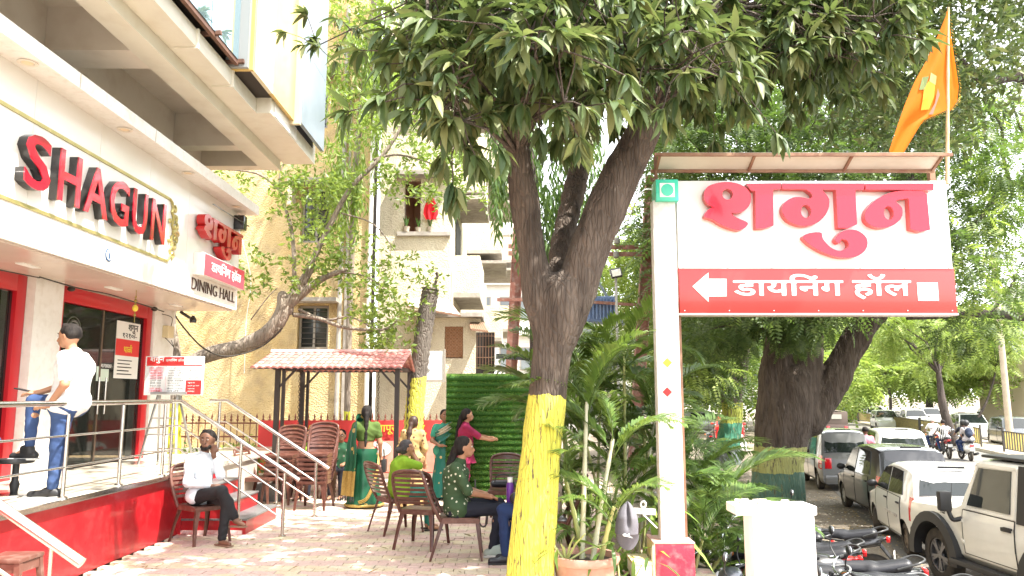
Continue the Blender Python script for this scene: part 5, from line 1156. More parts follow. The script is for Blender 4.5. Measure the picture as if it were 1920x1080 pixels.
# ---- areca palms
def frond_mesh(L, seed, droop=1.0):
    r = random.Random(seed); vs = []; fs = []; n = 44; pts = []
    for i in range(n + 1):
        t = i / n; a = 1.15 - droop * 1.25 * t ** 1.3; pts.append((a, t))
    p = V((0, 0, 0)); ax = [p.copy()]; dr = []
    for a, t in pts:
        d = V((0, math.cos(a), math.sin(a))); p = p + d * L / n; ax.append(p.copy()); dr.append(d)
    def quad(a, b, w, dn):
        mid = a.lerp(b, .5) + V((0, 0, .02 - dn * .3)); b = b + V((0, 0, -dn)); s = (b - a).cross(V((0, 0, 1))).normalized() * w
        k = len(vs); vs.extend([tuple(a), tuple(mid - s), tuple(mid + s), tuple(b)]); fs.extend([(k, k + 1, k + 2), (k + 1, k + 3, k + 2)])
    for i in range(6, n):
        t = i / n; ll = L * .36 * math.sin(pi * (.12 + .8 * ((t - .12) / .88))) ** .7
        for sg in (-1, 1):
            fwd = dr[i] * (.55 + .5 * t); out = V((sg, 0, .35)); d = (fwd + out * 1.0 + V((r.uniform(-.08, .08),) * 3)).normalized(); quad(ax[i], ax[i] + d * ll * r.uniform(.9, 1.08), .011 + .006 * L, ll * (.12 + .22 * r.random()))
    b = MB(); b.tube([tuple(q) for q in ax[::4]], [.012 * (1 - .8 * i / (len(ax[::4]) - 1)) for i in range(len(ax[::4]))], 4); k = len(vs); vs.extend(b.v)
    for f in b.f:
        for j in range(1, len(f) - 1): fs.append((f[0] + k, f[j] + k, f[j + 1] + k))
    return fastmesh('frond', vs, fs, palm_leaf)
FR = [frond_mesh(L, s, dr) for L, s, dr in ((1.25, 1, 1.0), (1.1, 2, 1.25), (1.4, 3, .85), (.95, 4, 1.4), (1.5, 5, 1.1))]
canem = mat('cane_green', (.30, .36, .12), .5, c2=(.42, .38, .16), sc=3, c3=(.2, .24, .08), sc3=12); canew = mat('cane_pale', (.48, .47, .36), .5, c2=(.35, .36, .22), sc=4)
def palm(name, label, loc, canes, group=None, fr_n=6):
    t = thing(name, label, 'palm', loc, group)
    for (dx, dy, h, lean, az, cm_) in canes:
        a = V(loc) + V((dx, dy, 0)); top = a + V((math.cos(az) * lean, math.sin(az) * lean, h)); pts = spl([a, a.lerp(top, .5) + V((0, 0, .02)), top], 8)
        m = MB(); m.tube(pts, [.022 + (.004 if i % 3 == 0 else 0) - .0006 * i for i in range(len(pts))], 8); m.build('cane', cm_, t, smooth=60)
        for i in range(fr_n):
            o = link('frond', FR[rnd.randrange(5)], t); o.location = top - origin(t) + V((0, 0, -.04 * i))
            o.rotation_euler = (rnd.uniform(-.35, .25), rnd.uniform(-.2, .2), az + i * 2.4 + rnd.uniform(-.4, .4)); s = rnd.uniform(.75, 1.05) * min(1, .45 + h * .4) * (.72 if loc[1] < 7 else 1); o.scale = (s, s, s)
    return t
potm = mat('terracotta_pot', (.34, .17, .12), .75, c2=(.42, .24, .18), sc=4, c3=(.5, .4, .34), sc3=9, w3=.5, bump=.1)
soil = mat('pot_soil', (.05, .035, .025), .95, bump=.5, bsc=60)
def pot(label, loc, r_, h):
    t = thing('plant_pot', label, 'plant pot', loc, 'terracotta pots at the forecourt edge')
    MB().lathe([(r_ * .66, 0), (r_ * .93, h * .86), (r_ * 1.0, h * .87), (r_ * 1.06, h * .93), (r_ * 1.04, h), (r_ * .92, h), (r_ * .88, h * .9)], loc, 36, cap=False).build('pot_body', potm, t, smooth=45)
    MB().lathe([(r_ * .9, h * .9), (.001, h * .92)], loc, 24, cap=False).build('soil', soil, t, smooth=60); return t
pot('large terracotta pot holding the tall palm beside the yellow painted trunk', (.575, 6.35, 0), .265, .46)
pot('smaller terracotta pot half hidden behind the white wall end', (.98, 6.75, 0), .2, .2)
palm('areca_palm', 'tall areca palm growing in the large terracotta pot', (.575, 6.35, .40), [(-.02, .02, 1.25, .10, .9, canew), (.06, .0, .95, .22, .5, canew), (.0, .08, .6, .15, 2.6, canem), (.12, -.02, .45, .2, 5.2, canem)], 'areca palms', 5)
palm('areca_palm', 'tallest areca palm with a yellowish cane just left of the sign post', (1.25, 8.8, 0), [(0, 0, 2.15, .1, 1.2, canem), (.15, .1, 1.5, .25, .3, canew), (-.15, 0, 1.25, .3, 2.8, canem), (0, -.15, .8, .2, 4.4, canem)], 'areca palms', 6)
palm('areca_palm', 'dense low areca palm between the mango trunk and the sign post', (.75, 9.2, 0), [(0, 0, 1.5, .2, 2.4, canem), (.2, 0, 1.1, .3, .5, canem), (-.1, -.1, .7, .3, 4.0, canem), (.1, .2, 1.9, .15, 1.4, canew)], 'areca palms', 6)
palm('areca_palm', 'areca palm right behind the red and white sign post', (1.6, 9.1, 0), [(0, 0, 1.0, .3, .2, canem), (.0, .1, .7, .3, 5.6, canem), (-.1, 0, 1.4, .2, 1.2, canem)], 'areca palms', 6)
palm('areca_palm', 'areca palm arching over the parked scooters right of the sign post', (2.15, 9.2, ZR), [(0, 0, 1.25, .3, .2, canem), (.2, .1, 1.0, .5, 6.0, canem), (.1, .3, 1.35, .3, .9, canem), (-.1, -.1, .8, .3, 4.8, canem)], 'areca palms', 7)
palm('areca_palm', 'yellow green areca palm farthest back below the sign', (2.2, 10.6, ZR), [(0, 0, 1.6, .3, .4, canem), (.2, .1, 1.3, .4, 5.9, canem), (-.2, .1, 1.9, .3, 2.0, canem)], 'areca palms', 7)
palm('areca_palm', 'dark areca palm farthest back between the trunk and the sign post', (1.0, 10.2, 0), [(0, 0, 1.4, .3, 2.0, canem), (.2, 0, .8, .3, .5, canem), (-.1, -.1, .45, .3, 4.0, canem), (.1, .2, 1.9, .2, 1.0, canem)], 'areca palms', 7)
palm('areca_palm', 'low bushy areca palm just behind the hanging cap', (1.15, 8.0, 0), [(0, 0, .5, .2, 2.0, canem), (.2, 0, .35, .3, .3, canem), (-.15, .1, .4, .3, 3.4, canem)], 'areca palms', 6)
palm('areca_palm', 'low areca palm between the sign plinth and the gate pillar', (1.75, 8.0, -.3), [(0, 0, .6, .2, .4, canem), (.1, .1, .45, .3, 5.6, canem)], 'areca palms', 6)
palm('areca_palm', 'thin areca palm squeezed between mango trunk and turf screen', (.72, 9.9, 0), [(0, 0, 1.3, .2, 1.9, canem), (.1, .1, 1.7, .2, 1.0, canem)], 'areca palms', 5)
def bushy(name, label, loc, h, n, tmpl, size, material, group=None, pots=None):
    t = thing(name, label, 'plant', loc, group)
    m = MB(); c = [V(loc) + V((rnd.gauss(0, .14), rnd.gauss(0, .12), rnd.uniform(.25, 1) * h)) for _ in range(9)]
    for p in c: m.tube([V(loc), (V(loc) + p) / 2 + V((0, 0, .03)), p], [.01, .008, .004], 5)
    m.build('stems', canem, t, kind='stuff'); cloud('leaves', c, .14 + h * .12, n, tmpl, size, material, t, .2)
    if pots: MB().lathe([(.1, 0), (.14, .2), (.15, .22), (.12, .22), (.001, .2)], V(loc), 16).build('pot', pots, t, smooth=45)
    return t
blade = leafmat('blade_leaf', [(.10, .2, .03), (.16, .28, .05), (.24, .36, .07)], .45, .3, (.3, .45, .06))
LV = leaf_template(1, .16, 4, .3, .5)
bushy('broad_leaf_plant', 'broad leaved plant with bright blades behind the hanging cap', (1.15, 7.2, 0), .75, 60, LV, .42, blade)
bushy('broad_leaf_plant', 'dark broad leaved plant beside the smaller pot', (.88, 6.5, .0), .35, 26, LV, .3, droop_leaf)
bushy('broad_leaf_plant', 'small dark plant under the pot palm on the trunk side', (.42, 6.25, .42), .25, 22, LV, .22, droop_leaf)
for k, (px, py, Yk, hh, lab) in enumerate([(400, 880, 14.6, .7, 'potted shrub against the fence nearest to the steps'), (432, 882, 14.8, .55, 'dark potted shrub second from the steps'), (462, 880, 15.2, .7, 'untidy potted shrub beside the left swing post'), (372, 870, 15.4, .6, 'low shrub behind the menu board stand')]):
    p = P(px, 880, Yk); bushy('potted_shrub', lab, (p.x, Yk, 0), hh, 70, OV, .3, droop_leaf if k % 2 else oval_leaf, 'potted shrubs by the fence', potm)

n_ = 150; pp = np.stack([rg.uniform(-3.9, 1.4, n_), rg.uniform(6.6, 14, n_), np.full(n_, .012)], 1); aa = rg.uniform(0, 6.3, n_)
scatter('fallen_leaves', *leaf_template(1, .28, 3, .5, -.2, .02), pp, frame(np.stack([np.cos(aa), np.sin(aa), rg.normal(0, .1, n_)], 1), rg.normal(0, .2, (n_, 3)) + np.array([[0, 0, 1.]])), rg.uniform(.04, .11, n_), leafmat('dry_leaf', [(.25, .16, .06), (.35, .24, .09), (.16, .10, .05), (.3, .3, .1)], .7, .1), None, label='dry mango leaves fallen on the forecourt paving', kind='stuff')
# ================================================================ VEHICLES
def paint(name, c, m=.0, r=.3): return mat(name, c, r, m=m, coat=.9, c2=tuple(x * .9 for x in c), sc=1.5)
cwhite = paint('car_white', (.74, .73, .69)); cgrey = paint('car_dark_grey', (.03, .03, .032), .3); csilver = paint('car_silver_grey', (.24, .24, .24), .5)
cred = paint('car_red', (.5, .015, .015)); coff = paint('car_cream_white', (.77, .74, .66)); cslate = paint('car_slate', (.14, .15, .17), .4)
cglass = mat('car_glass', (.015, .02, .02), .03, spec=.6, coat=.25, alpha=.93); tyre = mat('tyre_rubber', (.022, .02, .018), .85, c2=(.07, .055, .04), sc=6, bump=.2, bsc=80)
alloy = mat('alloy_rim', (.42, .41, .39), .35, m=.7); dusty = mat('dusty_steel_rim', (.20, .15, .10), .6, m=.3, c2=(.13, .1, .08), sc=8); tlr = mat('tail_light_red', (.55, .01, .015), .15, coat=1); tlw = mat('tail_light_clear', (.6, .5, .45), .15, coat=1)
blk = mat('black_plastic', (.02, .02, .021), .5); hl = mat('headlight_glass', (.6, .62, .65), .08, coat=1); plate = mat('number_plate', (.7, .7, .66), .5); amber = mat('amber_lens', (.7, .2, .02), .2, coat=1); seatm = mat('car_seat_fabric', (.12, .11, .10), .8)
def boolean_cut(me, cuts):
    q = bpy.data.objects.new('t', me); o2 = bpy.data.objects.new('t2', cuts); _tmp.collection.objects.link(o2)
    md = q.modifiers.new('b', 'BOOLEAN'); md.object = o2; md.operation = 'DIFFERENCE'; md.solver = 'EXACT'
    r_ = evalmesh(q); _tmp.collection.objects.unlink(o2); bpy.data.objects.remove(q); bpy.data.objects.remove(o2); return r_
def wheel(t, x, y, r_, w, sg, rim_m, spokes=5, steer=0., kind='alloy'):
    """side sg: -1 left"""
    loc = V((x, y, r_)); M = Matrix.Rotation(steer, 3, 'Z') @ Matrix.Rotation(pi / 2, 3, 'Y')
    h = w / 2
    m = MB().lathe([(r_ * .62, -h), (r_ * .90, -h), (r_ * .975, -h * .8), (r_, -h * .45), (r_, h * .45), (r_ * .975, h * .8), (r_ * .90, h), (r_ * .62, h), (r_ * .60, h * .5), (r_ * .60, -h * .5), (r_ * .62, -h)], loc, 28, M, cap=False)
    wh = m.build('wheel', tyre, t, smooth=35)
    g = MB(); out = sg * h * .72
    f = lambda p: M @ V(p) + loc
    g.lathe([(r_ * .61, out), (r_ * .64, out * 1.15), (r_ * .58, out * 1.02), (r_ * .56, out * .35), (.001, out * .3)], loc, 28, M, cap=False)
    for k in range(spokes):
        a = 2 * pi * k / spokes
        for da in ((-.14, .14) if kind == 'alloy' else (0,)):
            A, B = f((r_ * .12 * math.cos(a), r_ * .12 * math.sin(a), out * .95)), f((r_ * .58 * math.cos(a + da), r_ * .58 * math.sin(a + da), out * .98)); g.bar(A, B, r_ * (.1 if kind == 'alloy' else .2), r_ * .05, up=M @ V((0, 0, 1)))
    g.lathe([(.001, out * 1.1), (r_ * .15, out * 1.08), (r_ * .17, out * .6)], loc, 14, M, cap=False)
    g.build('rim', rim_m, wh, smooth=35); return wh
def car(name, label, L, W, H, top, bot, belt, body_m, wheels, wr_, wins, doors=(), tumble=.2, taper=.10, lights=(), extras=None, roofm=None, group='cars parked and driving along the street', rimm=None, wkind='alloy', spokes=5, wscreen=None, rscreen=None, steer=0., arch=1.14, archm=None, ends=6):
    """top: roof line (y, z) from nose (+y) to tail; car points to +y, origin on the ground at its centre"""
    t = thing(name, label, 'car', (0, 0, 0), group)
    ys = []
    for (a, za), (b, zb) in zip(top, top[1:]):
        n = max(1, int(abs(a - b) / .16)); ys += [(lerp(a, b, i / n), lerp(za, zb, i / n)) for i in range(n)]
    ys.append(top[-1])
    y0, y1 = top[0][0], top[-1][0]
    def hw(y):
        u = abs((y - (y0 + y1) / 2) / ((y0 - y1) / 2)); return W / 2 * (1 - taper * u ** ends)
    def topz(y): return float(np.interp(-y, [-p[0] for p in top], [p[1] for p in top]))
    def surf(y, z):
        w = hw(y)
        if z <= belt: return w * float(np.interp(z, [bot, bot + .1, .5 * (bot + belt), belt - .12, belt], [.93, .975, 1.0, .995, .97]))
        return w * (.97 - tumble * (z - belt) / (H - belt))
    rows = []
    for y, zt in ys:
        z_sh = min(belt, zt - .06); r_ = [(0, bot + .02), (surf(y, bot) * .92, bot), (surf(y, bot), bot + .04), (surf(y, bot + .1), bot + .1)]
        for k in (.35, .7): z = lerp(bot + .1, z_sh - .03, k); r_.append((surf(y, z), z))
        xs = surf(y, z_sh); r_.append((surf(y, z_sh - .03), z_sh - .03)); r_.append((xs * .995, z_sh))
        z2 = max(zt - .055, z_sh + .01); x2 = surf(y, z2) if zt - .055 > belt else xs * .985
        r_.append((lerp(xs, x2, .5), lerp(z_sh, z2, .5))); r_.append((x2, z2)); r_.append((x2 - .035, zt - .022)); r_.append((x2 - .12, zt)); r_.append((x2 * .5, zt + .018)); r_.append((0, zt + .024)); rows.append(r_)
    m = MB(); nr = len(rows[0]); ring = 2 * nr - 2
    vs = []
    for (y, zt), r_ in zip(ys, rows): vs += [(x, y, z) for x, z in r_] + [(-x, y, z) for x, z in r_[-2:0:-1]]
    fs = [(i * ring + k, i * ring + (k + 1) % ring, (i + 1) * ring + (k + 1) % ring, (i + 1) * ring + k) for i in range(len(ys) - 1) for k in range(ring)]
    fs += [tuple(range(ring - 1, -1, -1)), tuple((len(ys) - 1) * ring + k for k in range(ring))]
    m.add(vs, fs); me = m.mesh('body', body_m)
    bm = bmesh.new(); bm.from_mesh(me); bmesh.ops.recalc_face_normals(bm, faces=bm.faces); bm.to_mesh(me); bm.free()
    if arch:
        c = MB()
        for y in wheels:
            for sg in (-1, 1): c.lathe([(wr_ * arch, -.17), (wr_ * arch, .17)], (sg * (W / 2 - .04), y, wr_ + .01), 28, Matrix.Rotation(pi / 2, 3, 'Y'))
        cm_ = c.mesh('c', blk); bm = bmesh.new(); bm.from_mesh(cm_); bmesh.ops.recalc_face_normals(bm, faces=bm.faces); bm.to_mesh(cm_); bm.free()
        me = boolean_cut(me, cm_); me.materials.clear(); me.materials.append(body_m); me.materials.append(blk)
        for p in me.polygons:
            c_ = p.center; p.material_index = 0
            for y in wheels:
                if abs((V((0, c_.y, c_.z)) - V((0, y, wr_ + .01))).length - wr_ * arch) < .03 and abs(p.normal.x) < .5 and abs(c_.x) > W / 2 - .3: p.material_index = 1
            if roofm and c_.z > belt + .05 * 0 + (H - belt) * .86 and p.normal.z > .2: p.material_index = 1
    me.polygons.foreach_set('use_smooth', [True] * len(me.polygons)); me.set_sharp_from_angle(angle=R(28)); me.name = 'body'
    b = link('body', me, t)
    S3 = lambda sg, y, z, o=.006: V((sg * (surf(y, z) + o), y, z))
    def panel(nm, sg, poly, mm, par, o=.006, th=.012):
        """outline in (y, z) laid on the car side"""
        n = len(poly); A = [S3(sg, y, z, o) for y, z in poly]; B = [S3(sg, y, z, o - th) for y, z in poly]
        return MB().add(A + B, [tuple(range(n)), tuple(range(2 * n - 1, n - 1, -1))] + [(i, n + i, n + (i + 1) % n, (i + 1) % n) for i in range(n)]).build(nm, mm, par)
    for sg in (-1, 1):
        for pl in wins: wf = panel('window', sg, catmull(pl, 3) if 0 else pl, cglass, t, .010, .016); 
        for pl in doors:
            ns = 6; (ya, yb2, za, zb) = pl; g = MB()
            g.grid(lambda u, v: S3(sg, lerp(ya, yb2, u), lerp(za, zb, v), .007), 4, 6); o = g.build('door', body_m, t, smooth=60)
            yh = yb2 + .10 * (1 if ya > yb2 else -1); zh = zb - .1; p = S3(sg, yh, zh, .02); MB().box(p, (.03, .15, .028)).build('handle', body_m if not extras or not extras.get('blackhandle') else blk, o, bev=.006)
            sm = MB(); loop = [(ya, za), (ya, zb), (yb2, zb), (yb2, za), (ya, za)]
            for (p0, q0), (p1, q1) in zip(loop, loop[1:]):
                k_ = 5; [sm.bar(S3(sg, lerp(p0, p1, j / k_), lerp(q0, q1, j / k_), .004), S3(sg, lerp(p0, p1, (j + 1) / k_), lerp(q0, q1, (j + 1) / k_), .004), .009, .012, up=(1, 0, 0)) for j in range(k_)]
            sm.build('door_seam', blk, o)
    def screen(nm, ya, yb2, ins=.1, bot_in=.07):
        za, zb = topz(ya), topz(yb2); g = MB()
        nrm = V((0, -(zb - za), (yb2 - ya))).normalized() * (1 if yb2 > ya else -1)
        if nrm.z < 0: nrm = -nrm
        def fn(u, v):
            y = lerp(ya, yb2, u); z = lerp(za, zb, u); w = (surf(y, max(z, belt)) - lerp(bot_in if za < zb else ins, ins if za < zb else bot_in, u)); x = lerp(-w, w, v)
            return V((x, y, z + .024 - .02 * abs(2 * v - 1) ** 2)) + nrm * .012
        g.grid(fn, 3, 8); A = len(g.v); return g.build(nm, cglass, t, smooth=60)
    if wscreen: screen('windscreen', *wscreen)
    if rscreen: screen('rear_window', *rscreen)
    for y in wheels:
        for sg in (-1, 1): wheel(t, sg * (W / 2 - .125), y, wr_, .2 if W > 1.6 else .17, sg, rimm or alloy, spokes, steer if y > 0 else 0, wkind)
    return t, surf, topz, panel, S3
# -- white boxy off roader (front cut by nothing, tail out of frame)
def offroader():
    t, surf, topz, panel, S3 = car('off_road_car', 'cream white boxy off roader with black top at the right edge', 3.95, 1.82, 1.84,
        [(1.95, .62), (1.95, .95), (1.9, 1.10), (.75, 1.16), (.62, 1.20), (.30, 1.78), (.2, 1.815), (-1.85, 1.815), (-1.92, 1.7), (-1.95, .7)], .42, 1.13, coff, [1.25, -1.2], .385,
        wins=[[(.46, 1.19), (.24, 1.70), (-.42, 1.71), (-.42, 1.19)]], doors=[(.55, -.52, .55, 1.12)], tumble=.10, taper=.03, wscreen=(.60, .32, .08, .05), arch=1.22, rimm=mat('dark_alloy', (.16, .16, .17), .35, m=.7), extras={'blackhandle': 1}, ends=10)
    for sg in (-1, 1):
        panel('door_upper', sg, [(.53, 1.135), (.30, 1.735), (.25, 1.735), (.47, 1.17), (-.46, 1.17), (-.46, 1.735), (-.52, 1.735), (-.52, 1.135)], coff, t, .012, .02)
        panel('door_upper_rail', sg, [(.30, 1.72), (.27, 1.765), (-.52, 1.765), (-.52, 1.72)], coff, t, .012, .02)
        panel('hard_top_side', sg, [(-.56, 1.10), (-.56, 1.79), (-1.9, 1.79), (-1.9, 1.10)], blk, t, .014, .03)
        panel('quarter_window', sg, [(-.72, 1.22), (-.72, 1.66), (-1.62, 1.66), (-1.62, 1.22)], cglass, t, .018, .02)
        for y in (1.25, -1.2):
            m = MB(); n = 18; pr = []
            for i in range(n + 1):
                a = pi * (1.12 - 1.24 * i / n) if True else 0
                for r0, xx in ((.46, .86), (.46, .985), (.60, .975), (.60, .86)):
                    zz = .395 + r0 * math.sin(a); yy = y + r0 * math.cos(a) * (1.0 if abs(math.cos(a)) < .8 else 1.02); pr.append((sg * xx, yy, max(zz, .33)))
            fs = [(i * 4 + k, i * 4 + (k + 1) % 4, (i + 1) * 4 + (k + 1) % 4, (i + 1) * 4 + k) for i in range(n) for k in range(4)] + [(0, 1, 2, 3), (n * 4 + 3, n * 4 + 2, n * 4 + 1, n * 4)]
            m.add(pr, fs).build('wheel_arch_flare', blk, t, smooth=35)
        MB().box((sg * .93, .02, .42), (.16, 1.5, .07)).build('side_step', blk, t, bev=.015)
        mm = MB(); mm.tube(spl([S3(sg, .56, 1.0, .0), S3(sg, .60, .98, .10), S3(sg, .62, 1.1, .16)]), .03, 8); mb_ = mm.build('mirror_arm', blk, t, smooth=60)
        MB().box((sg * 1.09, .63, 1.22), (.17, .11, .27)).build('side_mirror', blk, mb_, bev=.035)
        MB().box(S3(sg, -.38, 1.0, .016), (.02, .19, .05)).build('door_handle', blk, t, bev=.01)
        for z in (.98, .7): MB().box(S3(sg, .57, z, .01), (.02, .07, .05)).build('hinge', coff, t, bev=.006)
        MB().box(S3(sg, 1.5, .93, .0), (.02, .09, .03)).build('side_marker', amber, t, bev=.004)
        if sg < 0: txt('Thar', S3(sg, 1.08, 1.0, .008), (0, -1, 0), (0, 0, 1), .15, .06, blk, parent=t, depth=.004)
        MB().cyl(S3(sg, .78, .93, .0), S3(sg, .78, 1.0, .02), .012).build('aerial_base', blk, t); MB().cyl(S3(sg, .78, .98, .02), S3(sg, .8, 1.45, .03), .004, n=5).build('aerial', blk, t)
    MB().box((0, -.82, 1.855), (1.5, 2.2, .04)).build('hard_top_roof', blk, t, bev=.02)
    MB().box((0, 1.99, .55), (1.7, .16, .22)).build('front_bumper', blk, t, bev=.04)
    for x in (-.62, .62): MB().lathe([(.1, 0), (.1, .03), (0, .03)], (x, 1.96, .86), 18, Matrix.Rotation(-pi / 2, 3, 'X'), cap=False).build('headlight', hl, t)
    m = MB()
    for x in (-.38, .38):
        m.box((x, .1, .98), (.44, .14, .55)); m.box((x, .35, .72), (.44, .5, .14))
    m.build('seats', seatm, t); mm = MB(); mm.tube([(.38 + .17 * math.cos(a * pi / 8), .62 - .04 * math.sin(a * pi / 8), 1.05 + .17 * math.sin(a * pi / 8)) for a in range(17)], .014, 6); mm.build('steering_wheel', blk, t)
    return t
o = offroader(); o.location = (6.12 + .91, 10.30, ZR); o.rotation_euler = (0, 0, R(1.0))
# -- small hatchbacks
def hatch(name, label, body_m, big=1., L=3.5, W=1.48, H=1.46, rimm=None, spokes=7, wkind='steel', steer=0, taill='tall', slope=1., bump=None, frontz=.86, group='cars parked and driving along the street'):
    a = L / 2
    top = [(a, .45), (a - .02, .62), (a - .12, .76), (a - .75, frontz + .03), (a - .95, frontz + .08), (a - 1.5, H - .07), (a - 1.75, H - .02), (a - 2.3, H), (-a + .55, H - .03), (-a + .33, H - .08), (-a + .1, .96), (-a + .02, .86), (-a, .45)]
    belt = .92
    wy = [a - .68, -a + .60]
    t, surf, topz, panel, S3 = car(name, label, L, W, H, top, .2, belt, body_m, wy, .27 if H < 1.5 else .285,
        wins=[[(a - 1.0, .95), (a - 1.42, H - .13), (a - 1.85, H - .09), (a - 1.85, .95)], [(a - 1.92, .95), (a - 1.92, H - .09), (-a + .82, H - .11), (-a + .62, .98)]],
        doors=[(a - .98, a - 1.88, .3, .93), (a - 1.9, -a + .72, .3, .93)], wscreen=(a - .97, a - 1.48, .08, .06), rscreen=(-a + .13, -a + .36, .10, .08), rimm=rimm, wkind=wkind, spokes=spokes, steer=steer, group=group, extras={'blackhandle': 1}, taper=.12)
    for sg in (-1, 1):
        hgt = (.60, .98) if taill == 'tall' else (.66, .92); y = -a + .1
        l = MB(); l.grid(lambda u, v: V((sg * (surf(-a + .24 * u, lerp(*hgt, v)) + .014), -a - .012 + .24 * u, lerp(*hgt, v) + .02 * u)), 6, 6); o1 = l.build('tail_light', tlr, t, smooth=60)
        zc = lerp(*hgt, .25); l = MB(); l.grid(lambda u, v: V((sg * (surf(-a + .14 * u, zc) + .02), -a - .014 + .14 * u, zc - .05 + .1 * v)), 4, 2); l.build('reverse_lamp', tlw, o1, smooth=60)
        inner = MB().b2((sg * (W / 2 - .34), -a - .012, hgt[0] + .02), (sg * (W / 2 - .16), -a + .04, hgt[1] - .06)).build('tail_light_inner', tlr, t, bev=.012)
        p = S3(sg, a - 1.12, .98, .03); arm = MB().bar(S3(sg, a - 1.1, .97, -.02), p + V((sg * .05, 0, 0)), .03, .03).build('mirror_arm', blk, t)
        MB().ell(p + V((sg * .09, -.0, .02)), (.10, .05, .07), 12, 8).build('side_mirror', blk if body_m is cgrey or body_m is cwhite else body_m, arm, smooth=179)
        l = MB(); l.grid(lambda u, v: V((sg * (surf(a - .1 - .3 * u, .66) + .008 - .05 * (1 - u)), a - .03 - .34 * u, .58 + .15 * v)), 5, 3); l.build('headlight', hl, t, smooth=60)
    MB().b2((-W / 2 + .16, -a - .03, .24), (W / 2 - .16, -a + .08, .44)).build('rear_bumper', bump or body_m, t, bev=.03)
    p_ = MB().b2((-.24, -a - .034, .64), (.24, -a + .0, .75)).build('number_plate', plate, t)
    MB().b2((-.2, -a + .30, H - .01), (.2, -a + .36, H + .025)).build('brake_light', blk, t); MB().bar((0, -a + .03, 1.0), (.32, -a + .10, 1.06), .012, .012).build('wiper', blk, t)
    m = MB(); m.box((-.33, .1, .9), (.42, .12, .5)); m.box((.33, .1, .9), (.42, .12, .5)); m.box((0, -a + 1.0, .9), (1.15, .12, .42)); m.build('seats', seatm, t)
    return t, surf, S3
hz = lambda deg: -R(deg)
a1, sf, S3_ = hatch('hatchback', 'white small hatchback with dirty steel wheels turned outward behind the off roader', cwhite, L=3.45, W=1.48, H=1.47, rimm=dusty, steer=-.45, bump=cwhite)
m = MB(); m.bar(S3_(-1, .0, .60, .012), S3_(-1, -.85, .60, .012), .05, .018, up=(1, 0, 0)); m.build('dent_scrape', mat('scrape_grey', (.3, .28, .26), .6, c2=(.6, .58, .55), sc=9), a1, bev=.004)
def place(o, rear_left, L, W, deg):
    """put the rear left corner of the car at the given ground point"""
    a = R(deg); fw = V((math.sin(a), math.cos(a), 0)); rt_ = V((fw.y, -fw.x, 0)); c = V(rear_left) + fw * L / 2 + rt_ * W / 2; o.location = (c.x, c.y, ZR); o.rotation_euler = (0, 0, -a)
place(a1, (6.45, 12.9, ZR), 3.45, 1.48, 13)
a2, sf, S3_ = hatch('hatchback', 'dark grey hatchback between the white and the silver hatchbacks', cgrey, L=3.6, W=1.6, H=1.57, rimm=alloy, bump=cgrey)
place(a2, (7.5, 16.3, ZR), 3.6, 1.6, 9)
a3, sf, S3_ = hatch('hatchback', 'silver grey tall hatchback parked beyond the dark grey one', csilver, L=3.6, W=1.5, H=1.68, rimm=mat('plain_wheel', (.3, .3, .3), .5), bump=csilver)
place(a3, (8.62, 22.2, ZR), 3.6, 1.5, 11)
a4, sf, S3_ = hatch('hatchback', 'white car driving just beyond the dark grey hatchback', cwhite, L=3.9, W=1.72, H=1.55, bump=cwhite, taill='low')
place(a4, (11.8, 25.6, ZR), 3.9, 1.72, 16)
a5, sf, S3_ = hatch('hatchback', 'red hatchback parked between the two painted tree trunks', cred, L=3.9, W=1.7, H=1.5, bump=cred)
p = G(1378, 838, ZR); place(a5, (p.x - .3, p.y + 3, ZR), 3.9, 1.7, 14)
def far_car(px, py, label, material, deg, src=a4, s=1.):
    p = G(px, py, ZR); c = copy_tree(src, None, (p.x, p.y, ZR), hz(deg), label, None, {'car_white': material, 'car_red': material}); c.scale = (s,) * 3; return c
far_car(1660, 806, 'white car facing us in the far lane beside the median fence post', 'car_white', 196)
far_car(1715, 803, 'white car second in the far lane queue', 'car_white', 196)
far_car(1745, 797, 'white car parked under the stout trunked tree', 'car_white', 196)
far_car(1640, 792, 'white car far down the street behind the median', 'car_white', 196)
far_car(1820, 822, 'white car in the far lane behind the two scooter riders', 'car_white', 196)
far_car(1905, 838, 'dark slate car across the road behind the lamp post', 'car_slate', 196)
far_car(1880, 800, 'white car parked in front of the shop at the far right', 'car_white', 110)
far_car(1620, 786, 'pale car at the end of the far lane', 'car_silver_grey', 196)
far_car(1575, 790, 'dark car ahead of the rickshaw', 'car_slate', 16)
far_car(1322, 812, 'silver car parked behind the yellow green palm', 'car_silver_grey', 90)
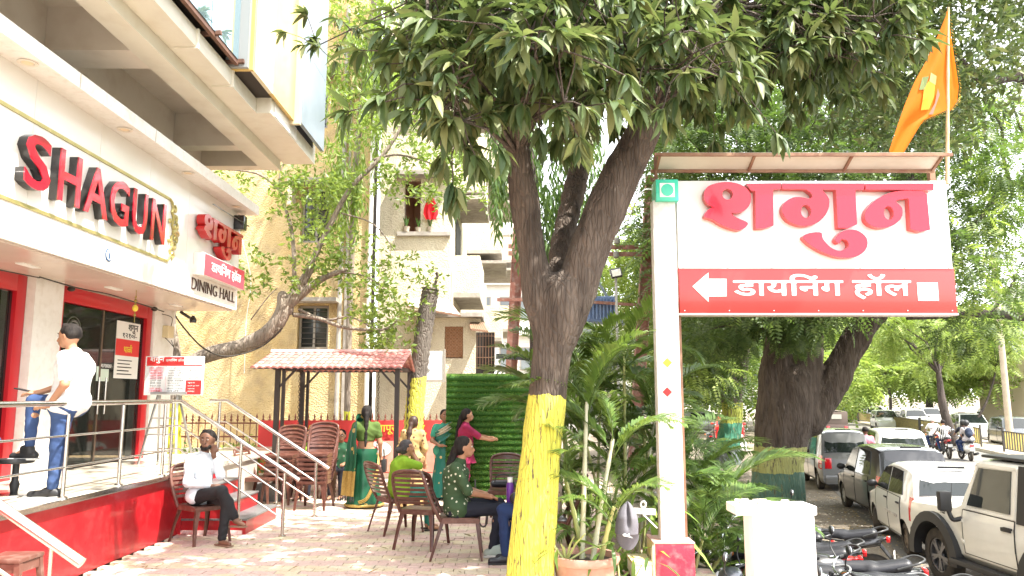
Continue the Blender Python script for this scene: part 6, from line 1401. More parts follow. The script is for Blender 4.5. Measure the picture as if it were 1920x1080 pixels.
# -- auto rickshaw
def rickshaw():
    t = thing('auto_rickshaw', 'brown auto rickshaw with canvas back driving away down the street', 'auto rickshaw')
    cv = mat('canvas_brown', (.13, .10, .085), .85); db = mat('rickshaw_body', (.10, .07, .06), .5)
    MB().grid(lambda u, v: V((lerp(-.62, .62, v) * (1 - .08 * (u > .5)), lerp(-1.25, .7, u), 1.68 + .08 * math.sin(pi * v) + .04 * math.sin(pi * u))), 6, 8).build('canopy', cv, t, smooth=60)
    m = MB(); m.b2((-.62, -1.28, .95), (.62, -1.22, 1.7)); m.b2((-.63, -1.25, .95), (-.60, -.4, 1.7)); m.b2((.60, -1.25, .95), (.63, -.4, 1.7)); m.build('canvas_back', cv, t, bev=.01)
    MB().b2((-.28, -1.30, 1.28), (.28, -1.275, 1.55)).build('rear_window', mat('cloudy_plastic', (.4, .4, .34), .3), t)
    MB().b2((-.65, -1.32, .35), (.65, -.3, .95)).build('rear_body', db, t, bev=.05); MB().b2((-.6, -.3, .3), (.6, .6, .42)).build('floor', db, t)
    m = MB(); m.add([(-.5, .6, .35), (.5, .6, .35), (.3, 1.15, .45), (-.3, 1.15, .45), (-.5, .6, 1.0), (.5, .6, 1.0), (.3, 1.1, .95), (-.3, 1.1, .95)], [(3, 2, 1, 0), (4, 5, 6, 7), (0, 1, 5, 4), (1, 2, 6, 5), (2, 3, 7, 6), (3, 0, 4, 7)]); m.build('nose', db, t, bev=.04)
    MB().b2((-.5, .62, 1.02), (.5, .66, 1.68)).build('windscreen', cglass, t); MB().b2((-.14, -1.335, .55), (.14, -1.325, .68)).build('number_plate', plate, t)
    for x in (-.5, .5): MB().b2((x - .09, -1.345, .62), (x + .09, -1.32, .86)).build('tail_light', tlr, t, bev=.01)
    for x, y in ((-.52, -.75), (.52, -.75), (0, .95)): wheel(t, x, y, .21, .11, 1 if x > 0 else -1, dusty, 5, 0, 'steel')
    return t
o = rickshaw(); p = G(1576, 826, ZR); o.location = (p.x, p.y + 1, ZR); o.rotation_euler = (0, 0, hz(12))

# -- two wheelers
def cyl_wheel(t, y, r_, w, spokes, x=0, steer=0.):
    M = Matrix.Rotation(steer, 3, 'Z') @ Matrix.Rotation(pi / 2, 3, 'Y'); c = V((x, y, r_))
    wh = MB(); pr = [(r_ - .055 + .05 * math.cos(a * pi / 4) * .9, w / 2 * math.sin(a * pi / 4)) for a in range(9)]; wh.lathe([(r_ - .05 + (w * .5) * math.cos(a * pi / 4), (w * .5) * math.sin(a * pi / 4)) for a in range(9)], c, 26, M, cap=False); o = wh.build('wheel', tyre, t, smooth=50)
    g = MB(); g.lathe([(r_ - .085, -.02), (r_ - .06, -.02), (r_ - .06, .02), (r_ - .085, .02), (r_ - .085, -.02)], c, 26, M, cap=False); g.lathe([(.001, -.05), (.05, -.05), (.05, .05), (.001, .05)], c, 12, M, cap=False)
    for k in range(spokes): a = 2 * pi * k / spokes; g.bar(c, c + M @ V(((r_ - .08) * math.cos(a), (r_ - .08) * math.sin(a), 0)), .022, .015)
    g.build('rim', alloy, o, smooth=40); return o
chrome = mat('chrome', (.6, .6, .6), .12, m=1); seatv = mat('seat_vinyl', (.022, .022, .026), .42, bump=.15, bsc=90)
mirg = mat('mirror_face', (.7, .75, .8), .03, m=1)
def mirrors(t, y, z, xs=.33, mt=None):
    for sg in (-1, 1):
        m = MB(); m.tube(spl([(sg * .22, y, z), (sg * (xs - .02), y + .04, z + .10), (sg * xs, y + .02, z + .2)]), .007, 6); o = m.build('mirror_stem', mt or blk, t, smooth=60)
        e = MB().ell((sg * (xs + .02), y + .02, z + .24), (.062, .02, .045), 14, 8).build('mirror', blk, o, smooth=179); MB().ell((sg * (xs + .02), y + .003, z + .24), (.054, .012, .038), 14, 6).build('mirror_glass', mirg, e, smooth=179)
def motorbike(label, tank_m, red_lamp=True, group='motorcycles and scooters parked below the forecourt edge'):
    t = thing('motorcycle', label, 'motorcycle', (0, 0, 0), group)
    cyl_wheel(t, .64, .30, .09, 6, steer=.25); cyl_wheel(t, -.64, .30, .10, 6)
    fr = MB()
    for sg in (-1, 1): fr.tube([(sg * .085, .66, .30), (sg * .085, .52, .68), (sg * .08, .44, .92)], [.02, .026, .024], 8)
    for sg in (-1, 1): fr.tube(spl([(sg * .02, .42, .86), (sg * .11, .1, .74), (sg * .12, -.4, .70), (sg * .1, -.75, .78)]), .017, 6); fr.tube([(sg * .1, -.64, .3), (sg * .12, -.05, .36)], .02, 6); fr.tube([(sg * .12, -.35, .70), (sg * .13, -.6, .36)], [.03, .025], 8)
    fr.tube([(0, .42, .84), (0, .3, .42), (0, .0, .25)], .022, 6); fr.build('frame', blk, t, smooth=60)
    m = MB(); m.box((0, .12, .40), (.22, .26, .24)); m.box((0, .2, .57), (.16, .16, .16))
    for k in range(5): m.box((0, .22, .48 + k * .04), (.2, .2, .012))
    m.lathe([(.09, -.15), (.1, 0), (.09, .15)], (0, .05, .38), 14, Matrix.Rotation(pi / 2, 3, 'Y')); m.build('engine', mat('engine_grey', (.16, .16, .16), .45, m=.6), t, smooth=35)
    blobobj('fuel_tank', [('e', (0, .22, .82), (.135, .24, .11)), ('c', (0, .32, .86), (0, .02, .80), .10, .09), ('e', (-.09, .26, .82), (.06, .15, .07)), ('e', (.09, .26, .82), (.06, .15, .07))], .019, tank_m, t, .04)
    blobobj('seat', [('c', (0, -.02, .80), (0, -.3, .79), .075, .10), ('c', (-.05, -.3, .79), (-.03, -.66, .86), .07, .06), ('c', (.05, -.3, .79), (.03, -.66, .86), .07, .06), ('-b', 2, -1, .775)], .019, seatv, t, .03)
    blobobj('rear_cowl', [('c', (0, -.4, .72), (0, -.78, .82), .11, .05), ('e', (0, -.55, .74), (.12, .2, .07)), ('-b', 2, 1, .82)], .019, tank_m, t, .03)
    MB().box((0, -.84, .80), (.14, .05, .06)).build('tail_light', tlr, t, bev=.015); MB().bar((0, -.74, .72), (0, -.92, .48), .16, .015, up=(0, 1, 0)).build('rear_fender', blk, t); MB().box((0, -.90, .58), (.19, .012, .12)).build('number_plate', plate, t)
    g = MB(); g.tube(spl([(-.12, -.55, .84), (-.14, -.75, .92), (0, -.84, .93), (.14, -.75, .92), (.12, -.55, .84)]), .013, 7); g.build('grab_rail', mat('rail_black', (.05, .05, .05), .35), t, smooth=60)
    MB().lathe([(.001, .09), (.07, .08), (.085, .02), (.06, -.07), (.001, -.09)], (0, .56, .86), 18, Matrix.Rotation(-pi / 2, 3, 'X'), cap=False).build('headlight', chrome, t, smooth=60)
    m = MB(); m.grid(lambda u, v: V((.11 * math.sin((v - .5) * 2.6), .64 + .33 * math.cos(.5 + u * 1.7) * 1.0, .30 + .35 * math.sin(.5 + u * 1.7))) + V((0, 0, -.0)), 8, 5); m.build('front_fender', tank_m, t, smooth=60)
    h = MB(); h.tube(spl([(-.36, .28, 1.0), (-.22, .36, 1.02), (-.1, .42, .96), (.1, .42, .96), (.22, .36, 1.02), (.36, .28, 1.0)]), .012, 7); hb = h.build('handlebar', chrome, t, smooth=60)
    for sg in (-1, 1): MB().cyl((sg * .26, .335, 1.015), (sg * .38, .27, .995), .018, n=10).build('grip', blk, hb, smooth=60); MB().ell((sg * .16, .58, .84), (.035, .03, .03), 10, 6).build('indicator', amber, t, smooth=179); MB().tube(spl([(sg * .24, .36, 1.02), (sg * .3, .42, 1.0), (sg * .38, .36, .99)]), .007, 5).build('lever', chrome, hb)
    mirrors(t, .36, 1.02)
    e = MB(); e.tube([(.12, .2, .35), (.14, -.1, .25), (.15, -.4, .3), (.16, -.85, .42)], [.022, .025, .05, .045], 10); e.build('exhaust', chrome, t, smooth=60)
    e = MB(); e.bar((.0, -.1, .28), (-.2, .0, .02), .02, .02); e.bar((-.1, .05, .28), (-.22, .05, .28), .03, .03); e.bar((.1, .05, .28), (.22, .05, .28), .03, .03); e.build('side_stand', blk, t)
    return t
def scooter(label, pm, group='motorcycles and scooters parked below the forecourt edge'):
    t = thing('scooter', label, 'scooter', (0, 0, 0), group)
    cyl_wheel(t, .60, .22, .10, 5, steer=.2); cyl_wheel(t, -.60, .22, .11, 5)
    blobobj('front_apron', [('c', (-.13, .42, .82), (-.17, .40, .36), .05, .06), ('c', (.13, .42, .82), (.17, .40, .36), .05, .06), ('e', (0, .44, .62), (.22, .07, .26)), ('c', (0, .55, .48), (0, .72, .42), .09, .06)], .021, pm, t, .05)
    blobobj('rear_body', [('c', (0, -.22, .5), (0, -.75, .62), .17, .10), ('e', (0, -.45, .50), (.19, .36, .17)), ('c', (0, -.2, .4), (0, -.35, .65), .14, .14), ('-b', 2, 1, .74)], .021, pm, t, .04)
    blobobj('seat', [('c', (0, -.12, .76), (0, -.4, .76), .11, .13), ('c', (0, -.4, .76), (0, -.76, .80), .13, .09), ('-b', 2, -1, .73)], .019, seatv, t, .03)
    MB().box((0, .13, .30), (.34, .42, .07)).build('footboard', blk, t, bev=.02)
    blobobj('handlebar_cowl', [('e', (0, .40, .95), (.15, .10, .08)), ('e', (0, .46, .93), (.09, .08, .07))], .014, pm, t, .03)
    MB().ell((0, .53, .93), (.065, .03, .05), 12, 8).build('headlight', hl, t, smooth=179)
    h = MB(); h.tube(spl([(-.34, .30, .97), (-.2, .37, .98), (0, .4, .96), (.2, .37, .98), (.34, .30, .97)]), .014, 7); hb = h.build('handlebar', blk, t, smooth=60)
    for sg in (-1, 1): MB().tube(spl([(sg * .2, .40, .98), (sg * .28, .42, .97), (sg * .35, .36, .96)]), .007, 5).build('lever', chrome, hb)
    mirrors(t, .36, .98, .3)
    m = MB(); m.cyl((0, .42, .5), (0, .6, .22), .03, n=8); m.build('fork', blk, t); m = MB(); m.grid(lambda u, v: V((.08 * math.sin((v - .5) * 2.6), .60 + .25 * math.cos(.3 + u * 2.0), .22 + .26 * math.sin(.3 + u * 2.0))), 8, 4); m.build('front_fender', pm, t, smooth=60)
    MB().box((0, -.86, .64), (.16, .05, .08)).build('tail_light', tlr, t, bev=.015); MB().box((0, -.88, .50), (.19, .012, .11)).build('number_plate', plate, t)
    g = MB(); g.tube(spl([(-.12, -.6, .82), (-.14, -.82, .86), (0, -.88, .87), (.14, -.82, .86), (.12, -.6, .82)]), .014, 7); g.build('grab_rail', mat('rail_grey', (.2, .2, .2), .35), t, smooth=60)
    e = MB(); e.tube([(.16, -.2, .25), (.2, -.5, .28), (.2, -.85, .34)], [.03, .055, .05], 10); e.build('exhaust', blk, t, smooth=60); MB().bar((0, -.1, .26), (-.18, -.05, .02), .02, .02).build('side_stand', blk, t)
    return t
pbk = paint('bike_black', (.02, .02, .022)); prd = paint('bike_red', (.5, .02, .02)); pgy = paint('scooter_grey', (.30, .30, .29), .4); pwh = paint('scooter_white', (.7, .7, .68)); pgn = paint('bike_dark_green', (.03, .08, .06)); pdb = paint('scooter_slate', (.10, .11, .13), .3)
mB = motorbike('black motorcycle with tall chrome mirror parked behind the white pillar', pbk); sC = scooter('grey scooter with black seat left of the white pillar', pgy)
def put(o, x, y, deg, lean=.10): o.location = (x, y, ZR); o.rotation_euler = (0, -lean, -R(deg)); return o
put(mB, 4.2, 10.9, -62); put(sC, 2.72, 8.75, -70)
BG = 'motorcycles and scooters parked below the forecourt edge'
def bc_(src, x, y, deg, lab, swap=None, lean=.1): c = copy_tree(src, label=lab, group=BG, swap=swap); return put(c, x, y, deg, lean)
bc_(mB, 3.2, 9.5, -74, 'red motorcycle with chrome guard just right of the white pillar', {'bike_black': 'bike_red'})
bc_(mB, 3.6, 7.9, -80, 'black motorcycle seat and grab rail lowest right of the pillar', None)
bc_(sC, 3.05, 7.15, -78, 'slate scooter nearest to the camera right of the pillar', {'scooter_grey': 'scooter_slate'})
bc_(mB, 3.6, 8.85, -76, 'dark motorcycle with ribbed seat right of the pillar', None)
bc_(mB, 2.35, 9.75, -70, 'black motorcycle half hidden under the palm fronds', None)
bc_(mB, 2.2, 8.1, -66, 'black motorcycle beside the red plinth of the sign', None)
bc_(sC, 3.3, 8.3, -75, 'slate scooter between the two black motorcycles right of the pillar', {'scooter_grey': 'scooter_slate'})
bc_(mB, 3.45, 9.95, -68, 'black motorcycle just behind the red one', None)
bc_(mB, 3.3, 10.5, -70, 'black motorcycle farther back in the row, handlebar turned to the road', None)
bc_(sC, 2.5, 7.6, -62, 'slate scooter half hidden by the white pillar', {'scooter_grey': 'scooter_slate'})
p = G(1392, 862, ZR); bc_(sC, p.x, p.y, 20, 'white scooter parked against the huge tree trunk', {'scooter_grey': 'scooter_white'})
p = G(1378, 852, ZR); bc_(mB, p.x - .8, p.y + 1, 10, 'black motorcycle parked beside the white scooter by the trunk', None)
for k, (px, py) in enumerate([(1828, 815), (1842, 813), (1856, 812), (1868, 810), (1840, 806)]):
    p = G(px, py, ZR); bc_(sC if k % 2 else mB, p.x, p.y, 100, ['scooter', 'motorcycle'][k % 2 == 0] + ' parked across the road under the trees, ' + ['first', 'second', 'third', 'fourth', 'rearmost'][k] + ' of the row from the left', {'scooter_grey': 'scooter_white'})
bc_ = bc_
# ridden ones
rm = bc_(mB, 0, 0, 14, 'black motorcycle with red glowing tail ridden by the man in the striped shirt', {'bike_black': 'bike_red'}, 0.); del rm['group']
rs_ = bc_(sC, 0, 0, 14, 'white scooter ridden by two people, one with a backpack', {'scooter_grey': 'scooter_white'}, 0.); del rs_['group']
rw_ = bc_(mB, 0, 0, 14, 'motorcycle of the rider in the white shirt ahead of the striped one', None, 0.); del rw_['group']
def rpos(o, px, py): p = G(px, py, ZR); o.location = (p.x, p.y, ZR); return p
rp1 = rpos(rm, 1772, 859); rp2 = rpos(rs_, 1812, 863); rp3 = rpos(rw_, 1752, 850)
# ---------------------------------------------------------------- median fence and lamp posts
yfm = mat('fence_yellow', (.50, .40, .10), .7, c2=(.35, .28, .1), sc=5); bfm = mat('fence_black', (.05, .045, .04), .7)
def mfence(s0, s1, label):
    a = R0 + RD * s0 + RN * .45; b = R0 + RD * s1 + RN * .45; t = thing('median_fence', label, 'fence', (a.x, a.y, ZR + .14)); z = ZR + .14
    up = lambda p, h: V((p.x, p.y, z + h))
    for s in (s0, s1): p = R0 + RD * s + RN * .45; MB().bar(up(p, 0), up(p, 1.08), .07, .07).build('fence_post', bfm, t)
    for h in (.15, .92): MB().bar(up(a, h), up(b, h), .04, .04).build('fence_rail', bfm, t)
    n = int((s1 - s0) / .16); pm_ = MB().bar((0, 0, .15), (0, 0, .92), .045, .02).mesh('fence_bar', [yfm]); pm2 = MB().bar((0, 0, .15), (0, 0, .92), .045, .02).mesh('fence_bar', [bfm])
    for i in range(1, n): q = a.lerp(b, i / n); o = link('fence_bar', pm_ if i % 2 else pm2, t); o.location = V((q.x, q.y, z)) - origin(t)
mfence(2.6, 6.1, 'single yellow and black median fence panel right of the backpack rider'); mfence(9.5, 13, 'yellow and black median fence panel left of the scooter riders')
for k in range(6): mfence(14 + k * 9, 22.6 + k * 9, ['first', 'second', 'third', 'fourth', 'fifth', 'sixth'][k] + ' long fence panel of the median counted from the riders')
p = G(1896, 842, ZR + .14); lp = thing('lamp_post', 'pale concrete lamp post on the median at the right edge', 'lamp post', p); MB().cyl(p, p + V((-.05, 0, 9)), .17, .11, 12).build('pole', mat('lamp_post_concrete', (.45, .38, .28), .85, c2=(.36, .3, .22), sc=3), lp, smooth=60)
m = MB(); m.bar(p + V((-.3, 0, 8.8)), p + V((-2.2, 0, 9.3)), .07, .07); m.build('lamp_arm', alloy, lp); MB().box(p + V((-2.3, 0, 9.3)), (.6, .2, .12)).build('lamp_head', alloy, lp, bev=.03)
p = G(1652, 803, ZR + .14); bxk = thing('utility_box', 'small brown utility box on the median beside the fence', 'utility box', p); MB().box(p + V((0, 0, .5)), (.8, .6, 1.0)).build('box', mat('box_brown', (.3, .2, .14), .8), bxk, bev=.02); MB().box(p + V((0, 0, 1.1)), (.35, .5, .18)).build('box_lid', mat('box_brown', (.3, .2, .14), .8), bxk, bev=.02)
# ================================================================ PLASTIC CHAIRS
chm = mat('brown_plastic', (.11, .04, .027), .38, c2=(.085, .03, .021), sc=3, coat=.15, c3=(.25, .14, .11), sc3=12, w3=.5)
chm2 = mat('brown_plastic_worn', (.16, .07, .052), .42, c2=(.12, .05, .037), sc=3, c3=(.32, .22, .18), sc3=12, w3=.5)
def make_chair(label, mm=chm):
    t = thing('plastic_chair', label, 'chair', (0, 0, 0), 'brown plastic chairs on the forecourt')
    def slab(fn, nu, nv, th, name):
        m = MB(); A = [[V(fn(i / nu, j / nv)) for j in range(nv + 1)] for i in range(nu + 1)]
        m.grid(lambda u, v: fn(u, v), nu, nv); m.grid(lambda u, v: V(fn(1 - u, v)) - V(th), nu, nv)
        def edge(f, n): m.grid(lambda u, v: V(f(u)) - V(th) * v, n, 1)
        edge(lambda u: fn(0, 1 - u), nv); edge(lambda u: fn(1, u), nv); edge(lambda u: fn(u, 0), nu); edge(lambda u: fn(1 - u, 1), nu)
        return m.build(name, mm, t, smooth=50)
    seat = lambda u, v: V(((v - .5) * (.44 - .05 * (1 - u)), lerp(-.21, .22, u), .435 - .022 * math.sin(pi * u) * math.sin(pi * v) - .02 * max(0, u - .8) * 5))
    slab(seat, 8, 8, (0, 0, .022), 'seat')
    back = lambda z: (-.20 - .17 * ((z - .42) / .44) - .02 * math.sin((z - .42) * 7), .205 + .025 * math.sin((z - .42) * 5))
    for k in range(7):
        z0 = .50 + k * .05; z1 = z0 + .032
        def f(u, v, z0=z0, z1=z1):
            z = lerp(z0, z1, u); y, hw_ = back(z); x = (v * 2 - 1) * (hw_ - .012); return V((x, y - .035 * (1 - (x / hw_) ** 2), z))
        slab(f, 1, 8, (0, .012, 0), 'back_slat')
    m = MB()
    for sg in (-1, 1): pts = [(sg * back(z)[1], back(z)[0], z) for z in (.40, .5, .6, .7, .78)]; m.tube(spl(pts, 3), .02, 8)
    m.tube(spl([(-.225, back(.78)[0], .78), (-.2, back(.84)[0] - .01, .84), (-.08, back(.87)[0] - .04, .872), (.08, back(.87)[0] - .04, .872), (.2, back(.84)[0] - .01, .84), (.225, back(.78)[0], .78)], 4), .02, 8)
    m.grid(lambda u, v: V(((v * 2 - 1) * .205, back(lerp(.845, .87, u))[0] - .035 * (1 - (v * 2 - 1) ** 2) - .006, lerp(.835, .862 + .012 * (1 - (v * 2 - 1) ** 2), u))), 2, 8)
    m.build('backrest', mm, t, smooth=50)
    for sx in (-1, 1):
        for y0, y1 in ((.20, .245), (-.18, -.30)):
            a = V((sx * .19, y0, .43)); b = V((sx * .235, y1, 0)); g = MB(); n = 6
            g.grid(lambda u, v: a.lerp(b, u) + V((sx * .012 * math.sin(pi * u), 0, 0)) + (V((0, -1 if y0 > 0 else 1, 0)) * lerp(.075, .035, u) * min(1, v * 2 if v < .5 else 1) * (1 if v < .5 else 1) if v < .5 else V((0, -1 if y0 > 0 else 1, 0)) * lerp(.075, .035, u) * .0) + (V((-sx, 0, 0)) * lerp(.06, .03, u) * max(0, v * 2 - 1)), 6, 4)
            g.bar(a, b, .012, .012); g.build('leg', mm, t, smooth=40)
            g = MB().bar(a + V((0, (-1 if y0 > 0 else 1) * .035, 0)), b + V((0, (-1 if y0 > 0 else 1) * .018, 0)), .014, .055, up=(0, 1, 0)); 
    m = MB(); m.bar((-.2, .205, .40), (.2, .205, .40), .016, .05); m.bar((-.2, -.19, .40), (.2, -.19, .40), .016, .05)
    for sx in (-1, 1): m.bar((sx * .2, -.19, .40), (sx * .2, .205, .40), .016, .05)
    m.build('seat_apron', mm, t)
    return t
CH = []
def chair(x, y, deg, label, z=0., tilt=0., worn=False):
    """deg: facing direction, 0 = away from the camera, 90 = to the right"""
    key = 1 if worn else 0
    while len(CH) < 2: CH.append(None)
    if CH[key] is None: c = make_chair(label, chm2 if worn else chm); CH[key] = c
    else: c = copy_tree(CH[key], label=label)
    c.location = (x, y, z); c.rotation_euler = (tilt, 0, -R(deg)); return c
chair(-3.66, 9.42, 128, 'worn brown chair under the seated man in the white shirt beside the steps', worn=True)
chair(-.56, 8.55, 88, 'brown chair under the woman in the spotted green shirt')
chair(-1.02, 9.15, 16, 'empty brown chair seen from behind, left of the green shirt woman')
chair(-1.45, 10.1, 55, 'brown chair under the woman in the lime green blouse')
chair(.36, 8.3, 268, 'brown chair under the woman in jeans behind the yellow trunk')
chair(-.10, 10.9, 185, 'brown chair holding a black handbag in front of the turf screen')
for px, py, yy, lab, n, dg in ((599, 0, 12.1, 'right stack of brown chairs behind the handrail', 7, 182), (538, 0, 12.7, 'left stack of brown chairs behind the handrail', 6, 185)):
    X = (px - 960) / FPX * yy
    nth = ['lowest', 'second', 'third', 'fourth', 'fifth', 'sixth', 'topmost']
    for i in range(n): chair(X, yy + i * .018, dg, (nth[i] if i < n - 1 else 'topmost') + ' chair of the ' + lab, z=i * .066)
chair(-3.95, 12.5, 100, 'single brown chair left of the stacks beside the steps')
chair(-3.48, 13.55, 180, 'brown chair of the left bespectacled woman behind the stacks'); chair(-2.97, 13.55, 180, 'brown chair of the right bespectacled woman behind the stacks')
stl = thing('plastic_stool', 'brown plastic stool against the red wall at the lower left', 'stool', (-3.93, 6.35, 0))
MB().b2((-4.10, 6.17, .42), (-3.78, 6.5, .455)).build('seat', chm2, stl, bev=.012)
for sx in (-1, 1):
    for sy in (-1, 1): MB().tube([(-3.94 + sx * .13, 6.335 + sy * .13, .43), (-3.94 + sx * .17, 6.335 + sy * .17, 0)], [.032, .022], 4).build('leg', chm2, stl)
m = MB(); [m.bar((-3.94 - .14, 6.335 + s * .14, .38), (-3.94 + .14, 6.335 + s * .14, .38), .015, .07) for s in (-1, 1)]; [m.bar((-3.94 + s * .14, 6.335 - .14, .38), (-3.94 + s * .14, 6.335 + .14, .38), .015, .07) for s in (-1, 1)]; m.build('apron', chm2, stl)

# ================================================================ PEOPLE
skin = {k: mat('skin_' + k, c, .5, c2=c2, sc=6, spec=.4) for k, c, c2 in (('warm', (.42, .22, .13), (.38, .19, .11)), ('brown', (.32, .165, .10), (.28, .14, .085)), ('dark', (.19, .095, .06), (.15, .075, .047)), ('light', (.48, .28, .18), (.43, .24, .15)))}
hairm = mat('black_hair', (.010, .008, .008), .75, c2=(.03, .025, .022), sc=30, stretch=(1, 1, .2), spec=.2, bump=.5, bsc=90); hairg = mat('grey_hair', (.07, .06, .06), .6, c2=(.02, .018, .018), sc=14)
eyew = mat('eye_white', (.6, .58, .55), .3); eyeb = mat('eye_dark', (.01, .008, .008), .2); lipm = mat('lips', (.28, .09, .08), .5)
def cloth(name, c, c2=None, **k): return mat(name, c, .85, c2=c2 or tuple(x * .85 for x in c), sc=5, bump=.25, bsc=12, dist=.012, **k)
def dotted(name, base, dot, scale=9, thr=.22, rough=.8, m=0.):
    M = mat(name, base, rough, m=m, bump=.2, bsc=14, dist=.01); n = M.node_tree.nodes; l = M.node_tree.links; b = n['Principled BSDF']
    tc = n.new('ShaderNodeTexCoord'); v = n.new('ShaderNodeTexVoronoi'); v.inputs['Scale'].default_value = scale; nz = n.new('ShaderNodeTexNoise'); nz.inputs['Scale'].default_value = scale * 3; l.new(tc.outputs['Object'], v.inputs[0]); l.new(tc.outputs['Object'], nz.inputs['Vector'])
    ad = n.new('ShaderNodeMath'); ad.operation = 'MULTIPLY_ADD'; ad.inputs[1].default_value = .25; l.new(nz.outputs[0], ad.inputs[0]); l.new(v.outputs[0], ad.inputs[2])
    lt = n.new('ShaderNodeMath'); lt.operation = 'LESS_THAN'; lt.inputs[1].default_value = thr + .12; l.new(ad.outputs[0], lt.inputs[0]); x = n.new('ShaderNodeMix'); x.data_type = 'RGBA'; l.new(lt.outputs[0], x.inputs[0]); x.inputs[6].default_value = (*base, 1); x.inputs[7].default_value = (*dot, 1); l.new(x.outputs[2], b.inputs['Base Color']); return M
def J0(h=1.65, sit=False, seat=.45):
    J = {}
    if not sit:
        J.update(pel=(0, 0, .90), chest=(0, -.01, 1.24), neck=(0, 0, 1.40), head=(0, .03, 1.54))
        for s, k in ((-1, 'L'), (1, 'R')):
            J.update({'sh' + k: (s * .165, -.01, 1.335), 'el' + k: (s * .23, -.03, 1.06), 'wr' + k: (s * .22, .05, .83), 'hd' + k: (0, .15, -1), 'hi' + k: (s * .085, 0, .87), 'kn' + k: (s * .09, .01, .47), 'an' + k: (s * .095, -.03, .07), 'to' + k: (s * .115, .13, .03)})
    else:
        z = seat / (h / 1.7)
        J.update(pel=(0, -.04, z + .09), chest=(0, -.05, z + .43), neck=(0, -.02, z + .59), head=(0, .02, z + .73))
        for s, k in ((-1, 'L'), (1, 'R')):
            J.update({'sh' + k: (s * .165, -.04, z + .525), 'el' + k: (s * .21, .03, z + .27), 'wr' + k: (s * .12, .24, z + .20), 'hd' + k: (-s * .3, 1, -.2), 'hi' + k: (s * .09, -.02, z + .07), 'kn' + k: (s * .10, .42, z + .07), 'an' + k: (s * .10, .42, .07), 'to' + k: (s * .11, .57, .03)})
    return J
def person(label, loc, deg, J, h=1.65, sk='brown', face=(0, 1, 0), fem=False, fat=1., vox=.011, top=None, bottom=None, hair='short', hairmat=None, shoes=None, glasses=False, group=None, sleeve=.35, skirt=None, curl=.5, beard=False, sandals=None):
    t = thing('person', label, 'person', (0, 0, 0), group); s = h / 1.7
    g = {k: V(v) * (s if not k.startswith('hd') else 1) for k, v in J.items()}
    f = V(face).normalized(); u = V((0, 0, 1)); u = (u - f * u.dot(f)).normalized(); sd = f.cross(u)
    B = []; c = lambda a, b, r1, r2, l=None: (l if l is not None else B).append(('c', a, b, r1 * s, r2 * s))
    H = g['head']; hp = lambda x, y, z: H + (sd * x + f * y + u * z) * s
    wd = .105 if not fem else .092
    c(g['hiL'], g['hiR'], .105 * fat, .105 * fat); c(g['pel'], g['chest'], .115 * fat, .115 * fat)
    ch = g['chest']; lr = (g['shR'] - g['shL']).normalized()
    c(ch - lr * .07 * s, ch + lr * .07 * s, wd * fat, wd * fat); up_ = (g['neck'] - ch)
    c(g['shL'].lerp(g['shR'], .12) - up_ * .1, g['shR'].lerp(g['shL'], .12) - up_ * .1, .062, .062)
    c(g['neck'] - up_ * .35, H - u * .03 * s, .056 if not fem else .048, .048)
    B.append(('e', hp(0, -.005, .02), (.082 * s, .097 * s, .108 * s) if abs(f.y) > .7 else (.097 * s if abs(f.x) > .7 else .09 * s, .082 * s if abs(f.x) > .7 else .09 * s, .108 * s)))
    c(hp(0, .035, -.055), hp(0, .05, -.065), .052, .04); B.append(('c', hp(0, .09, .0), hp(0, .105, -.03), .010 * s, .015 * s))
    B.append(('c', hp(0, .086, -.058), hp(0, .088, -.06), .014 * s, .014 * s))
    for q in (-1, 1): B.append(('c', hp(.078 * q, -.005, .01), hp(.083 * q, -.01, -.02), .014 * s, .010 * s))
    def arm(k, sg, l, extra=0., to=1.):
        a, e, w = g['sh' + k], g['el' + k], g['wr' + k]
        c(a, e, .047 * fat ** .5 + extra, .040 + extra, l)
        if l is B: c(e, w, .040, .026, l)
    for k, sg in (('L', -1), ('R', 1)):
        arm(k, sg, B); w = g['wr' + k]; hd = g['hd' + k].normalized(); ps = hd.cross(V((0, 0, 1)) if abs(hd.z) < .8 else f).normalized(); pn = ps.cross(hd)
        pm = w + hd * .055 * s; c(w, pm, .026, .03); c(pm - ps * .02 * s, pm + ps * .02 * s, .020, .020)
        for i in range(4):
            b0 = w + hd * .085 * s + ps * (i - 1.5) * .021 * s; L = (.062, .072, .068, .052)[i] * s; m1 = b0 + hd * L * .5 + ps * (i - 1.5) * .004 - pn * L * .15 * curl; e1 = m1 + (hd * (1 - curl) - pn * curl).normalized() * L * .5
            B.append(('c', b0, m1, .0095 * s, .009 * s)); B.append(('c', m1, e1, .009 * s, .0075 * s))
        for sgn in (1,): b0 = w + hd * .03 * s + ps * (.022 if k == 'L' else -.022) * s; m1 = b0 + (hd * .7 + ps * (1 if k == 'L' else -1) * .7).normalized() * .035 * s; B.append(('c', b0, m1, .011 * s, .010 * s)); B.append(('c', m1, m1 + hd * .03 * s, .010 * s, .008 * s))
        c(g['hi' + k], g['kn' + k], .078 * fat ** .5, .053); c(g['kn' + k], g['an' + k], .052, .034); cal = g['kn' + k].lerp(g['an' + k], .3); c(cal, cal, .052, .052)
        c(g['an' + k] - V((0, 0, .02)), g['to' + k], .034, .026)
    if fem:
        for q in (-1, 1): ct = ch + lr * .065 * q * s + (g['neck'] - ch) * .15 + (lr.cross(V((0, 0, 1))) * -1).normalized() * .075 * s; B.append(('c', ct, ct, .055 * s, .055 * s))
    blobobj('body', B, vox, skin[sk], t, .018); vox *= 1.3
    fr = (lr.cross(V((0, 0, 1))) * -1).normalized()
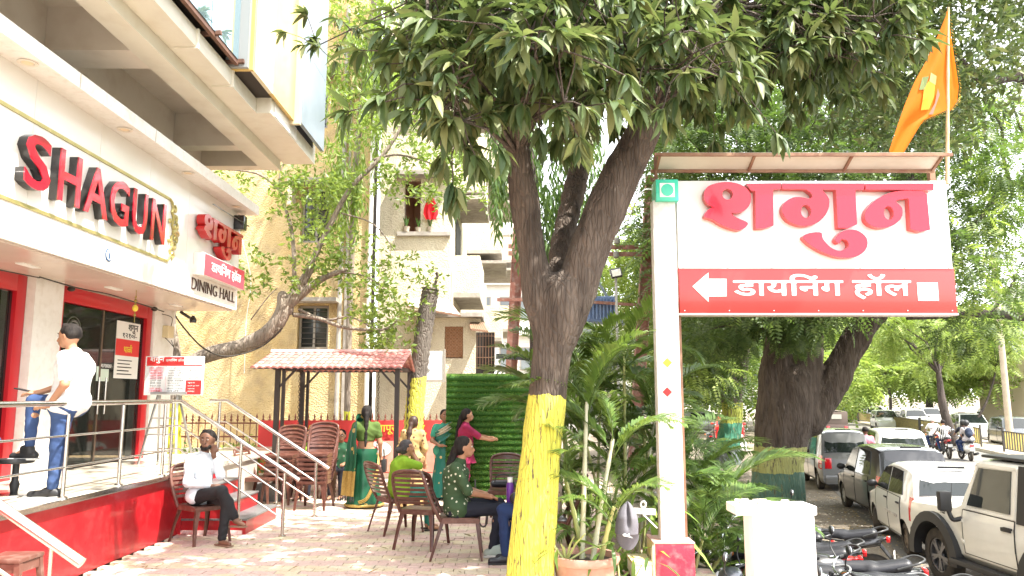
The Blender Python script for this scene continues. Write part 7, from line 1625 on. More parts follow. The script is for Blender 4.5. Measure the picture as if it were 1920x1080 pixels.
    # face
    for q in (-1, 1):
        e = hp(.031 * q, .083, .012); MB().ell(e, (.014 * s, .010 * s, .007 * s) if abs(f.y) > .7 else (.010 * s, .014 * s, .007 * s), 10, 6).build('eye', eyew, t, smooth=179); MB().ell(e + f * .006 * s, (.0065 * s,) * 3, 8, 6).build('iris', eyeb, t, smooth=179)
        MB().tube([hp(.015 * q, .094, .034), hp(.032 * q, .091, .039), hp(.05 * q, .079, .033)], [.004 * s, .005 * s, .003 * s], 5).build('eyebrow', eyeb, t)
    MB().tube([hp(-.022, .084, -.052), hp(-.008, .092, -.049), hp(.008, .092, -.049), hp(.022, .084, -.052)], [.003 * s, .006 * s, .006 * s, .003 * s], 6).build('mouth', lipm, t, smooth=60)
    if glasses:
        m = MB()
        for q in (-1, 1): m.tube([hp(.034 * q + .026 * math.cos(a * pi / 6), .098, .012 + .02 * math.sin(a * pi / 6)) for a in range(13)], .0028 * s, 5); m.tube([hp(.06 * q, .095, .015), hp(.08 * q, .0, .015)], .0028 * s, 5)
        m.tube([hp(-.009, .10, .014), hp(.009, .10, .014)], .003 * s, 5); m.build('spectacles', blk, t)
    # hair
    hm = hairmat or hairm; Hh = []
    E = lambda o, r: Hh.append(('e', hp(*o), (r[0] * s, r[1] * s, r[2] * s) if abs(f.y) > .7 else (r[1] * s, r[0] * s, r[2] * s)))
    E((0, -.02, .042), (.089, .102, .093))
    if hair != 'short': E((0, -.04, .0), (.09, .085, .09))
    else: Hh.append(('c', hp(-.06, -.05, .02), hp(.06, -.05, .02), .045 * s, .045 * s)); Hh.append(('c', hp(-.035, .03, .115), hp(.035, .03, .115), .022 * s, .022 * s))
    if hair in ('braid', 'long', 'pony'):
        bk = hp(0, -.11, -.02); dn = V((0, 0, -1)); 
        Hh.append(('c', bk, bk + dn * .1 * s - f * .03, .045 * s, .04 * s)); p0 = bk + dn * .1 * s - f * .03
        L = {'braid': .42, 'long': .36, 'pony': .3}[hair] * s; n = 6
        for i in range(n):
            a = p0 + dn * L * i / n + fr * -.01 * i; b_ = p0 + dn * L * (i + 1) / n + fr * -.01 * (i + 1); r0 = (.036 if hair != 'long' else .055) * (1 - .09 * i) * s; Hh.append(('c', a, b_, r0 * (1.12 if i % 2 else .9), r0 * .9))
    if hair == 'bun': Hh.append(('c', hp(0, -.12, -.02), hp(0, -.13, -.03), .045 * s, .045 * s))
    Hh.append(('-e', tuple(hp(0, .10, -.03)), (.10 * s, .085 * s, .105 * s) if abs(f.y) > .7 else (.085 * s, .10 * s, .105 * s)))
    if hair == 'short': Hh.append(('-e', tuple(hp(0, .02, -.10)), (.12 * s, .12 * s, .085 * s)))
    if hair == 'helmet': Hh = [('e', hp(0, -.01, .03), (.125 * s, .14 * s, .135 * s)), ('-e', tuple(hp(0, .16, -.02)), (.1 * s, .1 * s, .08 * s))]
    blobobj('hair' if hair != 'helmet' else 'helmet', Hh, vox, hm, t, .015)
    if beard: blobobj('beard', [('c', hp(-.045, .045, -.075), hp(.045, .045, -.075), .024 * s, .024 * s), ('c', hp(-.02, .085, -.098), hp(.02, .085, -.098), .022 * s, .022 * s), ('c', hp(-.018, .094, -.036), hp(.018, .094, -.036), .007 * s, .007 * s)], .008, hm, t, .02)
    # clothes
    if top:
        T = []; e_ = .016
        c(g['hiL'] + V((0, 0, .02)), g['hiR'] + V((0, 0, .02)), .108 * fat + e_, .108 * fat + e_, T); c(g['pel'], ch, .115 * fat + e_, .115 * fat + e_, T); c(ch - lr * .07 * s, ch + lr * .07 * s, wd * fat + e_ + .004, wd * fat + e_ + .004, T)
        c(g['shL'].lerp(g['shR'], .1) - up_ * .1, g['shR'].lerp(g['shL'], .1) - up_ * .1, .072, .072, T); c(g['neck'] - up_ * .45, g['neck'] - up_ * .12, .07, .062, T)
        if fem:
            for q in (-1, 1): ct = ch + lr * .065 * q * s + (g['neck'] - ch) * .15 + fr * .082 * s; T.append(('c', ct, ct, .062 * s, .062 * s))
        for k in 'LR':
            a, e, w = g['sh' + k], g['el' + k], g['wr' + k]
            if sleeve <= 1: c(a, a.lerp(e, max(sleeve, .1)), .062 * fat ** .5, .058, T)
            else: c(a, e, .060, .054, T); c(e, e.lerp(w, sleeve - 1), .052, .042, T)
        if isinstance(top, tuple): mm, crop = top; T.append(('-b', 2, -1, crop * s))
        else: mm = top
        blobobj('shirt' if not skirt else 'blouse', T, vox, mm, t, .03)
    if bottom:
        T = []; c(g['hiL'], g['hiR'], .112 * fat, .112 * fat, T); c(g['pel'], g['pel'] + V((0, 0, .05)), .118 * fat, .118 * fat, T)
        for k in 'LR': c(g['hi' + k], g['kn' + k], .090 * fat ** .5, .066, T); c(g['kn' + k], g['kn' + k].lerp(g['an' + k], .93), .064, .048, T)
        blobobj('trousers', T, vox, bottom, t, .025)
    for k in 'LR':
        a, o = g['an' + k], g['to' + k]; d = (o - a); d.z = 0; d = d.normalized() if d.length > 1e-4 else V((0, 1, 0))
        heel = V((a.x, a.y, o.z)) - d * .05 * s
        if shoes: o1 = blobobj('shoe', [('c', heel + V((0, 0, .01)), o, .042 * s, .038 * s), ('c', a + V((0, 0, -.02)), a + d * .05 * s + V((0, 0, -.02)), .048 * s, .04 * s), ('-b', 2, -1, o.z - .03)], .009, shoes[0], t, .03); MB().bar(heel + V((0, 0, -.025)) - d * .04, o + V((0, 0, -.025)) + d * .035, .088 * s, .02).build('sole', shoes[1], o1, bev=.008)
        if sandals: MB().bar(heel + V((0, 0, -.018)) - d * .03, o + V((0, 0, -.018)) + d * .03, .085 * s, .014).build('sandal', sandals, t, bev=.006)
    if skirt:
        mm, z0, r0, ctr, bend = skirt; cc = V(ctr); n = 60; rows = 16
        def fn(u, v):
            z = lerp(z0, .96 * s, u); a = 2 * pi * v; rr = lerp(r0, .135 * fat * s, min(1, u * 1.0) ** .7) + .012 * math.sin(a * 11 + 2 * u) * (1 - u) + .012 * math.sin(a * 5 + 3) * (1 - u) + .03 * math.exp(-((u - .93) / .12) ** 2)
            return V((cc.x + rr * math.cos(a) * 1.05, cc.y + rr * math.sin(a) * .88, z))
        m = MB().grid(fn, rows, n); m.build('sari_skirt', mm, t, smooth=179)
    t.location = loc; t.rotation_euler = (0, 0, -R(deg)); return t, g
def mod(J, **k): J.update(k); return J
denim = cloth('blue_denim', (.02, .045, .13), (.045, .085, .20)); denim2 = cloth('dark_denim', (.012, .03, .10)); navy = cloth('navy_trousers', (.012, .014, .025)); blkc = cloth('black_trousers', (.018, .018, .02)); whs = cloth('white_polo', (.74, .74, .73), (.68, .68, .68)); whs2 = cloth('pale_blue_shirt', (.66, .71, .75), (.58, .63, .68))
greens = dotted('green_floral_shirt', (.035, .07, .028), (.6, .6, .46), 20, .23); limeb = cloth('lime_blouse', (.26, .44, .025), (.2, .36, .02)); marn = cloth('maroon_kurta', (.26, .01, .06), (.2, .01, .045))
sariG = dotted('green_gold_sari', (.006, .075, .035), (.40, .28, .08), 6.5, .24, .45); sariT = dotted('teal_sari', (.012, .15, .12), (.5, .4, .2), 8, .2, .4); blG = cloth('olive_green_blouse', (.07, .12, .02)); blP = dotted('ochre_patterned_blouse', (.42, .29, .12), (.09, .04, .02), 15, .28); blT = cloth('teal_blouse', (.05, .3, .2)); goldc = mat('gold_border_cloth', (.42, .30, .09), .5, m=.3, c2=(.3, .2, .05), sc=40)
shb = (blk, mat('shoe_sole_white', (.6, .6, .58), .6)); shw = (mat('white_sneaker', (.72, .72, .7), .5, c2=(.12, .14, .18), sc=7, lo=.55, hi=.6), mat('shoe_sole_white', (.6, .6, .58), .6)); shg = (mat('grey_green_shoe', (.35, .42, .38), .7), mat('shoe_sole_white', (.6, .6, .58), .6)); shk = (mat('black_moccasin', (.015, .015, .02), .35), blk)
# 1 man on the platform
J = J0()
J.update(pel=(0, 0, .90), chest=(0, -.03, 1.22), neck=(0, -.01, 1.385), head=(0, .05, 1.525), shL=(-.18, -.03, 1.32), shR=(.18, 0, 1.32), elL=(-.27, -.10, 1.06), wrL=(-.22, .06, .87), hdL=(.2, 1, -.15), elR=(.23, .16, 1.07), wrR=(.14, .40, .98), hdR=(0, 1, -.05),
    hiL=(-.09, 0, .87), knL=(-.10, .02, .47), anL=(-.10, .04, .08), toL=(-.12, .22, .03), hiR=(.09, 0, .88), knR=(.10, .40, .90), anR=(.09, .40, .46), toR=(.09, .55, .37))
pm_, g_ = person('man in white polo shirt and blue jeans standing on the platform with one foot raised', (-4.25, 7.5, .757), -90, J, 1.68, 'warm', (0, 1, -.05), False, 1.22, .010, whs, denim, 'short', None, shb, sleeve=.75)
MB().cyl(g_['wrL'] + V((-.02, -.01, .02)), g_['wrL'] + V((.0, .03, .015)), .034, n=12).build('wristwatch', blk, pm_, smooth=60)
ph = thing('mobile_phone', 'dark mobile phone in the hand of the man in the white polo shirt', 'phone', (-4.25 - .52, 7.5 + .14, .757 + .985)); MB().box((-4.25 - .53, 7.63, .757 + 1.0), (.15, .075, .012), M=Matrix.Rotation(.2, 3, 'Y')).build('phone_body', blk, ph, bev=.004)
fs_ = thing('foot_stool', 'dark pedestal stool under the raised shoe of the man in jeans', 'stool', (-4.78, 7.65, .757))
MB().lathe([(.001, .30), (.15, .30), (.16, .32), (.15, .345), (.001, .345)], (-4.78, 7.62, .757), 24).build('seat', blk, fs_, smooth=50); MB().lathe([(.03, .02), (.045, .1), (.03, .14), (.03, .30)], (-4.78, 7.62, .757), 14).build('stem', blk, fs_, smooth=50); MB().lathe([(.18, 0), (.18, .012), (.03, .03)], (-4.78, 7.62, .757), 28).build('base', steel, fs_, smooth=50)
# 2 seated person cut by the left edge
J = J0(sit=True); J.update(anR=(.1, .40, .08), toR=(.1, .58, .04), anL=(-.1, .30, .2), toL=(-.1, .48, .13))
person('seated person in blue jeans and white sneakers cut by the left picture edge', (-5.22, 7.15, .757), 90, J, 1.7, 'warm', (0, 1, 0), False, 1.0, .012, whs2, denim, 'short', None, shw, sleeve=1.4)
s2_ = thing('stool', 'round stool with curved steel foot ring at the left picture edge', 'stool', (-5.25, 7.15, .757)); MB().lathe([(.001, .36), (.19, .36), (.2, .39), (.18, .42), (.001, .42)], (-5.25, 7.15, .757), 24).build('seat', blk, s2_, smooth=50); MB().lathe([(.03, 0), (.03, .36)], (-5.25, 7.15, .757), 12).build('stem', steel, s2_)
m = MB(); m.tube([(-5.05 + .33 * math.cos(a * pi / 14), 7.15 + .33 * math.sin(a * pi / 14), .757 + .03) for a in range(29)], .017, 8); m.build('foot_ring', steel, s2_, smooth=60)
# 3 seated man by the steps
J = J0(sit=True)
z = .46
J.update(elL=(-.16, .10, z + .32), wrL=(-.06, .10, z + .56), hdL=(.1, -.1, 1), elR=(.22, .04, z + .26), wrR=(-.02, .20, z + .20), hdR=(-1, .3, 0), hiR=(.09, 0, z + .07), knR=(.02, .43, z + .17), anR=(-.14, .50, z - .16), toR=(-.19, .60, z - .23), knL=(-.05, .44, z + .04), anL=(-.02, .42, .06), toL=(-.03, .57, .03), head=(-.01, .02, z + .74))
pb, g_ = person('young man in pale shirt sitting cross legged beside the steps, hand at chin', (-3.66, 9.40, 0), 128, J, 1.66, 'dark', (.75, .65, .0), False, .92, .0105, whs2, blkc, 'short', None, None, sleeve=1.75, curl=.9, beard=True, sandals=mat('flip_flop', (.25, .15, .1), .7))
# 4 woman in green sari seen from behind
J = J0(); J.update(elL=(-.25, .0, 1.07), wrL=(-.20, .16, .92), elR=(.24, -.02, 1.05), wrR=(.24, .06, .82))
gC = G(683, 951); pc, g_ = person('woman in green and gold sari with a long black braid seen from behind', gC, -4, J, 1.58, 'warm', (-.1, 1, 0), True, 1.12, .011, (blG, 1.08), None, 'braid', None, None, sleeve=.6, skirt=(sariG, .03, .27, (0, 0), 0), sandals=mat('flip_flop', (.25, .15, .1), .7))
def drape(t, pts, w, mm, name='pallu', n=7, nn=40, fold=.012, fringe=None):
    pts = spl(pts, 6)
    def fn(u, v):
        k = u * (len(pts) - 1); i = min(int(k), len(pts) - 2); p = pts[i].lerp(pts[i + 1], k - i); d = (pts[i + 1] - pts[i]).normalized(); o = V((p.x, p.y, 0)); o = o.normalized() if o.length > .02 else V((0, -1, 0)); s_ = d.cross(o).normalized(); ww = w(u) if callable(w) else w
        return p + s_ * (v - .5) * ww + o * fold * math.sin(v * 14)
    m = MB().grid(fn, nn, 10); o_ = m.build(name, mm, None, smooth=179); o_.parent = t
    if fringe:
        g = MB()
        for j in range(9): p = fn(1, j / 8); g.tube([p, p + V((0, 0, -.05)), p + V((0, 0, -.085))], [.004, .012, .003], 5)
        q = g.build('tassels', fringe, None); q.parent = t
    return o_
drape(pc, [V((.10, .10, 1.10)), V((-.02, .12, 1.26)), V((-.13, .03, 1.33)), V((-.17, -.10, 1.24)), V((-.19, -.17, 1.0)), V((-.19, -.21, .75)), V((-.21, -.22, .56))], lambda u: .16 + .08 * u, sariG)
drape(pc, [V((-.21, -.222, .565)), V((-.22, -.24, .38)), V((-.23, -.25, .20))], .28, goldc, 'gold_pallu_end', fringe=mat('tassel_black', (.02, .02, .02), .8))
drape(pc, [V((-.06, -.25, .10)), V((.06, -.245, .16)), V((.15, -.20, .36)), V((.20, -.10, .62)), V((.19, .02, .80))], .05, goldc, 'gold_border')
m = MB(); m.tube([(.275 * math.cos(a * pi / 16) * 1.05, .275 * math.sin(a * pi / 16) * .88, .045 + .006 * math.sin(a * 3)) for a in range(33)], .022, 6); o_ = m.build('gold_hem', goldc, None, smooth=60); o_.parent = pc
bg1 = thing('handbag', 'small black handbag at the right side of the woman in the green sari', 'handbag', tuple(gC + V((.27, .05, .70)))); MB().box(gC + V((.28, .07, .62)), (.07, .18, .2)).build('bag_body', blk, bg1, bev=.02); mm = MB(); mm.tube(spl([gC + V((.28, .0, .7)), gC + V((.27, .03, .86)), gC + V((.27, .1, .86)), gC + V((.28, .14, .7))]), .007, 5); mm.build('strap', blk, bg1)
# 5, 6 seated women behind the stacks
for px, lab, tp, gl in ((588, 'seated woman in yellow green blouse behind the left chair stack', limeb, False), (646, 'seated bespectacled woman in green and white sari behind the right chair stack', dotted('green_white_check', (.06, .2, .10), (.5, .5, .4), 14, .25), True)):
    J = J0(sit=True); X = (px - 960) / FPX * 13.5; person(lab, (X, 13.5, 0), 180, J, 1.45, 'brown', (0, 1, 0), True, 1.1, .014, tp, navy, 'bun', None, None, sleeve=.7, glasses=gl, sandals=blk)
# 7 woman with patterned blouse seen from behind
g7 = G(772, 952); J = J0(); J.update(chest=(0, .02, 1.22), head=(0, .07, 1.51), neck=(0, .04, 1.38))
p7, g_ = person('woman in ochre patterned dress with long wavy hair seen from behind beside the palm trunk', g7, 8, J, 1.44, 'warm', (.3, 1, 0), True, 1.15, .012, blP, None, 'long', mat('brown_hair', (.06, .028, .018), .5, c2=(.03, .015, .01), sc=12), None, sleeve=1.2, skirt=(blP, .04, .24, (0, 0), 0), sandals=blk)
# 8 woman in teal sari facing the camera
g8 = G(832, 935); J = J0(); J.update(elR=(.24, .05, 1.08), wrR=(.1, .2, 1.0), hdR=(-1, .2, 0))
p8, g_ = person('woman in teal sari with pale gold border facing the camera between the others', g8, 172, J, 1.5, 'brown', (-.2, 1, 0), True, 1.05, .012, blT, None, 'bun', None, None, sleeve=.6, skirt=(sariT, .04, .24, (0, 0), 0), glasses=False, sandals=blk)
drape(p8, [V((.17, .0, .98)), V((.10, .15, 1.03)), V((-.02, .18, 1.12)), V((-.12, .13, 1.19)), V((-.15, .0, 1.22)), V((-.14, -.14, 1.1)), V((-.12, -.17, .8))], .20, sariT)
drape(p8, [V((.16, .03, 1.06)), V((.08, .185, 1.10)), V((-.04, .19, 1.17)), V((-.13, .14, 1.235))], .09, mat('pale_gold_brocade', (.55, .48, .34), .5, c2=(.35, .3, .2), sc=40), 'border')
# 9 woman in maroon reaching out to the right
g9 = G(872, 940); J = J0(); J.update(elL=(-.2, .22, 1.18), wrL=(-.1, .46, 1.13), hdL=(.1, 1, -.1), elR=(.19, .25, 1.15), wrR=(.06, .44, 1.10), hdR=(-.2, 1, 0), chest=(0, .0, 1.23))
p9, g_ = person('woman in maroon kurta with dark ponytail stretching both arms to the right', g9, 82, J, 1.52, 'warm', (0, 1, .0), True, 1.05, .011, marn, cloth('maroon_trousers', (.2, .01, .05)), 'pony', None, None, sleeve=.9, curl=.3, skirt=(marn, .62, .2, (0, 0), 0), sandals=blk)
# 10 seated woman in lime blouse
J = J0(sit=True); z = .5; J.update(elL=(-.2, .22, z + .42), wrL=(-.08, .18, z + .62), hdL=(.1, -.2, 1), elR=(.18, .24, z + .42), wrR=(.06, .16, z + .60), hdR=(0, -.2, 1), chest=(0, 0, z + .40), head=(0, .08, z + .66), neck=(0, .04, z + .54), shL=(-.16, .02, z + .49), shR=(.16, .02, z + .49))
p10, g_ = person('seated woman in lime green blouse with greying hair holding her hands to her face', (-1.42, 10.12, 0), 70, J, 1.5, 'warm', (0, 1, -.1), True, 1.2, .012, limeb, cloth('teal_sari_plain', (.02, .2, .15)), 'bun', hairg, None, sleeve=.9, curl=.8, glasses=True, sandals=blk)
# 11 seated woman in the green floral shirt
J = J0(sit=True); z = .47; J.update(elL=(-.20, .05, z + .26), wrL=(-.10, .24, z + .22), hdL=(.3, 1, -.3), elR=(.19, .10, z + .26), wrR=(.05, .30, z + .20), hdR=(-.4, 1, -.2), hiL=(-.09, 0, z + .07), knL=(-.06, .44, z + .10), anL=(.04, .40, .13), toL=(.06, .55, .05), knR=(.05, .44, z + .06), anR=(.02, .36, .08), toR=(.03, .52, .04), head=(0, .05, z + .73), neck=(0, .01, z + .59))
p11, g_ = person('seated woman in dark green floral shirt and navy trousers looking right, ponytail down her back', (-.56, 8.52, 0), 88, J, 1.62, 'warm', (0, 1, .02), True, 1.1, .0105, greens, navy, 'long', None, shg, sleeve=.95)
st_ = MB(); st_.tube(spl([(-.16, .16, z + .32), (-.19, .18, z + .0), (-.17, .22, z - .16), (-.14, .28, z - .16), (-.12, .3, z + .0), (-.1, .28, z + .2)]), .010, 6); o_ = thing('handbag_strap', 'grey strap of a handbag hanging off the lap of the floral shirt woman', 'bag strap', (-.56, 8.52, 0)); st_.build('strap', mat('strap_grey', (.12, .11, .11), .6), o_, smooth=60); o_.rotation_euler = (0, 0, -R(88))
for c_o in o_.children:
    for v in c_o.data.vertices: v.co += V((-.56, 8.52, 0))
# 12 seated woman in jeans mostly behind the trunk
J = J0(sit=True); J.update(knL=(-.07, .45, z + .09), anL=(-.08, .42, .08), toL=(-.09, .58, .035), knR=(.09, .42, z + .08), anR=(.08, .34, .08), toR=(.09, .5, .035), wrL=(-.10, .2, z + .2), wrR=(.08, .2, z + .2))
p12, g_ = person('seated woman in blue jeans and black moccasins mostly hidden behind the yellow trunk', (.34, 8.28, 0), 268, J, 1.62, 'light', (0, 1, -.05), True, 1.1, .012, dotted('cream_print_shirt', (.5, .4, .32), (.3, .15, .08), 12, .25), denim2, 'long', None, shk, sleeve=1.3)
bgx = thing('handbag', 'black handbag on the lap of the woman in jeans', 'handbag', (-.02, 8.45, .62)); blobobj('bag_body', [('c', V((-.10, 8.42, .66)), V((.06, 8.42, .66)), .065, .065), ('c', V((-.06, 8.42, .72)), V((.04, 8.42, .72)), .03, .03)], .012, shk[0], None, .03).parent = bgx; bgx.location = (.14, -.28, 0)
btl = thing('water_bottle', 'purple water bottle standing beside the black handbag', 'bottle', (-.02, 8.45, .60)); MB().lathe([(.035, -.10), (.04, -.09), (.04, .08), (.03, .11), (.001, .11)], (-.02, 8.42, .68), 16).build('bottle_body', mat('purple_plastic', (.12, .03, .25), .3), btl, smooth=50); MB().lathe([(.028, .11), (.028, .16), (.001, .165)], (-.02, 8.42, .68), 14).build('bottle_cap', whitep, btl, smooth=50)
hb2 = thing('handbag', 'black handbag lying on the chair in front of the turf screen', 'handbag', (-.13, 10.95, .45)); o_ = blobobj('bag_body', [('c', V((-.25, 10.9, .50)), V((.0, 10.9, .50)), .05, .05)], .012, shk[0], None, .03); o_.parent = hb2; hb2.location = (0, 0, 0)
mm = MB(); mm.tube(spl([V((-.24, 10.86, .52)), V((-.2, 10.84, .62)), V((-.05, 10.84, .62)), V((.0, 10.86, .52))]), .008, 5); o_ = mm.build('handle', blk, None); o_.parent = hb2
# riders
def ride(label, loc, deg, tp, sk='brown', hair='short', fwd=0., z=.80, bt=denim2, arms=True, hairmat=None, vx=.03):
    J = J0(sit=True); z = z
    J.update(pel=(0, -.2 + fwd, z + .08), chest=(0, -.14 + fwd, z + .42), neck=(0, -.08 + fwd, z + .58), head=(0, -.04 + fwd, z + .72))
    for s, k in ((-1, 'L'), (1, 'R')):
        J.update({'sh' + k: (s * .17, -.10 + fwd, z + .52), 'hi' + k: (s * .10, -.18 + fwd, z + .06), 'kn' + k: (s * .2, .18 + fwd, z - .06), 'an' + k: (s * .17, -.02 + fwd, .38), 'to' + k: (s * .18, .13 + fwd, .35)})
        J.update({'el' + k: (s * .27, .08 + fwd, z + .32), 'wr' + k: (s * .28, .30 + fwd, z + .22)} if arms else {'el' + k: (s * .24, -.05 + fwd, z + .27), 'wr' + k: (s * .14, .12 + fwd, z + .15)})
    return person(label, loc, deg, J, 1.68, sk, (0, 1, 0), False, 1.05, vx * .6, tp, bt, hair, hairmat, (blk, blk), sleeve=.8)
strp = mat('striped_shirt', (.7, .7, .68), .85); n = strp.node_tree.nodes; l = strp.node_tree.links; tc = n.new('ShaderNodeTexCoord'); wv = n.new('ShaderNodeTexWave'); wv.inputs['Scale'].default_value = 5.2; wv.wave_profile = 'SIN'; l.new(tc.outputs['Object'], wv.inputs[0]); cr = n.new('ShaderNodeValToRGB'); cr.color_ramp.interpolation = 'CONSTANT'; cr.color_ramp.elements[0].color = (.015, .015, .02, 1); cr.color_ramp.elements[1].position = .5; cr.color_ramp.elements[1].color = (.7, .7, .68, 1); l.new(wv.outputs[0], cr.inputs[0]); l.new(cr.outputs[0], n['Principled BSDF'].inputs['Base Color'])
ride('rider in black and white striped shirt on the motorcycle with the glowing tail', (rp1.x, rp1.y, ZR), 14, strp)
ride('rider in white shirt and pale cap ahead of the striped shirt', (rp3.x, rp3.y, ZR), 14, whs, hairmat=mat('pale_cap', (.5, .5, .48), .7))
ride('scooter driver in dark navy clothes in front of the backpack passenger', (rp2.x, rp2.y, ZR), 14, navy, fwd=.14, hair='helmet', hairmat=blk)
ride('scooter passenger in grey top with dark backpack and black helmet', (rp2.x, rp2.y, ZR), 14, cloth('grey_top', (.42, .38, .38)), fwd=-.28, hair='helmet', hairmat=blk, arms=False)
bpk = thing('backpack', 'dark blue backpack on the scooter passenger', 'backpack', (rp2.x, rp2.y, ZR), rz=-R(14)); o_ = blobobj('pack_body', [('e', (0, -.58, 1.16), (.15, .11, .2)), ('e', (0, -.66, 1.08), (.11, .07, .11))], .02, cloth('backpack_navy', (.02, .03, .06)), None, .03); o_.parent = bpk
mm = MB(); [mm.tube(spl([(s * .1, -.5, 1.3), (s * .13, -.34, 1.36), (s * .13, -.25, 1.2)]), .02, 6) for s in (-1, 1)]; o_ = mm.build('straps', blk, None); o_.parent = bpk
gp = G(1618, 868, ZR); J = J0(); person('person in pink shirt walking between the silver and white cars', (P(1622, 800, 24.6).x, 24.6, ZR), 10, J, 1.72, 'dark', (0, 1, 0), False, 1.05, .02, cloth('pink_shirt', (.55, .2, .26)), denim2, 'short', None, (blk, blk), sleeve=.6)
gp = G(1868, 812, ZR); person('pedestrian in white standing across the road near the lamp post', gp, 150, J0(), 1.68, 'dark', (0, 1, 0), False, 1., .03, whs, whs, 'short', None, (blk, blk), sleeve=1.6)
# ================================================================ THE SIGN AT THE FORECOURT EDGE
signw = mat('sign_white_acrylic', (.78, .78, .76), .18, c2=(.75, .74, .71), sc=1, coat=.5); signr = mat('sign_red_vinyl', (.62, .035, .03), .25, coat=.4, c2=(.58, .03, .026), sc=1)
rail_b = mat('brown_box_section', (.20, .09, .055), .6, c2=(.28, .17, .1), sc=6)
sg_ = thing('restaurant_sign', 'large white and red sign board on a white post with an arrow pointing left', 'sign', (1.45, 6.95, 0))
YS = 6.9
A_ = P(1272, 339, YS); Bt = P(1779, 339, YS); C_ = P(1272, 500, YS); D_ = P(1272, 587, YS)
xl, xr2 = P(1271, 450, YS).x, P(1782, 450, YS).x; zt2, zm, zb2 = P(1500, 339, YS).z, P(1500, 503, YS).z, P(1500, 587, YS).z
MB().b2((xl, YS, zm + .002), (xr2, YS + .14, zt2)).build('white_panel', signw, sg_, bev=.004)
MB().b2((xl, YS - .004, zb2), (xr2 + .01, YS + .14, zm)).build('red_panel', signr, sg_, bev=.004)
m = MB(); m.b2((xl - .012, YS - .012, zb2 - .02), (xr2 + .016, YS + .15, zb2 - .001)); m.b2((xl, YS - .01, zm - .006), (xr2, YS - .005, zm + .008)); m.build('panel_trim', mat('trim_alu', (.5, .42, .38), .4, m=.4), sg_)
m = MB()
for i in range(7):
    for z in (zm + .004, zb2 + .02): m.lathe([(.008, 0), (.006, .006), (.001, .007)], (lerp(xl + .04, xr2 - .04, i / 6), YS - .008, z), 8, Matrix.Rotation(pi / 2, 3, 'X'))
m.build('screws', steel, sg_, kind='stuff')
sc2 = (P(1742, 350, YS).x - P(1314, 350, YS).x) / (1447 - 305)
shagun((P(1314, 348, YS).x - 305 * sc2, YS - .004, P(1314, 349, YS).z + 292 * sc2), (1, 0, 0), (0, 0, 1), sc2, .075, mat('sign_letter_red', (.66, .006, .03), .22, coat=.35), mat('sign_letter_edge', (.60, .09, .09), .3), sg_)
a = P(1375, 561, YS); b = P(1706, 514, YS)
txt('डायनिंग हॉल'.replace('निं', 'िनं'), (a.x, YS - .006, a.z), (1, 0, 0), (0, 0, 1), b.x - a.x, b.z - a.z, whitep, parent=sg_, depth=.004, off=.018, vox=.02)
ar = [(1298, 537), (1328, 511), (1328, 523), (1362, 523), (1362, 556), (1328, 556), (1328, 566)]
m = MB(); m.prism([(P(x, y, YS).x, P(x, y, YS).z) for x, y in ar], (0, YS - .0045, 0), (1, 0, 0), (0, 0, 1), .004); m.build('arrow', whitep, sg_)
a = P(1721, 564, YS); b = P(1757, 530, YS); MB().b2((a.x, YS - .008, a.z), (b.x, YS - .0045, b.z)).build('white_square', whitep, sg_)
# post with vegetarian mark and stickers
pl_, pr_ = P(1229, 600, 6.85).x, P(1271.5, 600, 6.85).x; zp = P(1250, 376, 6.85).z
MB().b2((pl_, 6.84, .47), (pr_ + .004, 6.97, zp)).build('post', mat('post_white_paint', (.78, .77, .74), .45, c2=(.72, .7, .66), sc=2, c3=(.55, .5, .44), sc3=25, w3=.5), sg_, bev=.006)
v0 = P(1230, 377, 6.8); v1 = P(1271, 337, 6.8); gm = mat('veg_mark_green', (.04, .55, .36), .3, coat=.4)
MB().b2((v0.x, 6.79, v0.z), (v1.x, 7.0, v1.z)).build('vegetarian_mark', gm, sg_, bev=.004)
w2 = (v1.x - v0.x) * .17; MB().b2((v0.x + w2, 6.786, v0.z + w2), (v1.x - w2, 6.789, v1.z - w2)).build('mark_field', whitep, sg_)
MB().lathe([(.056, 0), (.056, .003), (0, .003)], ((v0.x + v1.x) / 2, 6.7855, (v0.z + v1.z) / 2), 28, Matrix.Rotation(pi / 2, 3, 'X'), cap=False).build('mark_dot', gm, sg_)
for y_, mm in ((680, yelp), (735, papr)): q = P(1251, y_, 6.84); MB().prism([(-.042, 0), (0, -.042), (.042, 0), (0, .042)], (q.x, 6.838, q.z), (1, 0, 0), (0, 0, 1), .002).build('diamond_sticker', mm, sg_)
for z in (P(1250, 775, 6.84).z, P(1250, 842, 6.84).z): MB().b2((pl_ - .002, 6.836, z), (pr_ + .006, 6.8385, z + .006)).build('plate_joint', conc, sg_)
MB().b2((pr_ + .01, 6.98, .47), (pr_ + .055, 7.06, zb2)).build('brown_upright', rail_b, sg_)
MB().b2((xr2 - .06, YS + .142, zb2), (xr2 - .01, YS + .2, P(1775, 285, YS).z)).build('brown_upright', rail_b, sg_); MB().b2((xl - .19, YS + .02, zp - .1), (xl - .165, YS + .06, P(1228, 290, YS).z)).build('brown_upright', rail_b, sg_)
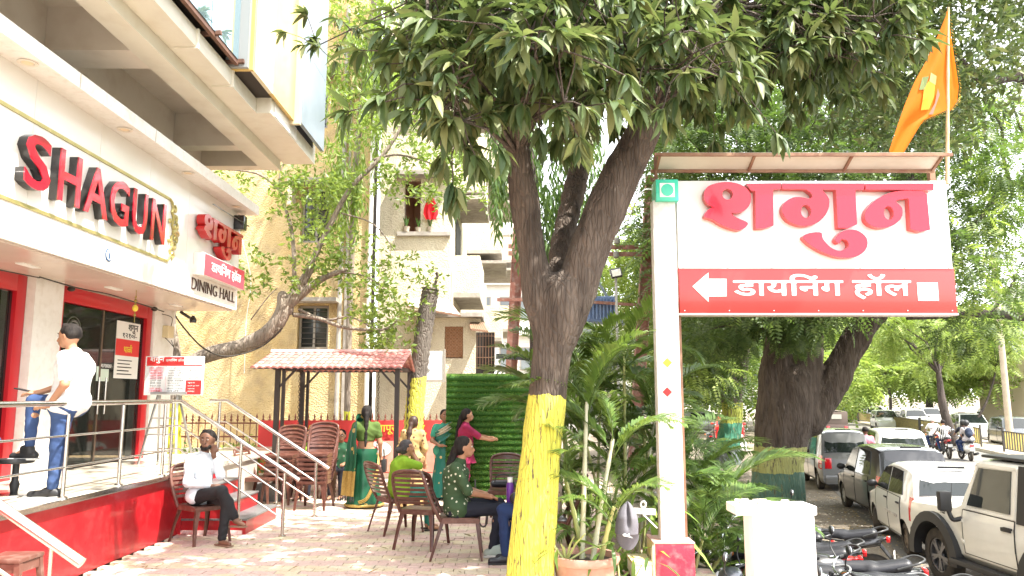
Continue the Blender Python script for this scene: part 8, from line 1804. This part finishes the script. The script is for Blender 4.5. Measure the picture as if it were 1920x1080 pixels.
# hood over the sign
zh = P(1500, 321, 6.95).z; hx0, hx1 = P(1232, 321, 6.95).x, P(1750, 321, 6.95).x
import numpy as _n
yh0 = 6.74
hx0, hx1 = P(1230, 321, 6.95).x, P(1747, 321, 6.95).x
hood = thing('sign_hood', 'flat pale sheet hood with brown frame above the large sign', 'hood', ((hx0 + hx1) / 2, 6.6, zh)); 
z0h = P(1500, 290, yh0).z
F0 = lambda x, y: V((x, y, lerp(z0h, zh, (y - yh0) / (6.95 - yh0))))
m = MB(); m.add([F0(hx0, yh0) + V((0, 0, .012)), F0(hx1, yh0) + V((0, 0, .012)), F0(hx1, 6.95) + V((0, 0, .012)), F0(hx0, 6.95) + V((0, 0, .012)), F0(hx0, yh0) + V((0, 0, .02)), F0(hx1, yh0) + V((0, 0, .02)), F0(hx1, 6.95) + V((0, 0, .02)), F0(hx0, 6.95) + V((0, 0, .02))], [(3, 2, 1, 0), (4, 5, 6, 7), (0, 1, 5, 4), (1, 2, 6, 5), (2, 3, 7, 6), (3, 0, 4, 7)]).build('sheet', mat('hood_sheet', (.62, .58, .5), .5, c2=(.54, .5, .42), sc=2), hood)
for xx in (hx0, lerp(hx0, hx1, .335), lerp(hx0, hx1, .68), hx1): MB().bar(F0(xx, yh0), F0(xx, 6.95), .022, .022).build('hood_rib', rail_b, hood)
for yy in (yh0, 6.95): MB().bar(F0(hx0 - .05, yy), F0(hx1 + (.08 if yy < 6.8 else .02), yy), .025, .028).build('hood_rail', rail_b, hood)
# bamboo pole and orange flag
YFg = 7.12
pb_, pt_ = P(1776, 345, YFg), P(1778, 14, YFg); fp = thing('flag_pole', 'pale bamboo flag pole tied to the right end of the sign', 'flag pole', pb_)
n_ = 26; m = MB(); m.tube([pb_.lerp(pt_, i / n_) - V((0, 0, .0)) for i in range(n_ + 1)], [.018 - .0003 * i + (.003 if i % 4 == 0 else 0) for i in range(n_ + 1)], 10); m.build('bamboo', mat('bamboo', (.62, .48, .28), .5, c2=(.5, .36, .2), sc=6), fp, smooth=60)
flag = thing('flag', 'orange pennant flag with a printed figure and fringed edge on the bamboo pole', 'flag', pt_)
fm = leafmat('orange_flag_cloth', [(.78, .20, .015), (.78, .20, .015)], .7, .45, (.95, .28, .02), .2)
def fl_edge(pts, u): k = u * (len(pts) - 1); i = min(int(k), len(pts) - 2); return (lerp(pts[i][0], pts[i + 1][0], k - i), lerp(pts[i][1], pts[i + 1][1], k - i))
Lf = [(1776, 18), (1755, 70), (1733, 120), (1712, 155), (1690, 200), (1672, 245), (1656, 290)]; Rf = [(1779, 18), (1779, 70), (1779, 120), (1778, 165), (1776, 206), (1728, 228), (1692, 290)]
def ff(u, v, L=Lf, Rr=Rf, s=1):
    a, b = fl_edge(L, u), fl_edge(Rr, u); x, y = lerp(a[0], b[0], v), lerp(a[1], b[1], v); return P(x, y, YFg) + V((0, (-.03 - .05 * u) * s * (1 - v) + .035 * math.sin(v * 7 + u * 5) * (1 - v * .6) * min(1, u * 3), 0))
MB().grid(ff, 28, 14).build('flag_cloth', fm, flag, smooth=179)
R1 = [(1779, 18), (1779, 110), (1779, 206)]; R2 = [(1780, 18), (1787, 70), (1795, 120), (1801, 160), (1798, 188), (1784, 206)]
MB().grid(lambda u, v: P(lerp(fl_edge(R1, u)[0], fl_edge(R2, u)[0], v), lerp(fl_edge(R1, u)[1], fl_edge(R2, u)[1], v), YFg) + V((0, .05 * math.sin(v * 2.5), 0)), 20, 5).build('flag_fold', fm, flag, smooth=179)
g = MB(); fr_ = mat('yellow_fringe', (.8, .5, .08), .7)
for L, n0 in (([(1776, 206), (1728, 228), (1692, 247), (1672, 262)], 46), ([(1692, 245), (1690, 270), (1686, 290)], 16), (R2, 44)):
    for i in range(n0): x, y = fl_edge(L, i / n0); p = P(x, y, YFg) + V((0, .01, 0)); g.tube([p, p + V((rnd.uniform(.008, .02), 0, rnd.uniform(-.018, -.002)))], .0016, 3)
g.build('fringe', fr_, flag, kind='stuff')
def patch(pts, mm, nm, o): 
    m = MB(); n = len(pts); vs = [ff(u, v) + V((0, -o, 0)) for u, v in pts]; c0 = sum(vs, V((0, 0, 0))) / n; m.add([c0] + vs, [(0, 1 + i, 1 + (i + 1) % n) for i in range(n)]); return m.build(nm, mm, flag)
patch([(.50, .32), (.50, .58), (.58, .64), (.68, .62), (.70, .45), (.63, .34), (.56, .27)], mat('flag_print_yellow', (.8, .30, .015), .7), 'printed_figure', .012)
patch([(.43, .30), (.44, .55), (.50, .60), (.50, .34)], mat('flag_print_pink', (.75, .28, .10), .7), 'printed_figure_head', .012); patch([(.47, .12), (.46, .28), (.56, .30), (.57, .16)], mat('flag_print_green', (.12, .16, .04), .7), 'printed_figure_side', .013)
patch([(.52, .70), (.56, .78), (.74, .88), (.74, .78), (.64, .70)], mat('flag_print_rose', (.7, .12, .08), .7), 'printed_figure_sash', .014)
# plinth of the sign
pq = thing('sign_plinth', 'red painted masonry plinth carrying the white sign post', 'plinth', (1.45, 6.9, 0))
qx0, qx1 = P(1226, 1040, 6.75).x, P(1303, 1040, 6.75).x
MB().b2((qx0 + .012, 6.75, 0), (qx1, 7.12, .462)).build('plinth_block', mat('rough_red_paint', (.62, .03, .06), .7, c2=(.55, .02, .045), sc=4, c3=(.7, .3, .28), sc3=14, w3=.6, bump=.4, bsc=40), pq, bev=.012)
MB().b2((qx0, 6.745, 0), (qx0 + .011, 7.1, .46)).build('old_yellow_side', mat('old_yellow_paint', (.6, .48, .12), .8, c2=(.6, .55, .45), sc=9), pq); MB().b2((qx0 + .002, 6.75, .463), (qx1 + .004, 7.125, .475)).build('plinth_top', mat('bare_cement', (.5, .42, .35), .9, c2=(.6, .3, .25), sc=8), pq)
lw = thing('low_wall', 'low white wall end with a yellowish pipe left of the red plinth', 'wall', (1.05, 6.9, 0)); la, lb = P(1187, 1060, 6.72).x, P(1223, 1060, 6.72).x
MB().b2((la, 6.72, 0), (lb, 7.05, .30)).build('wall_block', white2, lw, bev=.012); MB().b2((la - .005, 6.715, .301), (lb + .004, 7.06, .325)).build('wall_cap', mat('old_yellow_paint', (.6, .48, .12), .8), lw)
MB().tube(spl([(lb + .01, 6.73, 0), (lb + .008, 6.73, .36), (lb + .02, 6.76, .44), (lb + .04, 6.85, .46)]), .014, 8).build('pipe', mat('aged_cream_pipe', (.55, .48, .3), .6, c2=(.35, .3, .2), sc=15), lw, smooth=60)
# white latch bar and hanging cap
lt_ = thing('gate_latch', 'white iron latch bar fixed to the sign post', 'latch', (1.2, 6.8, .8)); y_ = 6.8
a = P(1186, 957, y_); b = P(1229, 960, y_); wi = mat('white_iron', (.72, .70, .66), .5, c2=(.5, .42, .35), sc=30, lo=.55, hi=.7)
MB().bar(a, b, .012, .05).build('bar', wi, lt_); MB().bar(P(1206, 964, y_ - .02), P(1232, 990, y_), .01, .012).build('brace', wi, lt_)
m = MB(); q = P(1206, 946, y_ - .01); m.tube([q + V((.022 * math.cos(a_ * pi / 6), 0, .026 * math.sin(a_ * pi / 6))) for a_ in range(13)], .009, 6); m.bar(q + V((0, 0, -.05)), q + V((0, 0, -.02)), .03, .02); m.build('ring', wi, lt_, smooth=60)
q = P(1227, 925, y_); MB().lathe([(.014, 0), (.018, .02), (.01, .03)], q, 12, Matrix.Rotation(pi / 2, 3, 'X')).build('bolt', blk, lt_)
cp_ = thing('baseball_cap', 'grey baseball cap with a small white emblem hanging on the latch bar', 'cap', P(1177, 985, 6.7))
capm = mat('grey_cap_cloth', (.15, .145, .165), .85, c2=(.12, .115, .135), sc=8, bump=.2, bsc=60)
o = P(1176, 1000, 6.7); sxc = lambda px, py: P(px, py, 6.7)
def capf(u, v):  # crown hanging with its top to the left, a deep fold in the middle
    w = [0.001, .030, .055, .075, .088, .094, .096][min(6, int(u * 6))] if False else .098 * math.sin(pi / 2 * min(1, u * 1.25)) ** .7
    x = (v * 2 - 1) * w; z = lerp(P(1178, 939, 6.7).z, P(1176, 1000, 6.7).z, u); y = 6.7 - .075 * math.sqrt(max(0, 1 - (v * 2 - 1) ** 2)) * min(1, u * 2) + .05 * math.exp(-((v - .5) / .09) ** 2) * math.sin(pi * min(1, u * 1.1))
    return V((P(1177, 970, 6.7).x + x - .012 * u, y, z))
MB().grid(capf, 16, 24).build('crown', capm, cp_, smooth=60)
def brim(u, v): a_ = pi * v; r_ = lerp(.55, 1, u); x = .098 * math.cos(a_) * lerp(.96, 1, u); z = -.135 * math.sin(a_) * u - .005; return V((P(1176, 970, 6.7).x - x + .002, 6.66 + .03 * u + .02 * abs(math.cos(a_)), P(1176, 999, 6.7).z + z))
MB().grid(brim, 6, 20).build('brim', capm, cp_, smooth=60)
MB().prism([(-.04, .012), (-.02, .022), (.0, .008), (.015, .022), (.018, .002), (.045, -.018), (.02, -.010), (-.01, -.004), (-.035, -.0)], (P(1174, 1000, 6.7).x, 6.625, P(1174, 1002, 6.7).z), (1, 0, 0), (0, 0, 1), .003).build('emblem', whitep, cp_)
# ---------------------------------------------------------------- white gate pillar
gp_ = thing('gate_pillar', 'square white painted gate pillar with chipped cap at the forecourt edge', 'pillar', (2.0, 6.1, 0))
YPp = 5.9; px0, px1 = P(1415, 1020, YPp).x, P(1532, 1020, YPp).x
pwm = mat('pillar_white', (.80, .79, .77), .75, c2=(.76, .74, .71), sc=2, c3=(.62, .42, .38), sc3=6, w3=.8, bump=.12, bsc=40)
zc_ = P(1470, 967, YPp).z; zc2 = P(1470, 949, YPp).z
MB().b2((px0, YPp + .02, ZR), (px1, YPp + .27, zc_)).build('pillar_shaft', pwm, gp_, bev=.01)
cx0 = P(1380, 955, YPp).x
MB().b2((cx0, YPp - .0, zc_), (px1 + .015, YPp + .28, zc2)).build('pillar_cap', pwm, gp_, bev=.012)
chm_ = mat('chipped_cement', (.5, .42, .36), .95, c2=(.7, .66, .6), sc=14, bump=.5, bsc=60)
MB().grid(lambda u, v: V((lerp(cx0 + .03, px1 - .02, u), lerp(YPp + .03, YPp + .25, v), zc2 + .002 + .006 * noise.noise(V((u * 14, v * 9, 0))))), 30, 16).build('chipped_top', chm_, gp_, smooth=60)
m = MB(); [m.box((lerp(cx0 + .05, px1 - .1, rnd.random()), lerp(YPp + .05, YPp + .23, rnd.random()), zc2 + .012), (rnd.uniform(.02, .07), rnd.uniform(.02, .05), .02), rnd.uniform(0, 3)) for i in range(14)]; m.build('cement_crumbs', chm_, gp_, kind='stuff')
rw__ = thing('retaining_wall', 'low edge wall below the forecourt behind the parked scooters', 'wall', (1.8, 11, ZR))
for (xa_, ya_), (xb_, yb_) in zip(EDGE, EDGE[1:]):
    MB().bar((xa_ + .03, ya_, ZR / 2 - .02), (xb_ + .03, yb_, ZR / 2 - .02), .07, .95).build('wall_run', conc, rw__)
# ---------------------------------------------------------------- menu board on its stand
mbt = thing('menu_board', 'white and red menu board with printed price lists standing on the platform', 'menu board', (-4.95, 11.0, .757))
YM = 11.05; a = P(269, 741, YM); b = P(383, 668, YM); X0, X1, Z0, Z1 = a.x, b.x, a.z, b.z
MB().b2((X0, YM, Z0), (X1, YM + .03, Z1)).build('board', mat('board_white', (.72, .74, .74), .5), mbt, bev=.003)
MB().b2((X0 + .02, YM - .003, Z1 - .12), (X1 - .28, YM - .0005, Z1 - .012)).build('red_header', papr, mbt); MB().b2((X0 + .02, YM - .003, Z1 - .135), (X1 - .02, YM - .0005, Z1 - .121)).build('red_rule', papr, mbt); MB().b2((X1 - .24, YM - .003, Z0 + .01), (X1 - .02, YM - .0005, Z0 + .21)).build('red_panel', papr, mbt)
pkp = mat('pale_pink_print', (.72, .45, .5), .5)
for i in range(4): MB().b2((X0 + .06, YM - .003, Z1 - .19 - i * .045), (X0 + .26, YM - .0005, Z1 - .155 - i * .045)).build('price_highlight', pkp, mbt)
MB().b2((X0 + .06, YM - .003, Z0 + .03), (X0 + .26, YM - .0005, Z0 + .09)).build('price_highlight', pkp, mbt)
txt('शगुन', (X0 + .07, YM - .005, Z1 - .10), (1, 0, 0), (0, 0, 1), .2, .085, whitep, parent=mbt, depth=.002, off=.012); txt('डायनिंग हॉल'.replace('निं', 'िनं'), (X0 + .29, YM - .005, Z1 - .08), (1, 0, 0), (0, 0, 1), .26, .05, whitep, parent=mbt, depth=.002, off=.006)
c1 = ['पुरी भाजी', 'साबुदाणा', 'बटाटा वडा', 'मसाला डोसा', 'गुजराती थाळी', 'गुजराती भाजी', 'साधा भात', 'मसाले भात', 'दही वाटी', 'पापड']; c2_ = ['मेथी मसाला', 'पालक पनीर', 'मटर पनीर', 'काजू करी', 'भेंडी मसाला', 'दाल तडका', 'व्हेज कोल्हापुरी', 'आलू गोबी', 'बैंगन भरता', 'रोटी']
for i in range(10):
    z = Z1 - .175 - i * .036
    txt(c1[i], (X0 + .08, YM - .005, z), (1, 0, 0), (0, 0, 1), .16, .020, papr if i in (0, 1, 2, 3, 8, 9) else papb, parent=mbt, name='menu_line', depth=.001, res=1); txt(c2_[i], (X0 + .33, YM - .005, z), (1, 0, 0), (0, 0, 1), .17 + .05 * (i % 3) / 2, .020, papb, parent=mbt, name='menu_line', depth=.001, res=1)
    if i < 5: txt(c2_[9 - i], (X1 - .2, YM - .005, z), (1, 0, 0), (0, 0, 1), .14, .018, papb, parent=mbt, name='menu_line', depth=.001, res=1)
for i in range(4): txt(['सूचना', 'गुजराती पूर्ण थाळी', 'पार्सल सेवा', 'उपलब्ध'][i], (X1 - .21, YM - .006, Z0 + .16 - i * .04), (1, 0, 0), (0, 0, 1), .1 + .06 * (i == 1), .022, whitep, parent=mbt, name='menu_line', depth=.001, res=1)
for xx in (X0 + .31, X1 - .27): MB().b2((xx - .01, YM - .004, Z0 + .02), (xx - .006, YM - .0015, Z1 - .14)).build('column_rule', pkp, mbt)
ld = thing('ladder_stand', 'grey folding ladder stand carrying the menu board', 'ladder', (-4.95, 11.15, .757))
for s in (-1, 1):
    MB().bar((-4.9 + s * .13, 11.12, 1.75), (-4.9 + s * .26, 10.9, .757), .03, .02).build('rail', alloy, ld); MB().bar((-4.9 + s * .13, 11.15, 1.75), (-4.9 + s * .26, 11.5, .757), .03, .02).build('rail', alloy, ld)
for k in range(4): t_ = (k + .6) / 4.4; w0 = lerp(.13, .26, t_); MB().bar((-4.9 - w0, lerp(11.12, 10.9, t_), lerp(1.75, .757, t_)), (-4.9 + w0, lerp(11.12, 10.9, t_), lerp(1.75, .757, t_)), .05, .02).build('rung', alloy, ld)
MB().box((-4.85, 11.1, 1.74), (.5, .2, .03)).build('ladder_top', mat('ladder_grey', (.25, .25, .25), .6), ld)
# clutter left of the swing: white post, boxes
tag(MB().cyl(P(430, 840, 15.6) * 1, P(430, 700, 15.6), .0 + .05, n=10).build('white_post', pipew, smooth=60), 'thin white post behind the fence near the steps', 'post') if False else None
bx2 = thing('cement_block_ledge', 'grey stone ledge behind the steps holding a white cup', 'ledge', (-3.7, 13, 0)); MB().b2((-4.3, 12.9, 0), (-3.75, 13.5, .28)).build('ledge', granite, bx2, bev=.01); cup = MB().lathe([(.03, 0), (.04, .08), (.035, .08), (.001, .01)], (-3.95, 12.95, .282), 14).build('cup', whitep, smooth=50); tag(cup, 'white cup on the grey ledge behind the steps', 'cup')

cb = MB(); cb.tube(spl([P(318, 575, 13.2), P(345, 615, 13.6), P(385, 655, 14.2), P(430, 668, 14.6), P(490, 650, 14.9), P(530, 615, 14.9)], 8), .014, 6); tag(cb.build('cable', MATS['cable_black'], smooth=70), 'black cable sagging from the shop corner to the crooked tree', 'cable')
cb = MB(); cb.tube(spl([P(445, 420, 17.4), P(470, 520, 17.4), P(462, 600, 17.4), P(458, 700, 17.4)], 8), .010, 6); tag(cb.build('cable', pipew, smooth=70), 'pale cable hanging down the yellow wall', 'cable')
